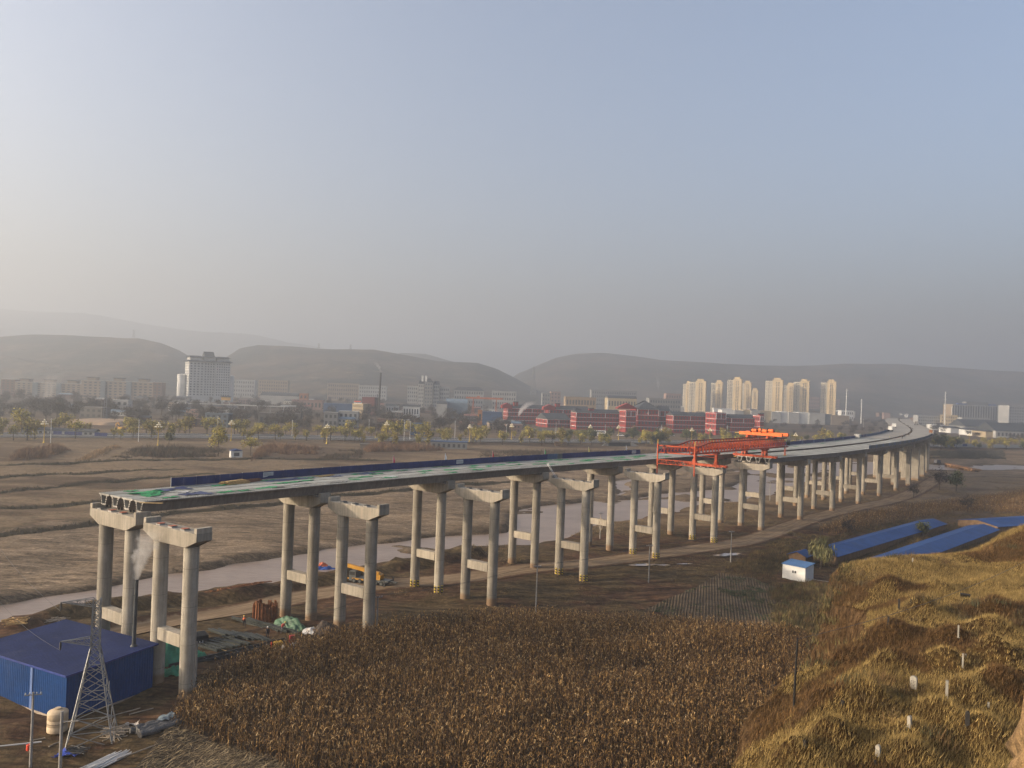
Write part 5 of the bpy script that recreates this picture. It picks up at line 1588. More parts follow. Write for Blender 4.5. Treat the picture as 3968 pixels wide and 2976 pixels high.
# ------------------------------------------------------------------ leaves and blades in bulk
def leaves3(base, az, up, L, w, droop, col, twist=None, rs=rng):
    """bent leaf: base, elbow, tip.  All arrays (n,...). Returns V (5n,3), F (3n,3), C (5n,3)"""
    n = len(base)
    d = np.stack([np.cos(az), np.sin(az), np.zeros(n)], 1); s = np.stack([-np.sin(az), np.cos(az), np.zeros(n)], 1)
    mid = base + d*(L*.5*np.cos(up))[:, None] + np.array([0, 0, 1.])*(L*.5*np.sin(up))[:, None]
    tip = mid + d*(L*.5*np.cos(up-droop))[:, None] + np.array([0, 0, 1.])*(L*.5*np.sin(up-droop))[:, None]
    hw = (w/2)[:, None]
    V = np.stack([base-s*hw*.6, base+s*hw*.6, mid-s*hw, mid+s*hw, tip], 1).reshape(-1, 3)
    o = np.arange(n)[:, None]*5
    F_ = np.concatenate([o+np.array([[0, 1, 3]]), o+np.array([[0, 3, 2]]), o+np.array([[2, 3, 4]])])
    return V, F_, np.repeat(col, 5, 0)
def blades(base, tip, w, col, rs=rng):
    n = len(base)
    a = rs.random(n)*2*np.pi
    s = np.stack([np.cos(a), np.sin(a), np.zeros(n)], 1)*(w/2)[:, None]
    V = np.stack([base-s, base+s, tip], 1).reshape(-1, 3)
    return V, np.arange(3*n).reshape(-1, 3), np.repeat(col, 3, 0)
def join(parts):
    V, F_, C = [], [], []; o = 0
    for v, f, c in parts:
        V.append(v); F_.append(f+o); C.append(c); o += len(v)
    return np.concatenate(V), np.concatenate(F_), np.concatenate(C)
def scatter(poly, step, jit=.45, rs=rng):
    x0, y0 = poly.min(0); x1, y1 = poly.max(0)
    X, Y_ = np.meshgrid(np.arange(x0, x1, step), np.arange(y0, y1, step))
    x = X.ravel() + rs.uniform(-jit, jit, X.size)*step; y = Y_.ravel() + rs.uniform(-jit, jit, X.size)*step
    k = inside(x, y, poly)
    return x[k], y[k]
def pick(cols, n, rs=rng, pw=None):
    c = np.array(cols)
    return c[rs.choice(len(c), n, p=pw)]*rs.uniform(.75, 1.25, (n, 1))
PALM = tint_mat('dry_foliage', .8, .2, .2, .25)

# ------------------------------------------------------------------ maize
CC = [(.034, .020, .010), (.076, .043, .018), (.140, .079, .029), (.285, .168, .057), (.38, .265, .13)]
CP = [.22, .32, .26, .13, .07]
def maize(x, y, z, rs, K=7):
    n = len(x)
    H = rs.uniform(1.55, 2.35, n)*(1+fbm(x, y, 11, 3, 7)*.35)
    lean = rs.normal(0, .12, (n, 2))*H[:, None]*np.where(rs.random(n) < .08, 4, 1)[:, None]
    b = np.stack([x, y, z], 1); t_ = b + np.c_[lean, H]
    parts = [blades(b, t_, np.full(n, .10), pick(CC[1:4], n, rs), rs), blades(b, t_, np.full(n, .10), pick(CC[1:4], n, rs), rs)]
    for k in range(K):
        f = (k+.6)/K*.95 + rs.uniform(-.06, .06, n)
        f = np.clip(f, .08, 1)
        base = b + (t_-b)*f[:, None]
        L = rs.uniform(.55, 1.15, n)*(1.1-.40*f)
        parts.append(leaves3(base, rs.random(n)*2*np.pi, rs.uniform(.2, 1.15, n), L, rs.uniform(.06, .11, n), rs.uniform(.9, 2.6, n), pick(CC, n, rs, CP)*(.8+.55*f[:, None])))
    # tassel
    parts.append(blades(t_-[0, 0, .05], t_+np.c_[rs.normal(0, .08, (n, 2)), rs.uniform(.15, .35, n)], np.full(n, .05), pick(CC[2:], n, rs), rs))
    return join(parts)
mx, my = scatter(CORN, .50)
# keep what the picture can show: drop plants well outside the frame or hidden behind the terrace
vis = (my > 76) & (np.abs(mx) < my*.70) & (hh(mx, my) < 2.0)
gap = fbm(mx, my, 5, 3, 77) > -.60
mx, my = mx[vis & gap], my[vis & gap]
mz = hz(mx, my)
order = np.argsort(np.hypot(mx, my))
near, rest = order[:300], order[300:]
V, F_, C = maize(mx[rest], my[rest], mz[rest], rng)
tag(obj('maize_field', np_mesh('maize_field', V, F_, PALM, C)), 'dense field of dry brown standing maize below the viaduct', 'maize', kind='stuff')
MV = []
for k in range(6):
    V, F_, C = maize(np.zeros(1), np.zeros(1), np.zeros(1), np.random.default_rng(50+k), 9)
    MV.append(np_mesh('maize_plant', V, F_, PALM, C))
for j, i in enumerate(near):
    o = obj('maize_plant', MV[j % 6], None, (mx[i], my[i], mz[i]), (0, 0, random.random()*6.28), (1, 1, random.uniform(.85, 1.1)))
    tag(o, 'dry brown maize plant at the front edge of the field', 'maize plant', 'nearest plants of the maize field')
MAIZE2 = W([(3165,2052),(3300,2003),(3480,1968),(3650,1945),(3968,1905),(4100,1990),(3968,1996),(3700,1988),(3560,2003),(3420,2033),(3300,2062),(3225,2066)], .6)
x, y = scatter(MAIZE2, .85); V, F_, C = maize(x, y, hz(x, y), rng, 5)
tag(obj('maize_field', np_mesh('maize_field', V, F_, PALM, C*1.15)), 'strip of dry maize beyond the blue roofed sheds', 'maize', kind='stuff')
# cut stalks strewn on the harvested plot
x, y = scatter(CORN_CUT, .28); k = (y > 74) & (np.abs(x) < y*.7); x, y = x[k], y[k]; n = len(x)
b = np.stack([x, y, hz(x, y)+.08], 1)
STC = [(.10, .075, .045), (.17, .125, .07), (.26, .20, .115), (.06, .045, .03)]
V, F_, C = join([leaves3(b, rng.normal(.4, .7, n), rng.uniform(-.05, .5, n), rng.uniform(.6, 1.5, n), rng.uniform(.05, .10, n), rng.uniform(0, .7, n), pick(STC, n)) for _ in range(2)])
tag(obj('cut_stalks', np_mesh('cut_stalks', V, F_, PALM, C)), 'cut stalks strewn over the harvested strip', 'stalks', kind='stuff')

# ------------------------------------------------------------------ grass on the terrace
def tufts(x, y, z, rs, nb, hgt, w, cols, pw=None, wind=(.25, .05), spread=.16):
    n = len(x); N = n*nb
    bx = np.repeat(x, nb) + rs.normal(0, spread, N); by = np.repeat(y, nb) + rs.normal(0, spread, N); bz = np.repeat(z, nb)
    h = np.repeat(hgt, nb)*rs.uniform(.5, 1.15, N)
    base = np.stack([bx, by, bz-.05], 1)
    tip = base + np.stack([rs.normal(0, .30, N)*h + wind[0]*h, rs.normal(0, .30, N)*h + wind[1]*h, h], 1)
    col = np.repeat(pick(cols, n, rs, pw), nb, 0)*rs.uniform(.8, 1.2, (N, 1))
    return blades(base, tip, np.full(N, w)*rs.uniform(.7, 1.4, N), col, rs)
gp = np.array([(2,26),(78,26),(96,70),(104,120),(60,122),(30,112),(20,90),(8,62),(2,50)], float)
x, y = scatter(gp, .235)
k = (np.abs(x-.0) < y*.70) & (x > y*.15)
x, y = x[k], y[k]
d = dpoly(x, y, RIM); z = hh(x, y)
e = .3
slope = np.hypot((hh(x+e, y)-hh(x-e, y))/(2*e), (hh(x, y+e)-hh(x, y-e))/(2*e))
patchy = fbm(x, y, 6, 3, 61)
k = ((slope < .95) | ((slope < 1.9) & (y < 74)) | (d < -1.5)) & (d < 4.5) & (rng.random(len(x)) < np.clip(1.15-.2*slope+patchy*.9, .15, 1))
x, y, z, patchy, slope = x[k], y[k], z[k], patchy[k], slope[k]
red = fbm(x, y, 9, 3, 66) + patchy*.4
g1 = red < .16
GOLD = [(.235, .160, .054), (.295, .210, .078), (.190, .128, .042), (.145, .104, .038)]
RUST = [(.105, .056, .020), (.082, .046, .017), (.130, .073, .025), (.062, .040, .016)]
V, F_, C = join([tufts(x[g1], y[g1], z[g1], rng, 9, .34+.22*np.clip(patchy[g1]+.4, 0, 1), .030, GOLD), tufts(x[~g1], y[~g1], z[~g1], rng, 9, .32+.2*np.clip(patchy[~g1]+.4, 0, 1), .034, RUST)])
tag(obj('dry_grass', np_mesh('dry_grass', V, F_, PALM, C)), 'golden dry grass covering the grave terrace', 'grass', kind='stuff')
print('terrace grass tris', len(F_))
# low shrubs on the terrace and on its flanks
x, y = scatter(gp, 1.5); k = (np.abs(x) < y*.7) & (x > y*.15); x, y = x[k], y[k]; d = dpoly(x, y, RIM); k = (fbm(x, y, 7, 3, 91) > .15) & (d < 14); x, y = x[k], y[k]; z = hh(x, y)
k = z > -1; x, y, z = x[k], y[k], z[k]
V, F_, C = tufts(x, y, z, rng, 46, rng.uniform(.45, 1.0, len(x)), .06, [(.075, .058, .030), (.11, .075, .034), (.055, .055, .028), (.14, .085, .036)], None, (.05, 0), .42)
tag(obj('low_scrub', np_mesh('low_scrub', V, F_, PALM, C)), 'dark low shrubs dotted over the terrace', 'shrubs', kind='stuff')

# ------------------------------------------------------------------ scrub on the valley floor
VAL = W([(2700,2395),(2790,2215),(2960,2120),(3060,2060),(3240,2075),(3500,2010),(3700,1990),(4100,1990),(4200,2250),(3700,2300),(3330,2450),(3000,2460)], .5)
x, y = scatter(VAL, .62); dpl = dpoly(x, y, PLOT); k = (dpl > .3) & (dline(x, y, ROAD) > 3.4) & (fbm(x, y, 13, 4, 71) > -.12); x, y = x[k], y[k]
V, F_, C = tufts(x, y, hz(x, y), rng, 10, rng.uniform(.35, .9, len(x))*(1+fbm(x, y, 20, 2, 5)), .06, [(.105, .074, .033), (.145, .105, .047), (.058, .048, .023), (.040, .038, .019), (.095, .056, .026)], None, (.15, 0), .28)
tag(obj('dry_scrub', np_mesh('dry_scrub', V, F_, PALM, C)), 'dry weeds and scrub between the track and the sheds', 'scrub', kind='stuff')
THK = W([(2992,2275),(3060,2262),(3130,2256),(3220,2262),(3262,2340),(3250,2440),(3110,2470),(3010,2445),(2985,2350)], .5)
THK2 = np.array([(24, 70), (33, 74), (39, 86), (42, 97), (48, 104), (44, 110), (33, 108), (27, 96), (21, 84)], float)
x, y = scatter(THK, .8); x2, y2 = scatter(THK2, .55); x, y = np.r_[x, x2], np.r_[y, y2]
k = (fbm(x, y, 7, 3, 73) > -.16) & (dpoly(x, y, RIM) > .2); x, y = x[k], y[k]
V, F_, C = tufts(x, y, surf(x, y), rng, 26, rng.uniform(.5, 1.25, len(x)), .08, [(.075, .060, .028), (.100, .078, .034), (.045, .044, .020), (.120, .085, .036), (.13, .11, .04), (.10, .06, .03)], None, (.05, 0), .45)
tag(obj('thicket', np_mesh('thicket', V, F_, PALM, C)), 'dense olive brown thicket between the garden plot and the terrace', 'thicket', kind='stuff')
# rows of dark greens in the garden plot
x, y = scatter(W([(2770,2240),(2880,2245),(2990,2290),(2960,2330),(2800,2290),(2760,2262)], .8), .6); k = fbm(x, y, 6, 3, 78) > -.1; x, y = x[k], y[k]
x2, y2 = scatter(PLOT, .9); k = fbm(x2, y2, 4, 3, 79) > .16; x, y = np.r_[x, x2[k]], np.r_[y, y2[k]]
V, F_, C = tufts(x, y, hz(x, y)+.05, rng, 12, rng.uniform(.2, .4, len(x)), .12, [(.028, .050, .022), (.040, .062, .028), (.055, .065, .03)], None, (0, 0), .22)
tag(obj('garden_greens', np_mesh('garden_greens', V, F_, PALM, C)), 'patches of dark green vegetables in the ploughed plot', 'vegetables', kind='stuff')
SOUTH = W([(1120,2330),(1500,2290),(2000,2235),(2400,2195),(2800,2135),(3000,2085),(3300,1995),(3590,1890),(3700,1860),(4100,1870),(4100,1930),(3650,1940),(3470,1965),(3160,2060),(2950,2130),(2780,2210),(2620,2300),(2480,2355),(2330,2372),(1900,2375),(1500,2440),(1380,2465)], .4)
x, y = scatter(SOUTH, .9); k = (dline(x, y, ROAD) > 3.6) & (fbm(x, y, 17, 4, 81) > .06); x, y = x[k], y[k]
V, F_, C = tufts(x, y, hz(x, y), rng, 8, rng.uniform(.2, .5, len(x)), .06, [(.12, .085, .045), (.17, .125, .065), (.08, .06, .035)], None, (.12, 0), .3)
BANKV = W([(1786,2128),(1967,2110),(2149,2073),(2443,2006),(2705,1951),(2900,1935),(3000,1900),(3300,1850),(3600,1838),(3590,1880),(3450,1940),(3160,1998),(2980,2060),(2700,2110),(2300,2165),(1900,2215),(1800,2200)], .3)
x, y = scatter(BANKV, 1.0); k = (dline(x, y, ROAD) > 4) & (dpoly(x, y, RIVER) > 3) & (fbm(x, y, 21, 4, 83) > .02); x, y = x[k], y[k]
V2 = tufts(x, y, hz(x, y), rng, 8, rng.uniform(.2, .6, len(x)), .07, [(.16, .115, .06), (.20, .15, .075), (.10, .08, .04)], None, (.12, 0), .35)
V, F_, C = join([(V, F_, C), V2])
tag(obj('sparse_weeds', np_mesh('sparse_weeds', V, F_, PALM, C)), 'sparse dry weeds on the red soil around the piers', 'weeds', kind='stuff')
# scrub on the terrace banks of the far fields, reeds below the highway
parts = []
for L, xe in zip(BANKS, BEND):
    Ls = resample(L, .8); Ls = Ls[(Ls[:, 0] < xe) & (Ls[:, 0] > -.75*Ls[:, 1])]
    xx = np.repeat(Ls[:, 0], 4) + rng.normal(0, .4, 4*len(Ls)); yy = np.repeat(Ls[:, 1], 4) + rng.normal(-.3, .8, 4*len(Ls))
    yy = yy - fbm(xx, yy, 14, 2, 5)*3
    k = fbm(xx, yy, 12, 3, 15) > -.2
    parts.append(tufts(xx[k], yy[k], hz(xx[k], yy[k]), rng, 5, rng.uniform(.3, .9, k.sum()), .14, [(.045, .040, .022), (.075, .060, .032), (.10, .075, .04), (.05, .05, .025)], None, (0, 0), .35))
V, F_, C = join(parts)
tag(obj('bank_scrub', np_mesh('bank_scrub', V, F_, PALM, C)), 'dark scrub along the low field banks across the river', 'scrub', kind='stuff')
def reeds(name, lab, pxs, step, hg, cols, w=.17, nb=13):
    poly = W(pxs, 2.5); x, y = scatter(poly, step); dd = -dpoly(x, y, poly); f_ = fbm(x, y, 16, 3, 55)+.5; k = rng.random(len(x)) < np.clip(f_*2.3, 0, 1)*np.clip(dd/3+.25, 0, 1); x, y, f_, dd = x[k], y[k], f_[k], dd[k]; z = hz(x, y)
    V, F_, C = tufts(x, y, z, rng, nb, rng.uniform(.45, 1.1, len(x))*hg*np.clip(.35+f_*1.0, .3, 1.2)*np.clip(.45+dd/8, .4, 1), w, cols, None, (.1, 0), .5)
    return tag(obj(name, np_mesh(name, V, F_, PALM, C)), lab, 'reeds', kind='stuff')
TAN = [(.175, .098, .055), (.15, .085, .05), (.21, .13, .07)]
BRN = [(.070, .052, .034), (.095, .066, .042), (.050, .042, .027)]
reeds('reed_bed', 'tall reddish tan reeds in front of the highway', [(975,1785),(1060,1762),(1230,1762),(1240,1740),(1000,1742)], 1.1, 6.0, TAN)
reeds('reed_bed', 'tan reeds under the yellow trees in the middle', [(1405,1750),(1560,1745),(1720,1742),(1720,1728),(1420,1730)], 1.3, 5.0, TAN)
reeds('reed_bed', 'reddish brown scrub at the left below the highway', [(30,1800),(180,1790),(270,1760),(240,1742),(60,1765)], 1.3, 4.0, [(.16, .09, .05), (.12, .075, .045), (.19, .12, .07)])
reeds('reed_bed', 'diagonal strip of straw coloured reeds on the left fields', [(290,1798),(350,1795),(470,1745),(450,1738),(380,1752)], 1.1, 2.6, [(.30, .21, .12), (.26, .18, .10)])
reeds('reed_bed', 'brown bush belt below the highway on the left', [(430,1790),(620,1785),(850,1778),(880,1752),(640,1748),(500,1755)], 1.5, 3.2, BRN)
reeds('reed_bed', 'dark bush belt below the highway beside the reeds', [(1230,1775),(1400,1778),(1410,1745),(1240,1745)], 1.6, 2.6, BRN)
reeds('reed_bed', 'brown scrub slope below the underpass', [(1850,1765),(2150,1760),(2420,1758),(2560,1755),(2560,1735),(2200,1738),(1860,1742)], 2.0, 2.4, BRN)
reeds('reed_bed', 'dark scrub slope below the road on the far right', [(3600,1765),(3760,1768),(3900,1768),(3890,1738),(3600,1738)], 1.6, 2.0, [(.045, .045, .035), (.06, .055, .042)])

# ------------------------------------------------------------------ trees
bark = M('bark', (.085, .065, .048), .95, .3, 3)
def crown_mesh(name, rx, rz, z0, n, size, cols, seed, droop=0.0, clumps=16):
    r_ = np.random.default_rng(seed)
    cc = r_.normal(0, 1, (clumps, 3)); cc /= np.linalg.norm(cc, axis=1)[:, None]; cc *= r_.uniform(.25, .82, (clumps, 1))
    cr = r_.uniform(.22, .42, clumps)
    k = r_.integers(0, clumps, n)
    p_ = cc[k] + r_.normal(0, 1, (n, 3))*cr[k][:, None]*.55
    p_ = p_*np.array([rx, rx, rz]) + np.array([0, 0, z0])
    a = r_.random(n)*2*np.pi; u = r_.uniform(.2, 1.2, n) if not droop else r_.uniform(-1.5, -.9, n)
    L = size*r_.uniform(.6, 1.4, n)*(1+droop*2); w = size*r_.uniform(.5, 1.0, n)*(1 if not droop else .45)
    col = pick(cols, clumps, r_)[k]*r_.uniform(.75, 1.25, (n, 1))
    V, F_, C = leaves3(p_, a, u, L, w, r_.uniform(.2, 1.2, n)*(0 if droop else 1), col, rs=r_)
    return np_mesh(name, V, F_, PALM, C)
def trunk_mesh(name, h, r0, limbs, seed, spread=.5, fine=0):
    r_ = random.Random(seed); m = MB()
    m.tube([(0, 0, -.3), (r_.uniform(-.1, .1), 0, h*.4), (r_.uniform(-.15, .15), .05, h*.75), (.05, .1, h)], [r0, r0*.75, r0*.45, r0*.12], 7)
    for k in range(limbs):
        z = h*r_.uniform(.28, .75); a = r_.random()*6.28; l = h*spread*r_.uniform(.5, 1)
        e = Vector((math.cos(a)*l*.6, math.sin(a)*l*.6, z+l*.8)); mid = Vector((math.cos(a)*l*.35, math.sin(a)*l*.35, z+l*.35))
        m.tube([(0, 0, z), mid, e], [r0*.4, r0*.26, r0*.06], 5)
        for j in range(fine):
            f = r_.uniform(.3, 1); b0 = mid.lerp(e, f); aa = r_.random()*6.28; ll = l*r_.uniform(.25, .5)
            m.tube([b0, b0+Vector((math.cos(aa)*ll*.6, math.sin(aa)*ll*.6, ll*.8))], [r0*.12, r0*.04], 4, False)
    return m.mesh(name, bark)
YG = [(.33, .275, .055), (.40, .33, .06), (.26, .235, .06), (.30, .225, .06)]
OL = [(.105, .115, .038), (.085, .095, .035), (.135, .130, .045)]
GR = [(.042, .034, .026), (.055, .044, .033), (.034, .030, .024), (.066, .050, .036)]
KIND = {}
for v in range(4):
    KIND[('y', v)] = (crown_mesh('crown', 2.0+.35*v, 3.1-.35*v, 3.9, 560, .50, YG, 20+v, clumps=13+3*v), trunk_mesh('trunk', 4.6, .16, 4, 20+v))
    KIND[('o', v)] = (crown_mesh('crown', 3.0, 2.9, 4.1, 800, .7, OL, 30+v, clumps=24), trunk_mesh('trunk', 5.2, .2, 5, 30+v))
    KIND[('g', v)] = (crown_mesh('crown', 4.2, 3.6, 5.4, 900, .5, GR, 40+v, clumps=28), trunk_mesh('trunk', 7.6, .22, 9, 40+v, .45, 4))
KIND[('w', 0)] = (crown_mesh('crown', 4.6, 4.4, 5.4, 1500, .5, [(.175, .175, .050), (.14, .145, .045), (.20, .19, .055)], 61, clumps=34), trunk_mesh('trunk', 6.5, .4, 7, 61))
KIND[('v', 0)] = (crown_mesh('crown', 2.3, 2.7, 3.9, 1500, .42, [(.13, .125, .05), (.165, .15, .06), (.10, .10, .045)], 62, .7, 14), trunk_mesh('trunk', 4.8, .18, 5, 62))
KIND[('c', 0)] = (crown_mesh('crown', 1.3, 3.4, 4.0, 520, .4, [(.022, .034, .018), (.03, .042, .022)], 63, clumps=26), trunk_mesh('trunk', 5.5, .2, 2, 63, .1))
def tree(name, kind, loc, s, lab, group=None, sz=None):
    v = random.randrange(4) if (kind, 1) in KIND else 0
    cr, tr = KIND[(kind, v)]
    r_ = empty(name, loc, random.random()*6.28, lab, 'tree', group)
    r_.scale = (s, s, sz or s*random.uniform(.9, 1.1))
    obj('crown', cr, r_); obj('trunk', tr, r_)
    return r_
# roadside rows: along both verges of the highway
rr = random.Random(21)
HLr = spline(HWY, 3)
Tn = np.gradient(HLr, axis=0); Tn /= np.linalg.norm(Tn, axis=1)[:, None]; Nr = np.stack([Tn[:, 1], -Tn[:, 0]], 1)
ROADT = []
for o, gap in ((-23, 9), (22, 12), (-31, 13), (30, 17)):
    i = 0
    while i < len(HLr):
        q = HLr[i]+Nr[i]*(o+rr.uniform(-2, 2)); i += max(1, int(gap/3*rr.choice([.3, .5, .8, 1.0, 1.5, 2.6])))
        if abs(q[0])/q[1] > .68 or q[1] < 150: continue
        s = rr.uniform(.85, 1.4)+rr.random()**3*.9; k = 'y' if rr.random() < .8 or q[0] < 40 else 'o'
        px = q[0]/q[1]*3095+1984
        if 2380 < px < 2480 and o > 0: continue
        ROADT.append((px, o, tree('roadside_tree', k, (q[0], q[1], gz0(q[0], q[1])), s, None, 'roadside trees'), k))
for (px, py, k, s, lab) in [(2250,1722,'w',1.25,'big rounded willow beside the road left of the underpass'),(845,1768,'y',2.0,'large yellow bush-like tree left of the tiny blue roofed hut'),(970,1765,'y',1.7,'large yellow tree right of the tiny blue roofed hut'),(655,1722,'o',1.0,'rounded green tree beside the second gold lamp'),
                            (2365,1700,'o',1.3,'round olive tree before the red school entrance'),(235,1606,'c',2.0,'dark cypress standing alone left of the grey house'),(1480,1735,'y',1.6,'tall yellow tree clump centre above the reeds'),(1530,1735,'y',1.6,'tall yellow tree right of the centre clump'),(1660,1733,'y',1.9,'tall pale yellow tree beside the grey bank hut'),(1620,1738,'y',1.4,'yellow tree left of the tall pale one'),
                            (3180,2206,'v',1.25,'drooping willow at the end of the long blue roof'),(3705,1905,'o',1.3,'olive bush tree on the scrubland right of the viaduct'),(3640,1898,'g',1.1,'bare bush tree beside the olive one right of the viaduct'),(3750,1985,'g',.8,'bare tree in the maize strip on the right'),(3575,2085,'o',.7,'small bush growing against the long blue roof'),(3285,2070,'g',.55,'dark bush by the maize edge left of the blue roof'),(3540,1930,'g',.7,'bare bush at the bend of the track')]:
    q = P(px, py, hz); tree('tree', k, q, s, lab)
for k in range(26):
    px = 2420+k*31+rr.uniform(-9, 9); q = P(px, 1697+.02*(px-2400)+rr.uniform(-6, 4), hz)
    tree('school_tree', 'o', q, rr.uniform(.6, 1.0), 'small olive tree of the row in front of the red school', 'trees before the school')
# bare grey trees through the town
for k in range(265):
    px = rr.uniform(-20, 2000)
    Yd = rr.choice([rr.uniform(560, 740), rr.uniform(560, 800), rr.uniform(640, 1000), rr.uniform(900, 1400)])
    x_ = (px-1984)/3095*Yd
    if dline(np.array([x_]), np.array([Yd]), HWY)[0] < 45: continue
    tree('bare_tree', 'g', (x_, Yd, gz0(x_, Yd)), rr.uniform(.8, 1.7), 'leafless grey tree among the houses of the town', 'bare trees in the town')
for k in range(30):
    px = rr.uniform(3250, 4000); Yd = rr.uniform(800, 1500); x_ = (px-1984)/3095*Yd
    tree('bare_tree', 'g', (x_, Yd, gz0(x_, Yd)), rr.uniform(.8, 1.4), 'leafless grey tree beyond the bend of the viaduct', 'bare trees on the right')

# trees too small to tell apart merge into one grey wood behind the houses
parts = []
for k in range(260):
    px = rr.uniform(-20, 2050) if k < 190 else rr.uniform(2900, 3980); Yd = rr.uniform(640, 1500) if k < 190 else rr.uniform(820, 1500); x_ = (px-1984)/3095*Yd
    if dline(np.array([x_]), np.array([Yd]), HWY)[0] < 60: continue
    me = KIND[('g', k % 4)][0]; nv = len(me.vertices)
    co = np.empty(nv*3, np.float32); me.vertices.foreach_get('co', co); co = co.reshape(-1, 3)
    fi = np.empty(len(me.loops), np.int32); me.loops.foreach_get('vertex_index', fi)
    cl = np.empty(nv*4, np.float32); me.color_attributes['tint'].data.foreach_get('color', cl); cl = cl.reshape(-1, 4)[:, :3]
    sc_ = rr.uniform(.7, 1.3); a_ = rr.random()*6.28
    R2 = np.array([[math.cos(a_), -math.sin(a_), 0], [math.sin(a_), math.cos(a_), 0], [0, 0, 1]])
    parts.append((co @ R2.T*sc_ + np.array([x_, Yd, gz0(x_, Yd)-1]), fi.reshape(-1, 3), cl*rr.uniform(.7, 1.3)))
V, F_, C = join(parts)
tag(obj('grey_wood', np_mesh('grey_wood', V, F_, PALM, C)), 'grey leafless woodland filling the gaps of the town', 'wood', kind='stuff')
# ------------------------------------------------------------------ right foreground: sheds, cabin, graves
roof_b = ribbed('long_roof_blue', (.015, .052, .170), .65)
roof_b2 = ribbed('cabin_roof_blue', (.07, .15, .29), .6)
adobe = M('adobe_wall', (.19, .12, .065), .95, .2, .8, fine=.2)
whitewall = M('white_panel', (.60, .60, .58), .7, .08, .6)
glass_d = M('dark_glass', (.025, .028, .032), .25, .2, 1, spec=.5)
frame_w = M('white_frame', (.66, .66, .65), .6, .05, 1)
def long_shed(lab, ul, ur, lr, ll, zr=3.3, ze=2.2):
    """roof read off its four corner pixels: upper edge is the ridge, lower edge the near eaves"""
    UL, UR, LR, LL = onz(*ul, zr), onz(*ur, zr), onz(*lr, ze), onz(*ll, ze)
    ex = (UR-UL); L = ex.length; hd = math.atan2(ex.y, ex.x)
    d = Matrix.Rotation(-hd, 3, 'Z') @ (LR-UR); w = abs(d.y)
    w = max(3.5, min(w, 9))
    root = empty('livestock_shed', (UL.x, UL.y, 0), hd, lab, 'shed')
    # panels of roof sheet, each its own piece
    n = max(4, int(L/6))
    for k in range(n):
        x0, x1 = L*k/n+.02, L*(k+1)/n-.02
        for s in (-1, 1):
            m = MB(); m.add([(x0, 0, zr), (x1, 0, zr), (x1, s*w, ze), (x0, s*w, ze), (x0, 0, zr-.06), (x1, 0, zr-.06), (x1, s*w, ze-.06), (x0, s*w, ze-.06)], [(0, 1, 2, 3), (7, 6, 5, 4), (0, 4, 5, 1), (1, 5, 6, 2), (2, 6, 7, 3), (3, 7, 4, 0)])
            m.build('roof_panel', roof_b, root)
    for s in (-1, 1):
        m = MB(); m.box(.3, L-.3, s*(w-.6)-.12, s*(w-.6)+.12, -.6, ze+.05); m.build('side_wall', adobe, root)
    for x in (.3, L-.3):
        m = MB(); m.prism([(-w+.6, -.6), (w-.6, -.6), (w-.6, ze), (0, zr-.12), (-w+.6, ze)], 'x', x-.12, x+.12); m.build('gable_wall', adobe, root)
    return root
long_shed('long low shed under a bright blue roof, nearest the viaduct', (3180,2129), (3617,2009), (3660,2034), (3228,2168))
long_shed('second long shed with bright blue roof partly behind the grassy rim', (3492-120,2181), (3813,2030), (3859,2059), (3530-120,2210))
long_shed('third blue roofed shed cut off by the right edge', (3786,2014), (4060,1998), (4060,2030), (3836,2039))
# small hut at the near end of the first shed
q = onz(3103, 2182, .5)
hut = empty('small_hut', (q.x, q.y, .2), math.radians(48), 'small mud walled hut with blue gable roof behind the white cabin', 'hut')
m = MB(); m.prism([(-2, 0), (2, 0), (2, 2.4), (0, 3.2), (-2, 2.4)], 'x', -2.2, 2.2); m.build('wall', adobe, hut)
for s in (-1, 1):
    m = MB(); m.add([(-2.6, 0, 3.35), (2.6, 0, 3.35), (2.6, s*2.5, 2.35), (-2.6, s*2.5, 2.35), (-2.6, 0, 3.27), (2.6, 0, 3.27), (2.6, s*2.5, 2.27), (-2.6, s*2.5, 2.27)], [(0, 1, 2, 3), (7, 6, 5, 4), (0, 4, 5, 1), (1, 5, 6, 2), (2, 6, 7, 3), (3, 7, 4, 0)]); m.build('roof', roof_b, hut)
# white cabin
A0, A1, A2 = P(3031, 2238, hz), P(3115, 2250, hz), P(3144, 2236, hz)
hd = math.radians(-42); L = 5.0
cab = empty('white_cabin', (A0.x, A0.y, A0.z-.1), hd, 'white panel cabin with pale blue roof and one small window', 'cabin')
Dp = 4.6; Hc = 3.0
MB().box(0, L, 0, Dp, -.3, Hc).build('wall', whitewall, cab)
m = MB(); m.add([(-.2, -.25, Hc+.12), (L+.2, -.25, Hc+.02), (L+.2, Dp+.25, Hc+.35), (-.2, Dp+.25, Hc+.45), (-.2, -.25, Hc+.22), (L+.2, -.25, Hc+.12), (L+.2, Dp+.25, Hc+.45), (-.2, Dp+.25, Hc+.55)], [(3, 2, 1, 0), (4, 5, 6, 7), (0, 1, 5, 4), (1, 2, 6, 5), (2, 3, 7, 6), (3, 0, 4, 7)]); m.build('roof', roof_b2, cab)
wn_ = MB().box(L*.42, L*.62, -.06, -.003, 1.45, 2.15).build('window', frame_w, cab)
for k in range(2): MB().box(L*.42+.06+k*L*.1, L*.42+L*.1-.06+k*L*.1, -.075, -.062, 1.53, 2.07).build('pane', glass_d, wn_)
m = MB(); m.bar((L+.1, Dp*.3, .6), (L+5, Dp*.6, .5), .06); m.build('rail', galv, cab)

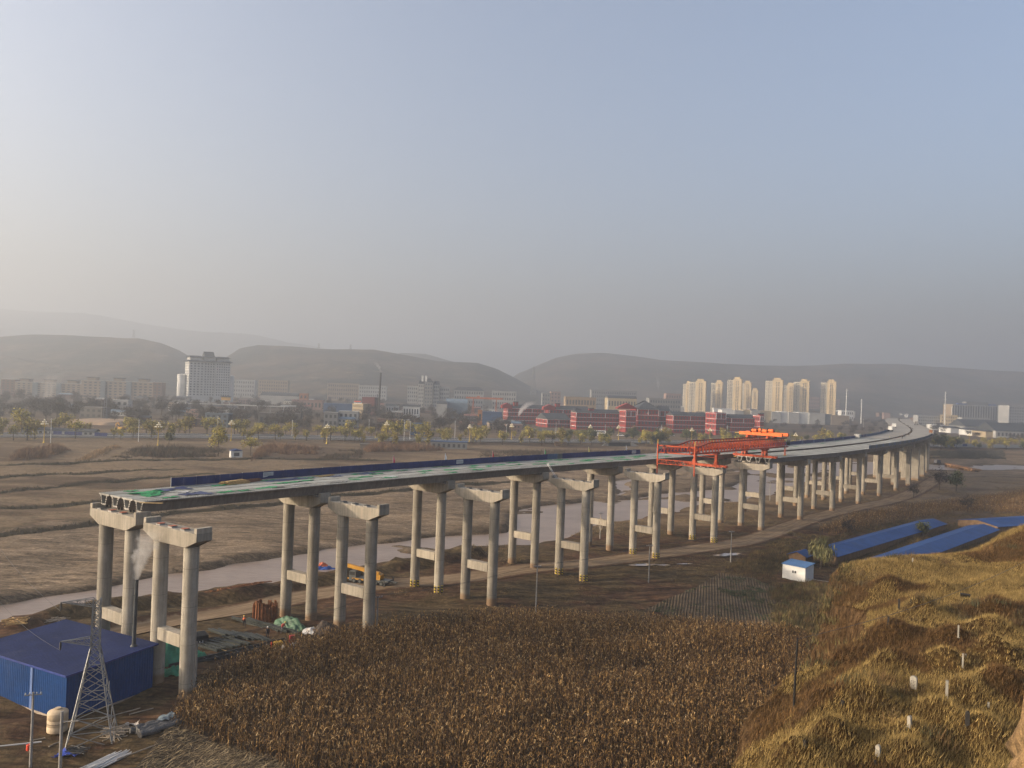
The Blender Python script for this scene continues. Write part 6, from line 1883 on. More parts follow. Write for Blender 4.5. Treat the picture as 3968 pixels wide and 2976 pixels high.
stone_w = M('pale_gravestone', (.27, .25, .21), .85, .12, 2)
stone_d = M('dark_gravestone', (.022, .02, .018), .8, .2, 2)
def grave(px, pyb, hpx, wpx, mat, lab, tilt=0.0, rounded=True, rz=-.5, marks=False):
    q = P(px, pyb, hh); Dm = q.y
    h, w = hpx*Dm/FPX, wpx*Dm/FPX
    root = empty('gravestone', (q.x, q.y, q.z-.15), rz, lab, 'gravestone', 'gravestones on the terrace')
    m = MB(); pr = [(-w/2, 0), (w/2, 0), (w/2, h*.85+.15)]
    if rounded: pr += [(w*.32, h*.96+.15), (0, h+.15), (-w*.32, h*.96+.15)]
    else: pr += [(w/2, h+.15), (-w/2, h+.15)]
    pr += [(-w/2, h*.85+.15)]
    m.prism(pr, 'y', -.09, .09)
    o = m.build('slab', mat, root); o.rotation_euler = (tilt, 0, 0)
    m = MB(); m.box(-w/2-.05, w/2+.05, -.13, .13, -.1, .10); m.build('plinth', mat, root)
    if marks:
        m = MB()
        for c_ in range(3):
            for j in range(6): m.box(-w*.3+c_*w*.25, -w*.3+c_*w*.25+w*.13, -.096, -.0905, h*.2+j*h*.11, h*.2+j*h*.11+h*.05)
        m.build('carving', stone_d, o)
    return root
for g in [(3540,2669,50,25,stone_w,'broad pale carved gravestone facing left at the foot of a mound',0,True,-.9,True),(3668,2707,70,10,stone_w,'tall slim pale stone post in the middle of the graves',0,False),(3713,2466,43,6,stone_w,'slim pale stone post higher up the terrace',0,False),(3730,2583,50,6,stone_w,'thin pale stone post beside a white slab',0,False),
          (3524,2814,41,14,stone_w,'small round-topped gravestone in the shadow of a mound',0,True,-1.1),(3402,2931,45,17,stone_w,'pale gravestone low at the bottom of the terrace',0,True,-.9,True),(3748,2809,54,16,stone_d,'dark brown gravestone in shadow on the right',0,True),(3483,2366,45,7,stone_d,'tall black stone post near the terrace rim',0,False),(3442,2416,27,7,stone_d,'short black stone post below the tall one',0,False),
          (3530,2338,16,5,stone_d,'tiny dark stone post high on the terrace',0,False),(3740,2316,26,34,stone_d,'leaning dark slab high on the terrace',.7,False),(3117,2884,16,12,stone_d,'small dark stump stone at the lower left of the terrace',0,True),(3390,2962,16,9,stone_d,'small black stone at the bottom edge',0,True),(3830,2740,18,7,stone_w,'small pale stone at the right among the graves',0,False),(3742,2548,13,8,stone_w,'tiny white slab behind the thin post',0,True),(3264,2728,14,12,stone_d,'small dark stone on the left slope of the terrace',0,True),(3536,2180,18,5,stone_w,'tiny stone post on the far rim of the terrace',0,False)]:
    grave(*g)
q = P(3076, 2746, hh)
m = MB(); m.tube([(0, 0, -.5), (.03, 0, 2.5), (.10, 0, 5.3)], [.10, .085, .06], 10); m.bar((-.1, 0, 1.1), (.22, 0, 1.1), .05)
tag(m.build('black_pole', M('tarred_pole', (.012, .011, .010), .8, .2, 2), None, True, loc=q), 'thin black pole standing on the left rim of the terrace', 'pole')
wire(q+Vector((.1, 0, 5.2)), at(4020, 2150, 95), .9, .02, 'thin black wire crossing the grave terrace')

# ------------------------------------------------------------------ street lamps along the highway
gold = M('lamp_gold', (.40, .28, .04), .45, .1, 1, metal=.3)
globe_m = M('lamp_globe', (.78, .72, .55), .35, .05, 1)
def make_lamp():
    r_ = empty('street_lamp')
    m = MB(); m.lathe([(.55, 0), (.5, .6), (.28, 1.0), (.2, 1.2), (.16, 6), (.14, 9.4), (.3, 9.6), (.12, 9.8), (.10, 11.4)], 12); m.build('post', gold, r_, True)
    m = MB()
    for k in range(8):
        a = 2*pi*k/8; c_, s_ = math.cos(a), math.sin(a)
        m.tube([(0, 0, 9.3), (c_*.9, s_*.9, 8.9), (c_*1.55, s_*1.55, 9.5)], .07, 6)
    for k in range(5):
        a = 2*pi*k/5+.3; c_, s_ = math.cos(a), math.sin(a); m.tube([(0, 0, 10.2), (c_*.5, s_*.5, 10.0), (c_*.85, s_*.85, 10.5)], .06, 6)
    m.build('bracket_arms', gold, r_)
    G = MB().ball((0, 0, 0), .36, 10, 7).mesh('globe', globe_m, True)
    for k in range(8):
        a = 2*pi*k/8; obj('globe', G, r_, (math.cos(a)*1.55, math.sin(a)*1.55, 9.85))
    for k in range(5):
        a = 2*pi*k/5+.3; obj('globe', G, r_, (math.cos(a)*.85, math.sin(a)*.85, 10.85))
    obj('globe', G, r_, (0, 0, 11.7), None, (1.2, 1.2, 1.3))
    return r_
lamp0 = make_lamp(); first = True
lamps = [(170,1717,'leftmost gold cluster lamp of the highway'),(612,1727,'gold cluster lamp second from the left'),(895,1709,'gold cluster lamp left of the hut with blue roof'),(1266,1720,'gold cluster lamp below the factory chimney'),(1497,1702,'gold cluster lamp among the central yellow trees'),(1819,1713,'gold cluster lamp right of the grey bank hut'),(1982,1704,'gold cluster lamp at the left end of the red school'),
         (2286,1702,'gold cluster lamp beside the big willow'),(2396,1706,'gold cluster lamp before the white coach'),(2680,1716,'gold cluster lamp before the school gate, left of a pair'),(2750,1716,'gold cluster lamp right of the pair before the school'),(3082,1735,'gold cluster lamp behind the trolley end of the gantry'),(3328,1742,'gold cluster lamp behind the hoarding near the bend'),(3755,1729,'gold cluster lamp right of the viaduct bend')]
for px, py, lab in lamps:
    Yl = None
    q = P(px, py, hz); 
    r_ = lamp0 if first else copy_tree(lamp0); first = False
    s = .98
    r_.location = q; r_.scale = (s, s, s); r_.rotation_euler = (0, 0, random.random()); tag(r_, lab, 'street lamp', 'gold cluster lamps on the highway')
# roadside trees are told apart by row and by the gold lamp they stand next to
_lp = sorted(l[0] for l in lamps)
_rows = {22: 'near verge', 30: 'nearest row', -23: 'far verge', -31: 'farthest row'}
_cnt = {}
_big = ORD + ['twenty-fifth', 'twenty-sixth', 'twenty-seventh', 'twenty-eighth', 'twenty-ninth', 'thirtieth']
for px, o, tr, kd in sorted(ROADT, key=lambda z: z[0]):
    j = sum(1 for q in _lp if q <= px); key = (o, j); _cnt[key] = _cnt.get(key, -1)+1
    c_ = 'yellow green' if kd == 'y' else 'olive'
    where = f'right of the {ORD[j-1]} gold lamp' if j else 'left of the first gold lamp'
    tag(tr, f'{_big[min(_cnt[key], 29)]} {c_} tree {where}, {_rows[o]} of the highway')
# plain white poles near the highway
plain = M('white_pole_paint', (.62, .62, .60), .5, .05, 1)
for (px, pt, pb_, lab) in [(196,1621,1716,'tall white pole beside the leftmost gold lamp'),(536,1625,1712,'slim grey pole left of the small brick hut'),(842,1612,1690,'white pole before the blue grey house'),(1131,1626,1690,'slim white pole left of the third house'),(1429,1624,1677,'white pole with two arms below the factory'),(1565,1628,1710,'tall slim pole left of the blue shed'),(1588,1632,1705,'tall slim pole beside the blue shed'),(1762,1630,1700,'slim pole left of the school'),(1962,1641,1700,'slim pole just left of the school'),(2153,1636,1702,'white pole before the low school wing'),(2344,1644,1704,'slim pole beside the coach'),(2562,1645,1712,'slim pole at the school entrance'),(2818,1648,1695,'bright white pole before the right school block'),(3345,1623,1665,'slim pole left of the viaduct bend'),(3717,1672,1728,'slim grey pole right of the bend')]:
    q = P(px, pb_, hz); top = at(px, pt, q.y).z-q.z
    m = MB(); m.tube([(0, 0, 0), (0, 0, top)], [.16, .09], 8); m.bar((-.7, 0, top-.5), (.7, 0, top-.5), .1); m.bar((-.5, 0, top-1.4), (.5, 0, top-1.4), .1)
    tag(m.build('line_pole', plain, None, True, loc=q), lab, 'pole', 'slim poles along the highway')

# ------------------------------------------------------------------ buildings of the town
win_d = M('window_dark', (.035, .040, .046), .3, .3, .2, spec=.5)
def wallm(name, col): 
    return bpy.data.materials.get(name) or M(name, col, .85, .10, .12, fine=.06)
slate = M('slate_roof', (.045, .050, .055), .7, .15, .2, fine=.1)
WINS = {}
def win_mesh(w, h, mat=None):
    k = (round(w, 2), round(h, 2))
    if k not in WINS:
        m = MB(); m.mi = 0; m.box(-w/2, w/2, -.06, .04, 0, h)
        WINS[k] = m.mesh('window', win_d)
    return WINS[k]
def windows(root, W_, z0, z1, nf, nb, x0=0.0, y=0.0, rz=0.0, ww=None, wh=None, single=True, skip=None, name='window', origin=(0, 0)):
    """grid of window units on a wall that starts at origin and runs along rz"""
    ww = ww or W_/nb*.5; wh = wh or (z1-z0)/nf*.5
    c_, s_ = math.cos(rz), math.sin(rz)
    if single:
        me = win_mesh(ww, wh)
        for i in range(nf):
            for j in range(nb):
                if skip and skip(i, j): continue
                x = x0+W_*(j+.5)/nb; z = z0+(z1-z0)*(i+.28)/nf
                obj(name, me, root, (origin[0]+c_*x, origin[1]+s_*x, z), (0, 0, rz))
    else:
        m = MB()
        for i in range(nf):
            for j in range(nb):
                if skip and skip(i, j): continue
                x = x0+W_*(j+.5)/nb; z = z0+(z1-z0)*(i+.28)/nf
                m.box(x-ww/2, x+ww/2, -.06, .04, z, z+wh)
        o = m.build('window_grid', win_d, root, loc=(origin[0], origin[1], 0), rot=(0, 0, rz)); o['kind'] = 'stuff'
def span(pl, pr, Yd):
    a, b = at(pl, 1500, Yd), at(pr, 1500, Yd); return a, b
def zrow(px, py, Yd): return at(px, py, Yd).z
def block(name, lab, cat, pl, pr, ptop, Yd, depth, yaw, mat, nf, nb, single=False, roof=None, z0=None, group=None, side_b=0, parapet=None, bands=None, ww=None, wh=None):
    """box building: the front fills the pixels pl..pr, its eaves reach row ptop; yaw > 0 shows its left end"""
    pc_ = (pl+pr)/2; a, b = span(pl, pr, Yd); zt = zrow(pc_, ptop, Yd)
    zb = z0 if z0 is not None else gz0((a.x+b.x)/2, Yd)-.5
    Wf = (b.x-a.x)
    ys = math.radians(yaw)
    Lf = max(2.0, (Wf - depth*math.sin(abs(ys)))/max(.3, math.cos(ys)))
    h = max(2.5, zt-zb)
    x_off = depth*math.sin(ys) if ys > 0 else 0
    root = empty(name, (a.x+x_off, Yd, zb), ys, lab, cat, group)
    MB().box(0, Lf, 0, depth, 0, h).build('wall', mat, root)
    if nf and nb: windows(root, Lf*.96, h*.06, h*.97, nf, nb, Lf*.02, single=single, ww=ww, wh=wh)
    if nf and side_b:
        windows(root, depth*.9, h*.06, h*.97, nf, side_b, depth*.05, single=single, rz=-pi/2, origin=(0, depth))
    if roof == 'gable':
        m = MB(); r_ = depth*.24; m.prism([(-.6, h), (depth+.6, h), (depth/2, h+r_)], 'x', -.5, Lf+.5); m.build('roof', slate, root)
    elif roof == 'flat':
        m = MB(); m.box(-.25, Lf+.25, -.25, depth+.25, h+.002, h+.5); m.build('roof', parapet or mat, root)
    elif roof == 'hip':
        m = MB(); r_ = depth*.28; e = depth*.4; m.add([(-1, -1, h), (Lf+1, -1, h), (Lf+1, depth+1, h), (-1, depth+1, h), (e, depth/2, h+r_), (Lf-e, depth/2, h+r_)], [(0, 1, 5, 4), (1, 2, 5), (2, 3, 4, 5), (3, 0, 4), (3, 2, 1, 0)]); m.build('roof', slate, root)
    elif roof == 'arch':
        m = MB(); pr_ = [(depth/2-depth/2*math.cos(pi*k/10), h+depth*.16*math.sin(pi*k/10)) for k in range(11)]; m.prism(pr_, 'x', 0, Lf); m.build('roof', parapet or slate, root)
    elif roof == 'gable_front':
        m = MB(); m.prism([(-.3, h), (Lf+.3, h), (Lf/2, h+Lf*.16)], 'y', -.4, depth+.4); m.build('roof', parapet or slate, root)
    if bands:
        for f in bands:
            MB().box(-.12, Lf+.12, -.14, depth+.12, h*f-.22, h*f+.22).build('band', frame_w, root)
    return root, Lf, h

cream_w = wallm('cream_render', (.40, .32, .20)); beige_w = wallm('beige_render', (.24, .19, .14)); grey_w = wallm('grey_render', (.20, .20, .195)); lgrey_w = wallm('light_grey_render', (.33, .33, .32)); white_w = wallm('white_render', (.60, .60, .58))
pink_w = wallm('pink_render', (.27, .18, .15)); brick_w = wallm('brown_brick', (.14, .085, .06)); red_w = M('red_school_brick', (.26, .036, .030), .85, .12, .15, fine=.06); dgrey_w = wallm('raw_concrete_wall', (.13, .122, .112)); tan_w = wallm('tan_tile', (.27, .20, .125)); bluegrey_w = wallm('blue_grey_render', (.13, .155, .175)); orange_w = wallm('orange_render', (.34, .15, .07))
blue_roof = M('town_blue_roof', (.045, .09, .18), .6, .15, .2); bluem = M('light_blue_roof', (.12, .17, .22), .6, .15, .2); red_roof = M('salmon_roof', (.20, .09, .065), .8, .15, .2); maroon = M('maroon_cladding', (.10, .030, .030), .8, .12, .2)

# --- hotel tower with layered eaves
def eaves(root, x0, x1, y0, y1, z, over, h, up=.5):
    m = MB(); o = over
    m.add([(x0-o, y0-o, z+up), (x1+o, y0-o, z+up), (x1+o, y1+o, z+up), (x0-o, y1+o, z+up), (x0+o*.6, y0+o*.6, z+h), (x1-o*.6, y0+o*.6, z+h), (x1-o*.6, y1-o*.6, z+h), (x0+o*.6, y1-o*.6, z+h), (x0, y0, z), (x1, y0, z), (x1, y1, z), (x0, y1, z)],
          [(0, 1, 5, 4), (1, 2, 6, 5), (2, 3, 7, 6), (3, 0, 4, 7), (4, 5, 6, 7), (8, 9, 1, 0), (9, 10, 2, 1), (10, 11, 3, 2), (11, 8, 0, 3), (11, 10, 9, 8)])
    return m.build('eaves', slate, root)
Yh = 1150
a, b = span(694, 882, Yh); zb = gz0(-440, Yh)-.5
hot_w = wallm('hotel_render', (.50, .50, .48))
ht = empty('hotel_tower', (a.x+13.5, Yh, zb), math.radians(34), 'tall pale hotel tower with dark upswept Chinese roofs', 'building')
# local: x along the front, y into the block
Lf, Dd = 58, 26
ztop_h = zrow(790, 1402, Yh)-zb
MB().box(0, Lf*.36, 0, Dd, 0, ztop_h).build('left_wing', hot_w, ht)
MB().box(Lf*.36, Lf*.64, 2.5, Dd, 0, ztop_h).build('centre', hot_w, ht)
MB().box(Lf*.64, Lf, 0, Dd, 0, ztop_h).build('right_wing', hot_w, ht)
windows(ht, Lf*.34, 5, ztop_h-1, 14, 4, Lf*.01, single=True)
windows(ht, Lf*.26, 5, ztop_h-1, 14, 4, Lf*.37, single=True, origin=(0, 2.5))
windows(ht, Lf*.34, 5, ztop_h-1, 14, 6, Lf*.65, single=True)
windows(ht, Dd*.96, 5, ztop_h-1, 14, 5, Dd*.02, single=True, rz=-pi/2, origin=(0, Dd))
for f in (.79, .10):
    MB().box(-.3, Lf*.36, -.3, Dd+.2, ztop_h*f-.5, ztop_h*f+.5).build('string_course', white_w, ht)
eaves(ht, -1, Lf+1, -1, Dd+1, ztop_h+.02, 2.4, 2.6)
for (x0, x1) in ((1.5, Lf*.30), (Lf*.68, Lf-1.5)):
    MB().box(x0, x1, 3, Dd-3, ztop_h+2.4, ztop_h+6).build('roof_pavilion', hot_w, ht); eaves(ht, x0, x1, 3, Dd-3, ztop_h+6.02, 2.4, 2.8)
MB().box(Lf*.36, Lf*.64, 3, Dd-3, ztop_h+2.4, ztop_h+7).build('roof_pavilion', hot_w, ht); eaves(ht, Lf*.36, Lf*.64, 3, Dd-3, ztop_h+7.02, 3.0, 2.2)
m = MB(); m.prism([(4, ztop_h+9.0), (Dd-4, ztop_h+9.0), (Dd/2+.6, ztop_h+15.5), (Dd/2-.6, ztop_h+15.5)], 'x', Lf*.38, Lf*.62); m.build('main_roof', slate, ht)
m = MB(); m.lathe([(6.3, 0), (6.3, 36), (5.8, 36.5), (6.3, 37), (6.3, 39), (2, 40)], 20); m.build('round_turret', white_w, ht, True, loc=(-5, Dd-5, 0))
m = MB(); m.lathe([(5.3, 0), (5.3, 36), (5.8, 36.5), (5.3, 37), (5.3, 39), (2, 40)], 20); m.build('round_turret', white_w, ht, True, loc=(Lf+4, 14, 0))
MB().box(-1.5, Lf+1.5, -3.5, -.3, 0, 8.5).build('podium', hot_w, ht)

# --- long dormitory on the left
for (pl, pr, pt, lab, nb) in ((0, 55, 1470, 'dark end block of the long brown dormitory at the left edge', 3), (55, 310, 1484, 'long brown dormitory block nearest the left edge', 13), (312, 590, 1478, 'long brown dormitory block with flat roof caps', 14), (590, 625, 1482, 'brown dark end block of the dormitory row', 2)):
    r_, L_, h_ = block('dormitory', lab, 'building', pl, pr, pt, 1120, 16, 4, beige_w if pr-pl > 60 else brick_w, 6, nb, True, 'flat', None, 'brown dormitory row', parapet=lgrey_w)
    if pr-pl > 60:
        for f in (.12, .48, .82):
            MB().box(L_*f-5, L_*f+7, 2, 12, h_+.5, h_+4.2).build('roof_block', beige_w, r_); MB().box(L_*f-6.2, L_*f+8.2, 1, 13, h_+4.21, h_+4.9).build('roof_cap', slate, r_)
        for f in (.3, .65): MB().box(L_*f-3.5, L_*f+3.5, -1.2, -.002, 0, h_+.3).build('stair_bay', bluegrey_w, r_)
# --- platform canopy in front of the hotel
Yc = 820; a, b = span(676, 1110, Yc); zc_ = zrow(890, 1571, Yc)
cano = empty('platform_canopy', (a.x, Yc, gz0(a.x, Yc)), .02, 'long thin pale canopy roof in front of the hotel', 'canopy')
Lc = b.x-a.x; hc_ = zc_-gz0(a.x, Yc)
MB().box(0, Lc, 0, 9, hc_, hc_+.9).build('roof', lgrey_w, cano)
for k in range(9): MB().box(4+k*(Lc-8)/8-.4, 4+k*(Lc-8)/8+.4, 4, 5, 0, hc_-.002).build('column', lgrey_w, cano)
# --- golden gate sign
q = at(875, 1556, 900); gt = empty('golden_gate', (q.x, q.y, gz0(q.x, q.y)), .1, 'small gate with a bright gold signboard beside the hotel', 'gate')
MB().box(-5, 5, -.4, .4, 10.5, 14).build('signboard', M('gold_board', (.72, .42, .12), .4, .1, .5), gt)
for x in (-4, 4): MB().box(x-.5, x+.5, -.4, .4, 0, 10.4).build('post', lgrey_w, gt)
eaves(gt, -5, 5, -1, 1, 14.01, 1.2, 1.5)

town = [  # name, label, pl, pr, ptop, Y, depth, yaw, mat, floors, bays, roof
 ('house', 'grey two storey unfinished house on the earth bank', 312, 411, 1580, 628, 11, -6, dgrey_w, 2, 4, 'flat'),
 ('house', 'grey house behind the unfinished one', 425, 497, 1552, 745, 10, 4, lgrey_w, 2, 3, 'flat'),
 ('house', 'small brick hut with one sloping roof', 538, 580, 1618, 570, 6, 8, brick_w, 1, 1, 'gable'),
 ('house', 'blue grey three storey house before the canopy', 793, 886, 1604, 575, 12, 5, bluegrey_w, 3, 4, 'flat'),
 ('house', 'low brick house left of the blue grey one', 730, 793, 1627, 572, 10, 5, brick_w, 1, 3, 'flat'),
 ('site_cabins', 'long grey white row of site cabins beside the highway', 88, 366, 1681, 452, 6, 3, lgrey_w, 1, 14, 'gable'),
 ('house', 'low grey house at the edge of the bare trees', 1000, 1070, 1603, 600, 10, 6, dgrey_w, 1, 3, 'flat'),
 ('house', 'narrow grey brick house in the bare trees', 1131, 1168, 1604, 610, 8, 5, dgrey_w, 2, 1, 'flat'),
 ('house', 'grey flat roofed house left of centre', 1255, 1312, 1600, 640, 10, 5, grey_w, 2, 3, 'flat'),
 ('house', 'grey flat roofed house with white upper storey', 1312, 1390, 1596, 650, 10, 5, lgrey_w, 2, 4, 'flat'),
 ('house', 'low row house under the factory', 1465, 1545, 1627, 640, 9, 3, brick_w, 1, 4, 'flat'),
 ('house', 'low grey row house right of the brick one', 1546, 1590, 1629, 640, 9, 3, grey_w, 1, 2, 'flat'),
 ('shed', 'bright blue shed beside the grey row house', 1594, 1651, 1643, 600, 8, 3, blue_roof, 0, 0, 'flat'),
 ('bank_hut', 'long grey hut with blue roof edge on the near side of the highway', 1674, 1818, 1714, 482, 6, 4, grey_w, 1, 7, 'flat'),
 ('low_hut', 'low dark hut on the bare field', 1402, 1450, 1744, 455, 4, 4, dgrey_w, 0, 0, 'flat'),
 ('tiny_hut', 'tiny white hut with blue roof on the left fields', 888, 942, 1748, 366, 4, 30, whitewall, 1, 1, 'gable_front'),
 ('mud_hut', 'small mud hut beside the big willow', 2158, 2203, 1716, 555, 5, 4, adobe, 0, 0, 'flat'),
 ('hangar', 'pale arched hangar left of the orange building', 1005, 1154, 1534, 1150, 30, 4, lgrey_w, 0, 0, 'arch'),
 ('office', 'small orange building beside the hangar', 1158, 1192, 1526, 1120, 12, 6, orange_w, 2, 2, 'flat'),
 ('works_shed', 'shed with salmon roof in the middle of the town', 1129, 1249, 1552, 980, 16, 4, pink_w, 1, 8, 'flat'),
 ('works_shed', 'low shed with blue roof left of the factory', 1253, 1371, 1566, 900, 14, 4, blue_roof, 0, 0, 'flat'),
 ('factory', 'sunlit cream factory office with round-headed windows', 1368, 1432, 1566, 850, 14, -22, cream_w, 3, 8, 'flat'),
 ('factory_hall', 'maroon and grey boiler hall behind the cream office', 1405, 1465, 1541, 880, 16, -10, maroon, 0, 0, 'flat'),
 ('barracks', 'white low row with dark windows right of the factory', 1497, 1547, 1571, 900, 8, 3, white_w, 1, 5, 'gable'),
 ('barracks', 'second white low row with dark windows', 1563, 1628, 1575, 900, 8, 3, white_w, 1, 6, 'gable'),
 ('office', 'far left wing of the grand stepped building', 1574, 1619, 1496, 1250, 20, 6, lgrey_w, 5, 5, 'flat'),
 ('office', 'left middle wing of the grand stepped building', 1619, 1643, 1487, 1245, 20, 3, lgrey_w, 6, 3, 'hip'),
 ('office', 'tall centre of the grand stepped building', 1643, 1677, 1480, 1240, 20, 3, grey_w, 7, 3, 'hip'),
 ('office', 'right middle wing of the grand stepped building', 1677, 1702, 1490, 1245, 20, 3, lgrey_w, 6, 3, 'hip'),
 ('office', 'far right wing of the grand stepped building', 1702, 1741, 1500, 1250, 20, 3, lgrey_w, 5, 5, 'flat'),
 ('office', 'pale three storey office right of the stepped building', 1757, 1875, 1512, 1280, 18, 3, lgrey_w, 4, 12, 'hip'),
 ('office', 'pale building behind the orange gantry crane', 1906, 2002, 1517, 1280, 18, 3, lgrey_w, 4, 10, 'flat'),
 ('office', 'long pale building behind the factory on the left', 1267, 1389, 1486, 1500, 16, 3, beige_w, 4, 14, 'flat'),
 ('office', 'long grey building behind the chimney', 1389, 1497, 1495, 1500, 16, 3, lgrey_w, 4, 12, 'flat'),
 ('office', 'beige block at the foot of the hill left of the factory', 1000, 1113, 1474, 1550, 18, 3, tan_w, 5, 12, 'flat'),
 ('office', 'pale block right of the hotel', 892, 985, 1472, 1500, 18, 3, lgrey_w, 4, 10, 'flat'),
 ('works_shed', 'blue domed works shed left of the crane', 1723, 1814, 1562, 950, 30, 4, bluem, 0, 0, 'arch'),
 ('works_shed', 'grey arched shed left of the blue one', 1690, 1735, 1566, 940, 20, 4, lgrey_w, 0, 0, 'arch'),
 ('gatehouse', 'small orange gatehouse left of the school', 1854, 1872, 1591, 800, 8, 4, orange_w, 1, 1, 'flat'),
 ('works_shed', 'low blue roofed shed beside the orange gatehouse', 1872, 1949, 1598, 800, 10, 4, blue_roof, 0, 0, 'flat'),
 ('office', 'tan hall with colonnade behind the school', 2190, 2312, 1540, 1150, 20, 3, tan_w, 2, 10, 'flat'),
 ('office', 'pink tower block far behind the school', 2133, 2174, 1518, 1500, 16, 4, pink_w, 5, 3, 'flat'),
 ('office', 'grey block left of the pink tower', 2100, 2133, 1523, 1500, 16, 4, grey_w, 4, 3, 'flat'),
 ('hall', 'cream hall with barrel roof behind the school', 2353, 2470, 1544, 1120, 24, 3, cream_w, 2, 10, 'arch'),
 ('office', 'grey long block far behind the cream hall', 2290, 2470, 1514, 1600, 20, 3, grey_w, 5, 20, 'flat'),
 ('office', 'grey office block left of the apartment towers', 2515, 2642, 1546, 1200, 22, 3, grey_w, 4, 12, 'flat'),
 ('office', 'pink grey block behind the office left of the towers', 2580, 2642, 1526, 1500, 18, 3, pink_w, 4, 6, 'flat'),
 ('office', 'pale school-like block below the hill at far right', 3128, 3180, 1540, 2100, 18, 3, pink_w, 4, 8, 'flat'),
 ('office', 'pale block right of the last apartment tower', 3234, 3256, 1548, 2100, 18, 3, pink_w, 5, 4, 'flat'),
 ('house', 'white two storey house left of the viaduct bend', 3262, 3312, 1592, 1500, 14, 3, white_w, 2, 6, 'flat'),
 ('office', 'white three storey block right of the bend, left wing', 3560, 3650, 1612, 1400, 16, 2, lgrey_w, 3, 10, 'flat'),
 ('office', 'cream three storey block right of the bend, right wing', 3650, 3725, 1610, 1390, 26, -24, cream_w, 3, 7, 'flat'),
 ('hospital', 'long ribbed ten storey block at the right', 3687, 3905, 1571, 1700, 30, 10, lgrey_w, 0, 0, 'flat'),
 ('office', 'pale stepped block at the right edge', 3905, 4000, 1574, 1650, 30, 8, lgrey_w, 6, 8, 'flat'),
 ('office', 'low pale row before the ribbed block', 3730, 3842, 1620, 1450, 14, 3, lgrey_w, 2, 12, 'flat'),
 ('warehouse', 'large warehouse with blue roof at the right edge', 3858, 4060, 1673, 960, 40, 3, lgrey_w, 1, 12, 'gable'),
 ('warehouse', 'cream gable-fronted warehouse beside the blue roofed one', 3820, 3860, 1673, 965, 26, 4, cream_w, 0, 0, 'gable_front'),
 ('warehouse', 'white gable-fronted warehouse left of the cream one', 3766, 3815, 1668, 1000, 26, 4, white_w, 0, 0, 'gable_front'),
 ('warehouse', 'white shed with low gable near the gold lamp', 3684, 3734, 1660, 1060, 26, 4, white_w, 0, 0, 'gable_front'),
 ('warehouse', 'long grey low warehouse behind the white sheds', 3740, 3900, 1654, 1150, 40, 3, grey_w, 0, 0, 'gable'),
 ('warehouse', 'white low building with small windows right of the bend', 3618, 3670, 1648, 1150, 16, 3, white_w, 1, 9, 'flat'),
]
for (nm, lab, pl, pr, pt, Yd, dp, yw, mt, nf, nb, rf) in town:
    big = (pr-pl)/max(1, nb) > 11
    r_, L_, h_ = block(nm, lab, 'building', pl, pr, pt, Yd, dp, yw, mt, nf, nb, big, rf, side_b=0, parapet={'bank_hut': blue_roof, 'tiny_hut': roof_b, 'works_shed': (red_roof if 'salmon' in lab else bluem if 'dome' in lab else None)}.get(nm))
    if nm == 'hospital':
        for k in range(19): MB().box(L_*(k+.5)/19-1.0, L_*(k+.5)/19+1.0, -1.0, -.002, 0, h_-1).build('pier', lgrey_w, r_)
        m = MB()
        for k in range(20): m.box(L_*k/19-1.9, L_*k/19+1.9, -.25, -.003, 2, h_-2)
        o = m.build('glazing', win_d, r_); o['kind'] = 'stuff'
        for (f0, f1) in ((.10, .28), (.77, .90)): MB().box(L_*f0, L_*f1, 1, 6, h_+.51, h_+3).build('roof_sign', bpy.data.materials['blue_tarpaulin'], r_)
        MB().box(L_*.3, L_*.75, 4, 16, h_+.52, h_+7).build('roof_block', grey_w, r_)
        MB().box(-.3, -.002, 0, 30, 0, h_).build('end_wall', tan_w, r_)
    if nm == 'factory':
        fs = r_
# roof sign on the cream factory: red bar over two rows of white letters too small to read
MB().box(1.0, 11.5, 1.0, 1.3, 0, .4).build('sign_rail', frame_w, fs, loc=(0, 0, 12.4))
m = MB()
for k in range(7): m.box(1.3+k*1.45, 2.3+k*1.45, 1.0, 1.2, 13.2, 14.2)
m.build('sign_letters', frame_w, fs)
m = MB(); m.box(1.6, 9.5, 1.0, 1.2, 15.4, 16.2); m.build('sign_bar', bpy.data.materials['red_paint'], fs)
# grand building roof sign
q = at(1642, 1478, 1240); sg = empty('roof_sign', q, 0, 'two white upright sign panels on the stepped building', 'sign')
for x in (-3.5, 2.0): MB().box(x, x+3, 0, .5, 0, 9).build('panel', white_w, sg)
# tall black chimney
q = at(1468, 1572, 870); h_ = at(1470, 1444, 870).z-gz0(q.x, q.y)
ch = empty('factory_chimney', (q.x, q.y, gz0(q.x, q.y)), 0, 'tall black steel chimney of the factory', 'chimney')
m = MB(); m.tube([(0, 0, 0), (.4, 0, h_*.5), (.9, 0, h_)], [1.15, 1.0, .9], 14); m.build('stack', M('black_stack', (.035, .033, .032), .7, .2, .3), ch, True)
m = MB(); m.tube([(-2, 0, 0), (-2, 0, h_*.5)], .35, 8); m.build('side_pipe', pipe_m, ch)
smoke('smoke_plume', Vector((q.x+.9, q.y, gz0(q.x, q.y)+h_+.1)), (-9, 0), 14, .9, 4, .10, 'faint white smoke from the tall black chimney', 1.3)
# smoke drifting over the left dormitory and over the school
smoke('smoke_plume', at(2010, 1612, 800)-Vector((0, 0, 0)), (14, 0), 16, 1.2, 6.5, .35, 'white steam puff at the left end of the red school', 2.2, (.85, .82, .82))
smoke('smoke_plume', at(178, 1560, 930), (12, 0), 40, 4, 14, .035, 'thin grey smoke drifting before the brown dormitory', 3.1)
smoke('smoke_plume', at(2552, 1512, 1700), (-6, 0), 34, 1.5, 6, .06, 'thin white smoke column at the foot of the hill', 4.0)
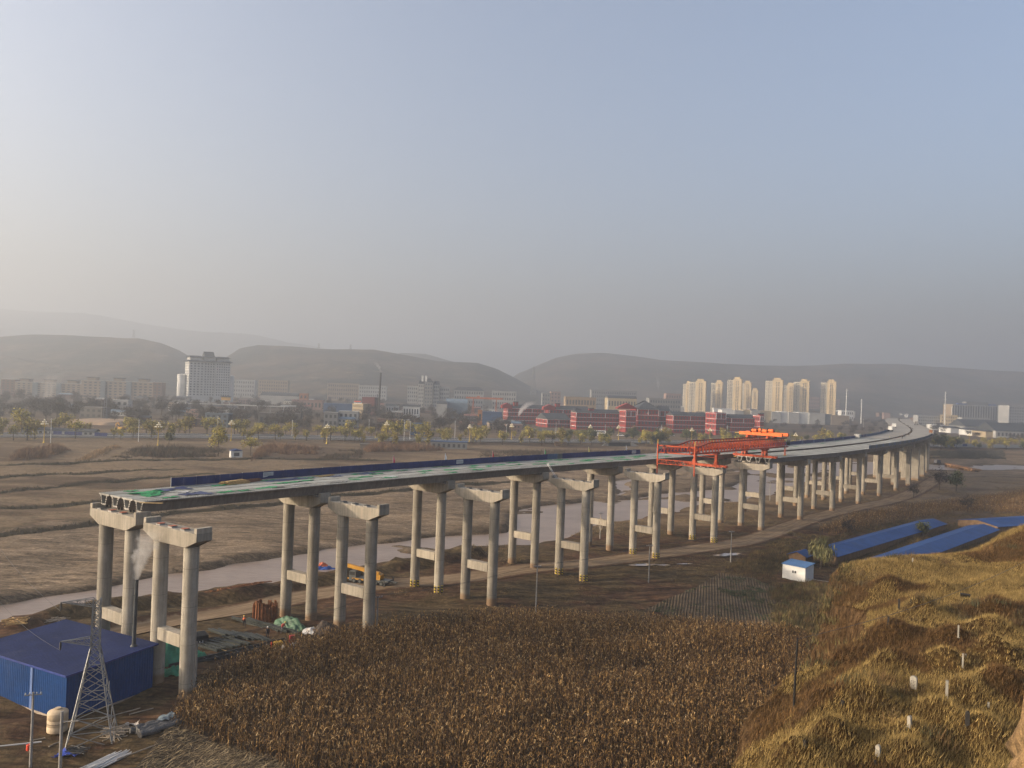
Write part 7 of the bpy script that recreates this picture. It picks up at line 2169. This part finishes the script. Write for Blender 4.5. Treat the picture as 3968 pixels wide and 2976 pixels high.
# orange gantry crane in the works
gy_ = 900; a = at(1805, 1575, gy_); b = at(1947, 1575, gy_)
gcr = empty('gantry_crane', (a.x, gy_, gz0(a.x, gy_)), 0, 'faded orange gantry crane in the works yard', 'gantry crane'); Lg = b.x-a.x; hg = at(1870, 1543, gy_).z-gz0(a.x, gy_)
og_f = M('faded_orange', (.36, .13, .07), .7, .15, .3)
m = MB(); m.bar((0, 0, hg), (Lg, 0, hg), 1.4, 2.0); m.build('main_girder', og_f, gcr)
for x in (Lg*.2, Lg*.83):
    m = MB(); m.bar((x-1.6, -2, 0), (x, 0, hg), .8); m.bar((x+1.6, 2, 0), (x, 0, hg), .8); m.bar((x-1.6, -2, .5), (x+1.6, 2, .5), .6); m.build('leg', og_f, gcr)
MB().box(Lg*.3, Lg*.3+3, -1, 1, hg+1.0, hg+2.4).build('hoist', og_f, gcr)

# --- red school
def red_block(lab, pl, pr, pt, Yd, dp, yaw, nf, nb, roof='gable', tower=False, endw=None):
    r_, L_, h_ = block('school_block', lab, 'building', pl, pr, pt, Yd, dp, yaw, red_w, nf, nb, True, roof, None, 'red school blocks', 0, None, None, None)
    for f in range(1, nf+1): MB().box(-.15, L_+.15, -.22, dp+.15, h_*f/nf-.35, h_*f/nf-.02+.0).build('band', frame_w, r_)
    n = max(2, nb//4)
    for k in range(n+1):
        x = L_*k/n; MB().box(x-.22, x+.22, -.27, -.003, h_*(nf-1)/nf, h_-.36).build('pilaster', frame_w, r_)
    windows(r_, dp*.8, h_*.06, h_*.97, nf, 3, dp*.1, single=True, rz=-pi/2, origin=(0, dp))
    return r_, L_, h_
YW = 17
red_block('red school block at the far left of the campus', 1954, 2114, 1583, 870, 16, YW, 4, 12)
red_block('second red school block behind the low wing', 2116, 2293, 1588, 865, 16, YW, 4, 13)
red_block('low red school wing with sunlit windowed end', 2084, 2218, 1626, 815, 26, YW+8, 2, 8)
red_block('long red school block in the middle', 2220, 2412, 1601, 790, 15, YW, 4, 14)
red_block('tall red corner bay right of the middle block', 2412, 2470, 1592, 784, 15, YW, 4, 4, 'flat')
red_block('highest red school block with broad slate roof', 2462, 2558, 1586, 805, 30, 6, 4, 6, 'hip')
red_block('dark recessed red link beside the highest block', 2556, 2600, 1592, 820, 20, 4, 4, 3)
red_block('red school block left of the right tower', 2596, 2756, 1612, 795, 15, YW, 4, 11)
red_block('red stair tower with sunlit side at the right of the school', 2753, 2822, 1601, 785, 17, YW+6, 4, 4, 'flat')
red_block('red school block at the right end of the campus', 2822, 2942, 1621, 792, 15, YW, 4, 9)
red_block('small red end tower at the right end of the campus', 2936, 2966, 1612, 790, 12, YW, 4, 2, 'flat')
for (px, pt, Yd, lab) in ((1998, 1556, 872, 'twin red chimneys on the far left school block'), (2160, 1562, 868, 'twin red chimneys on the second school block'), (2240, 1584, 792, 'twin red chimneys on the left end of the middle block'), (2290, 1582, 794, 'second chimney pair on the middle block'), (2948, 1603, 792, 'red chimney pair on the right end block')):
    q = at(px, pt+14, Yd+6); c_ = empty('roof_chimney', q-Vector((0, 0, 3)), .3, lab, 'chimney', 'chimneys on the school')
    for x in (-1.6, 1.6):
        MB().box(x-1.1, x+1.1, -1.1, 1.1, 0, 6.2).build('stack', red_w, c_); MB().box(x-1.3, x+1.3, -1.3, 1.3, 6.201, 7.0).build('cap', slate, c_)
# gable peaks
for (px, pt, Yd, w) in ((2432, 1562, 808, 22), (1966, 1561, 872, 12), (2130, 1567, 866, 14)):
    q = at(px, pt, Yd-3); m = MB(); m.prism([(-w/2, -6), (w/2, -6), (w/2, -w*.22), (0, 0), (-w/2, -w*.22)], 'y', 0, 5)
    tag(m.build('gable_front', red_w, None, loc=q, rot=(0, 0, .3)), {2432: 'large red gable on the highest school block', 1966: 'red gable at the far left of the school', 2130: 'red gable on the second school block'}[px], 'gable')
# gate pavilions
for (px, lab) in ((2575, 'left striped gate pavilion of the school'), (2660, 'right striped gate pavilion of the school')):
    q = P(px, 1678, hz); g_ = empty('gate_pavilion', q, 0, lab, 'pavilion')
    MB().box(-5, 5, -2, 2, 0, 2.6).build('wall', red_w, g_); 
    for k in range(3): MB().box(-5.4+k*.5, 5.4-k*.5, -2.4+k*.3, 2.4-k*.3, 2.601+k*1.0, 3.2+k*1.0).build('tier', frame_w, g_); MB().box(-4.8+k*.5, 4.8-k*.5, -2+k*.3, 2-k*.3, 3.201+k*1.0, 3.6+k*1.0).build('tier_core', red_w, g_)

# --- apartment towers
apt_w = M('apartment_cream', (.58, .45, .26), .85, .08, .05, fine=.04); apt_b = M('apartment_balcony', (.60, .54, .42), .8, .06, .05)
def tower(lab, pl, pr, pt, Yd, far=False):
    a, b = span(pl, pr, Yd); zb_ = -1.0; Wp = b.x-a.x
    yw = math.radians(-24)
    # faces: broad front with window pairs to the right, balcony face to the left
    dp = 15.0; Lf = max(8, (Wp)/math.cos(yw)*.98)
    h = zrow((pl+pr)/2, pt, Yd)-zb_
    r_ = empty('apartment_tower', (a.x, Yd+4, zb_), yw, lab, 'apartment tower', 'cream apartment towers')
    nfl = int(h/3.05)
    MB().box(0, Lf*.42, 1.2, dp, 0, h-1.5).build('balcony_bay', apt_b, r_)
    MB().box(Lf*.42, Lf, 0, dp, 0, h).build('front_bay', apt_w, r_)
    m = MB()
    for k in range(nfl-1):
        for x0 in (.04, .24): m.box(Lf*x0, Lf*(x0+.16), -.1, 1.19, 2+k*3.05, 3.15+k*3.05)
    o = m.build('balconies', apt_b, r_); o['kind'] = 'stuff'
    windows(r_, Lf*.36, 1, h-3, nfl-1, 3, Lf*.02, single=False, origin=(0, 1.2), ww=Lf*.085, wh=1.8)
    windows(r_, Lf*.26, 1, h-3, nfl-1, 2, Lf*.58, single=False, ww=Lf*.075, wh=1.9)
    MB().box(Lf*.40, Lf+.3, -.3, dp+.2, h*.83, h*.83+.8).build('cornice', apt_b, r_)
    MB().box(Lf*.40, Lf+.4, -.4, dp+.3, h+.002, h+1.2).build('parapet', apt_w, r_)
    MB().box(Lf*.48, Lf*.85, 3, dp-3, h+1.21, h+5.2).build('lift_house', apt_w, r_)
    m = MB()
    for x in (.1, .3): m.box(Lf*x, Lf*x+.4, 4, 4.4, h-1.5, h+4.5)
    m.box(Lf*.1, Lf*.3+.4, 4, 4.3, h+3.8, h+4.4); m.build('roof_frame', slate, r_)
    return r_
tower('wide cream apartment tower at the left of the cluster', 2670, 2731, 1478, 1700)
tower('slim wing of the leftmost apartment tower', 2648, 2676, 1486, 1730)
tower('narrow cream apartment tower second from the left', 2757, 2797, 1482, 1760)
tower('cream apartment tower third from the left', 2820, 2870, 1470, 1690)
tower('grey shaded apartment tower behind the third', 2868, 2908, 1484, 1800)
tower('shaded lower apartment tower right of the third', 2902, 2936, 1512, 1900)
tower('cream apartment tower fourth from the left', 2968, 3028, 1474, 1680)
tower('apartment tower set back between fourth and fifth', 3030, 3078, 1492, 1780)
tower('cream apartment tower second from the right', 3077, 3131, 1478, 1690)
tower('cream apartment tower standing alone at the right', 3184, 3235, 1480, 1690)
# stepped commercial hall before the towers
for k, (pl, pr, pt, mt) in enumerate([(2700,2760,1597,cream_w),(2802,2850,1590,white_w),(2850,2884,1592,lgrey_w),(2884,2914,1590,cream_w),(2914,2948,1592,lgrey_w),(2948,2994,1594,cream_w),(2994,3030,1598,lgrey_w),(3030,3060,1597,white_w),(3060,3100,1600,lgrey_w),(3100,3140,1600,white_w),(3140,3200,1603,lgrey_w),(3200,3226,1606,bluegrey_w),(3226,3294,1612,beige_w)]):
    block('mall_bay', ['first', 'second', 'third', 'fourth', 'fifth', 'sixth', 'seventh', 'eighth', 'ninth', 'tenth', 'eleventh', 'twelfth', 'last'][k]+' bay from the left of the long low mall before the towers', 'building', pl, pr+1, pt, 1240+(k % 2)*3, 26, 0, mt, 0, 0, True, 'flat', None, 'bays of the low mall', ww=4 if k % 2 else 7, wh=7)
# tall monopoles
for (px, pt, pb_, Yd, lab) in [(3660,1518,1643,1380,'tall white power monopole right of the viaduct bend'),(3278,1507,1611,1350,'tall slim power monopole left of the bend'),(3337,1547,1618,1350,'shorter slim power monopole left of the bend'),(2355,1549,1590,1050,'slim white mast behind the school'),(3688,1575,1612,1600,'slim dark chimney mast before the ribbed block')]:
    q = at(px, pb_, Yd); zb_ = gz0(q.x, q.y); h_ = at(px, pt, Yd).z-zb_
    m = MB(); m.tube([(0, 0, 0), (0, 0, h_)], [1.0, .45], 10)
    for k in range(3): m.bar((-3, 0, h_-3-k*5), (3, 0, h_-3-k*5), .35)
    tag(m.build('power_monopole', plain, None, True, loc=(q.x, q.y, zb_)), lab, 'pylon')
def mast(px, pt, Yd, pb_, w, lab, mat=galv):
    q = at(px, pb_, Yd); zb_ = q.z; h_ = at(px, pt, Yd).z-zb_
    r_ = empty('lattice_mast', (q.x, q.y, zb_), .4, lab, 'pylon')
    m = MB(); t_ = w*.16
    for sx_, sy_ in cor: m.bar((sx_*w, sy_*w, 0), (sx_*t_, sy_*t_, h_), w*.16)
    m.build('legs', mat, r_)
    m = MB(); n = 9
    for k in range(n):
        f0, f1 = k/n, (k+1)/n; w0, w1 = w+(t_-w)*f0, w+(t_-w)*f1
        for j in range(4):
            c0, c1 = cor[j], cor[(j+1) % 4]; m.bar((c0[0]*w0, c0[1]*w0, h_*f0), (c1[0]*w1, c1[1]*w1, h_*f1), w*.09); m.bar((c0[0]*w1, c0[1]*w1, h_*f1), (c1[0]*w1, c1[1]*w1, h_*f1), w*.08)
    for z in (.72, .84, .95): m.bar((-w*1.6, 0, h_*z), (w*1.6, 0, h_*z), w*.12)
    m.build('bracing', mat, r_)
mast(405, 1490, 600, 1665, 1.6, 'tall thin lattice mast on the earth bank')
mast(2065, 1421, 1900, 1530, 5.0, 'dark lattice mast in the gap between the hills')
mast(518, 1278, 2240, 1308, 3.0, 'faint pylon on the left hill top')
mast(1235, 1330, 2440, 1350, 3.0, 'faint pylon on the middle hill top')
mast(1358, 1335, 2440, 1358, 3.0, 'second faint pylon on the middle hill top')

# generic small houses between the trees
hr = random.Random(33)
HM = [grey_w, lgrey_w, brick_w, beige_w, white_w, dgrey_w, pink_w]
for k in range(110):
    px = hr.uniform(-10, 2080); Yd = hr.choice([hr.uniform(640, 900), hr.uniform(800, 1250), hr.uniform(1200, 1800)])
    x_ = (px-1984)/3095*Yd
    if dline(np.array([x_]), np.array([Yd]), HWY)[0] < 70: continue
    w = hr.uniform(8, 20); hgt = hr.choice([3.4, 3.6, 6.5, 7]); g_ = gz0(x_, Yd)
    r_ = empty('town_house', (x_, Yd, g_-.3), hr.uniform(-.25, .4), 'small low house among the bare trees of the town', 'house', 'small houses of the town')
    mt = hr.choice(HM); dp = hr.uniform(6, 10)
    MB().box(0, w, 0, dp, 0, hgt).build('wall', mt, r_)
    if hr.random() < .55:
        m = MB(); m.prism([(-.5, hgt), (dp+.5, hgt), (dp/2, hgt+1.7)], 'x', -.4, w+.4); m.build('roof', hr.choice([slate, red_roof, slate, bluem, grey_w]), r_)
    else: MB().box(-.3, w+.3, -.3, dp+.3, hgt+.002, hgt+.5).build('roof', mt, r_)
    m = MB(); nb = int(w/3.2)
    for i in range(int(hgt/3.2)):
        for j in range(nb): m.box(1+j*3.1, 2.5+j*3.1, -.06, .03, 1+i*3.2, 2.4+i*3.2)
    o = m.build('window_row', win_d, r_); o['kind'] = 'stuff'
for k in range(60):
    px = hr.uniform(2000, 3968); Yd = hr.uniform(1500, 2300); x_ = (px-1984)/3095*Yd; w = hr.uniform(14, 40); hgt = hr.choice([4, 7, 10, 14]); dp = 12
    r_ = empty('town_house', (x_, Yd, -.3), hr.uniform(-.3, .3), 'small pale house at the foot of the far hills', 'house', 'houses below the far hills')
    mt = hr.choice(HM); MB().box(0, w, 0, dp, 0, hgt).build('wall', mt, r_); MB().box(-.4, w+.4, -.4, dp+.4, hgt+.002, hgt+.8).build('roof', hr.choice([mt, slate, white_w]), r_)
# tan earth cut bank and its excavator
q0, q1 = at(205, 1665, 560), at(455, 1665, 560)
Lb = q1.x-q0.x; n = 40; V = []; zt_ = at(330, 1627, 575).z
for j, (dy, f) in enumerate(((0, 0), (3, .45), (7, .96), (12, 1.0), (60, .98), (64, 0))):
    for i in range(n+1):
        s = i/n; e = min(1, min(s, 1-s)*9); V.append((q0.x+Lb*s, 548+dy+float(fbm(np.array([s*40]), np.array([dy*1.]), 6, 3, 3)[0])*2.5, gz0(q0.x+Lb*s, 556)-.5+(zt_-gz0(q0.x, 556)+.5)*f*e))
Fa = np.array([(j*(n+1)+i, j*(n+1)+i+1, (j+1)*(n+1)+i+1, (j+1)*(n+1)+i) for j in range(5) for i in range(n)])
tag(obj('earth_cut', np_mesh('earth_cut', np.array(V), Fa, M('tan_cut_earth', (.31, .215, .135), .95, .18, .15, fine=.15))), 'smooth tan face of a cut earth bank', kind='structure')
def excavator(px, py, lab, s=1.0):
    q = P(px, py, hz); e_ = empty('excavator', q, 2.6, lab, 'excavator'); e_.scale = (s, s, s)
    for y in (-1.1, 1.1):
        m = MB(); m.prism([(-1.9, .2), (-1.6, 0), (1.6, 0), (1.9, .2), (1.9, .6), (1.6, .85), (-1.6, .85), (-1.9, .6)], 'y', y-.3, y+.3); m.build('track', tyre, e_)
    MB().box(-2.0, 1.5, -1.3, 1.3, 1.0, 2.1).build('house', cr_y, e_); MB().box(.3, 1.6, .2, 1.25, 2.101, 3.0).build('cab', glass_d, e_)
    m = MB(); m.bar((1.2, -.3, 1.7), (3.6, -.3, 4.4), .5); m.bar((3.6, -.3, 4.4), (5.6, -.3, 3.4), .45); m.build('boom', cr_y, e_)
    m = MB(); m.bar((5.6, -.3, 3.4), (5.9, -.3, 1.2), .35); m.build('arm', cr_y, e_)
    m = MB(); m.prism([(5.4, .3), (6.3, .5), (6.2, 1.3), (5.5, 1.2)], 'y', -.9, .3); m.build('bucket', steel_dark, e_)
excavator(470, 1668, 'small yellow excavator beside the tan earth bank', 1.1)
# blue site fence under the cabins
for (pl, pr, lab) in ((205, 240, 'dark blue fence section below the left site cabins'), (250, 330, 'blue fence section below the right site cabins'), (365, 425, 'blue fence right of the site cabins')):
    a, b = at(pl, 1710, 446), at(pr, 1710, 446); root = empty('site_fence', (a.x, 446, gz0(a.x, 446)), 0, lab, 'fence')
    for k in range(int((b.x-a.x)/2.4)): MB().box(k*2.4+.03, k*2.4+2.37, -.03, .03, 0, 2.2).build('panel', hoard_blue, root)
# underpass below the highway
q = P(2400, 1728, hz)
up_ = empty('underpass', (q.x, q.y-2, .2), .36, 'concrete underpass mouth below the highway', 'underpass')
MB().box(-9, 9, 0, 2.0, 2.6, 3.6).build('lintel', conc_gir, up_); MB().box(-9, 9, .6, 1.0, -.4, 2.599).build('opening_shade_panel', drumb, up_)  # black slab fills the mouth; the shade inside is put into its colour
for s in (-1, 1):
    m = MB(); m.prism([(s*9, -.4), (s*9, 3.3), (s*17, -.4)], 'y', -.6, -.1); m.build('wing_wall', conc_new, up_)
# coach and cars at the school gate
def car(px, py, lab, mat, L=4.4, h=1.5, coach=False):
    q = P(px, py, hz); c_ = empty('coach' if coach else 'parked_car', q, random.uniform(-.2, .2), lab, 'coach' if coach else 'car')
    if coach:
        m = MB(); m.box(-L/2, L/2, -1.25, 1.25, .5, 3.3); m.build('body', mat, c_); MB().box(-L/2+.4, L/2-.3, -1.27, -1.251, 1.7, 2.8).build('window_band', glass_d, c_)
    else:
        m = MB(); m.prism([(-L/2, .35), (L/2, .35), (L/2, .85), (L*.28, .95), (L*.12, h), (-L*.28, h), (-L*.45, .95), (-L/2, .9)], 'y', -.85, .85); m.build('body', mat, c_)
        m = MB(); m.prism([(L*.24, .97), (L*.11, h-.06), (-L*.26, h-.06), (-L*.40, .97)], 'y', -.87, .87); m.build('window_band', glass_d, c_)
    for x in (-L*.32, L*.32):
        for y in (-.8, .8):
            m = MB(); m.lathe([(.34, -.1), (.34, .1)], 12); m.build('wheel', tyre, c_, loc=(x, y*(1.4 if coach else 1), .36), rot=(pi/2, 0, 0))
carw = M('white_car_paint', (.70, .70, .70), .3, .03, 1, spec=.5); card = M('dark_car_paint', (.06, .06, .07), .3, .05, 1, spec=.5)
car(2312, 1682, 'white coach parked before the red school', carw, 16, 3.4, True)
for (px, py, mt, lab) in ((2328, 1690, carw, 'white car parked in front of the coach'), (2405, 1690, carw, 'white car by the round olive tree'), (2440, 1692, card, 'dark car right of the round olive tree'), (2600, 1690, carw, 'white car between the gate pavilions'), (1255, 1635, card, 'dark car among the grey houses')):
    car(px, py, lab, mt, 6.5, 2.1)
# long roadside wall and blue signs on the right
a, b = at(3640, 1737, 700), at(4080, 1745, 735)
w_ = empty('roadside_wall', (a.x, a.y, gz0(a.x, a.y)+.2), math.atan2(b.y-a.y, b.x-a.x), 'long pale wall with blue boards beside the road on the right', 'wall')
Lw = math.hypot(b.x-a.x, b.y-a.y)
for k in range(int(Lw/6)): MB().box(k*6+.04, k*6+5.96, -.15, .15, 0, 2.6).build('wall_panel', lgrey_w, w_)
for x in (12, 25): MB().box(x, x+5, -.22, -.152, .5, 2.8).build('blue_board', hoard_blue, w_)
# trucks, container and machines on the far deck
def dump(s, lat, side, L, mat, lab, nm='site_truck'):
    q, hd = deck_pt(s, lat, side, .12); c_ = empty(nm, q, hd, lab, 'truck' if 'truck' in nm else 'cabin')
    MB().box(0, L*.7, -1.2, 1.2, 1.0, 3.0).build('box', mat, c_); MB().box(L*.73, L, -1.15, 1.15, .8, 2.8).build('cab', whitewall, c_)
    for x in (L*.15, L*.55, L*.87):
        for y in (-1, 1): m = MB(); m.lathe([(.5, -.15), (.5, .15)], 12); m.build('wheel', tyre, c_, loc=(x, y, .5), rot=(pi/2, 0, 0))
dump(15.6, -4.2, 'F', 6, whitewall, 'white box truck parked at the far edge of the bend')
dump(18.0, -4.0, 'F', 7, whitewall, 'second white truck farther along the bend')
dump(22.0, 2.0, 'N', 7, grey_ply, 'grey truck in the distance on the deck')
q, hd = deck_pt(11.6, -4.6, 'F', 0); cbx = empty('site_container', q, hd, 'small pale container against the hoarding before the bend', 'container')
MB().box(0, 4.2, -1.1, 1.1, .1, 2.0).build('box', lgrey_w, cbx); MB().box(4.201, 4.23, -.9, .9, .2, 1.9).build('door', lgrey_w, cbx)
q, hd = deck_pt(16.4, 4.4, 'N', .1); bx_ = empty('tool_box', q, hd, 'rusty red box near the outer edge of the bend', 'box'); MB().box(0, 3, -1, 1, 0, 1.6).build('box', rust_st, bx_); MB().box(.1, 2.9, -.9, .9, 1.601, 1.7).build('lid', rust_st, bx_)
for k, s in enumerate((13.6, 14.6, 18.4, 19.5, 20.6, 23, 25)):
    q, hd = deck_pt(s, -6.2, 'N', .1); V, Fa = rag(1.6, 5.5, 800+k, .5); tag(obj('debris_heap', np_mesh('debris_heap', V, Fa, bpy.data.materials['dark_rubble'], smooth=True), None, q, (0, 0, hd)), f'{ORD[k]} dark heap along the median of the far deck', 'debris', 'debris heaps on the deck median')
# culvert bridge across the river on the right
a, b = P(3660, 1812, hz), P(3770, 1828, hz); ub = (b-a); Lc2 = math.hypot(ub.x, ub.y)
cv_ = empty('culvert_crossing', (a.x, a.y, -.3), math.atan2(ub.y, ub.x), 'low orange brown culvert crossing with round openings', 'crossing')
MB().box(0, Lc2, 0, 5, 1.1, 1.8).build('deck', M('orange_earth', (.24, .14, .07), .9, .15, .3), cv_)
for k in range(10):
    x = Lc2*(k+.5)/10; m = MB(); m.box(x-Lc2/20*.95, x-Lc2/20*.55, .1, 4.9, -.6, 1.099); m.build('pier', bpy.data.materials['orange_earth'], cv_)
MB().box(0, Lc2, 2.4, 2.6, -.6, 1.098).build('shade_backing', drumb, cv_)  # added black sheet, paints the shade behind the openings
MB().box(0, Lc2, -.05, .05, 1.801, 2.0).build('kerb_rail', rust_st, cv_)
q = P(3632, 1797, hz); tr_ = empty('site_vehicle', q, .6, 'dark site vehicle on the dirt road beyond the viaduct', 'vehicle')
MB().box(-2.4, 1.0, -1.1, 1.1, .7, 2.6).build('body', card, tr_); MB().box(1.05, 2.4, -1.0, 1.0, .6, 2.3).build('cab', card, tr_)
for x in (-1.6, 1.6):
    for y in (-1, 1): m = MB(); m.lathe([(.5, -.15), (.5, .15)], 12); m.build('wheel', tyre, tr_, loc=(x, y, .5), rot=(pi/2, 0, 0))

# ------------------------------------------------------------------ haze
t = NT('valley_haze')
v = t.n('ShaderNodeVolumePrincipled')
v.inputs['Color'].default_value = (.545, .59, .65, 1)
v.inputs['Density'].default_value = HAZE_D
v.inputs['Anisotropy'].default_value = .4
t.nt.links.new(v.outputs[0], t.out.inputs['Volume'])
m = MB(); m.box(-7200, 7200, -500, 9900, -9, 560)
tag(m.build('haze', t.mat), 'thin pale valley haze', kind='stuff')
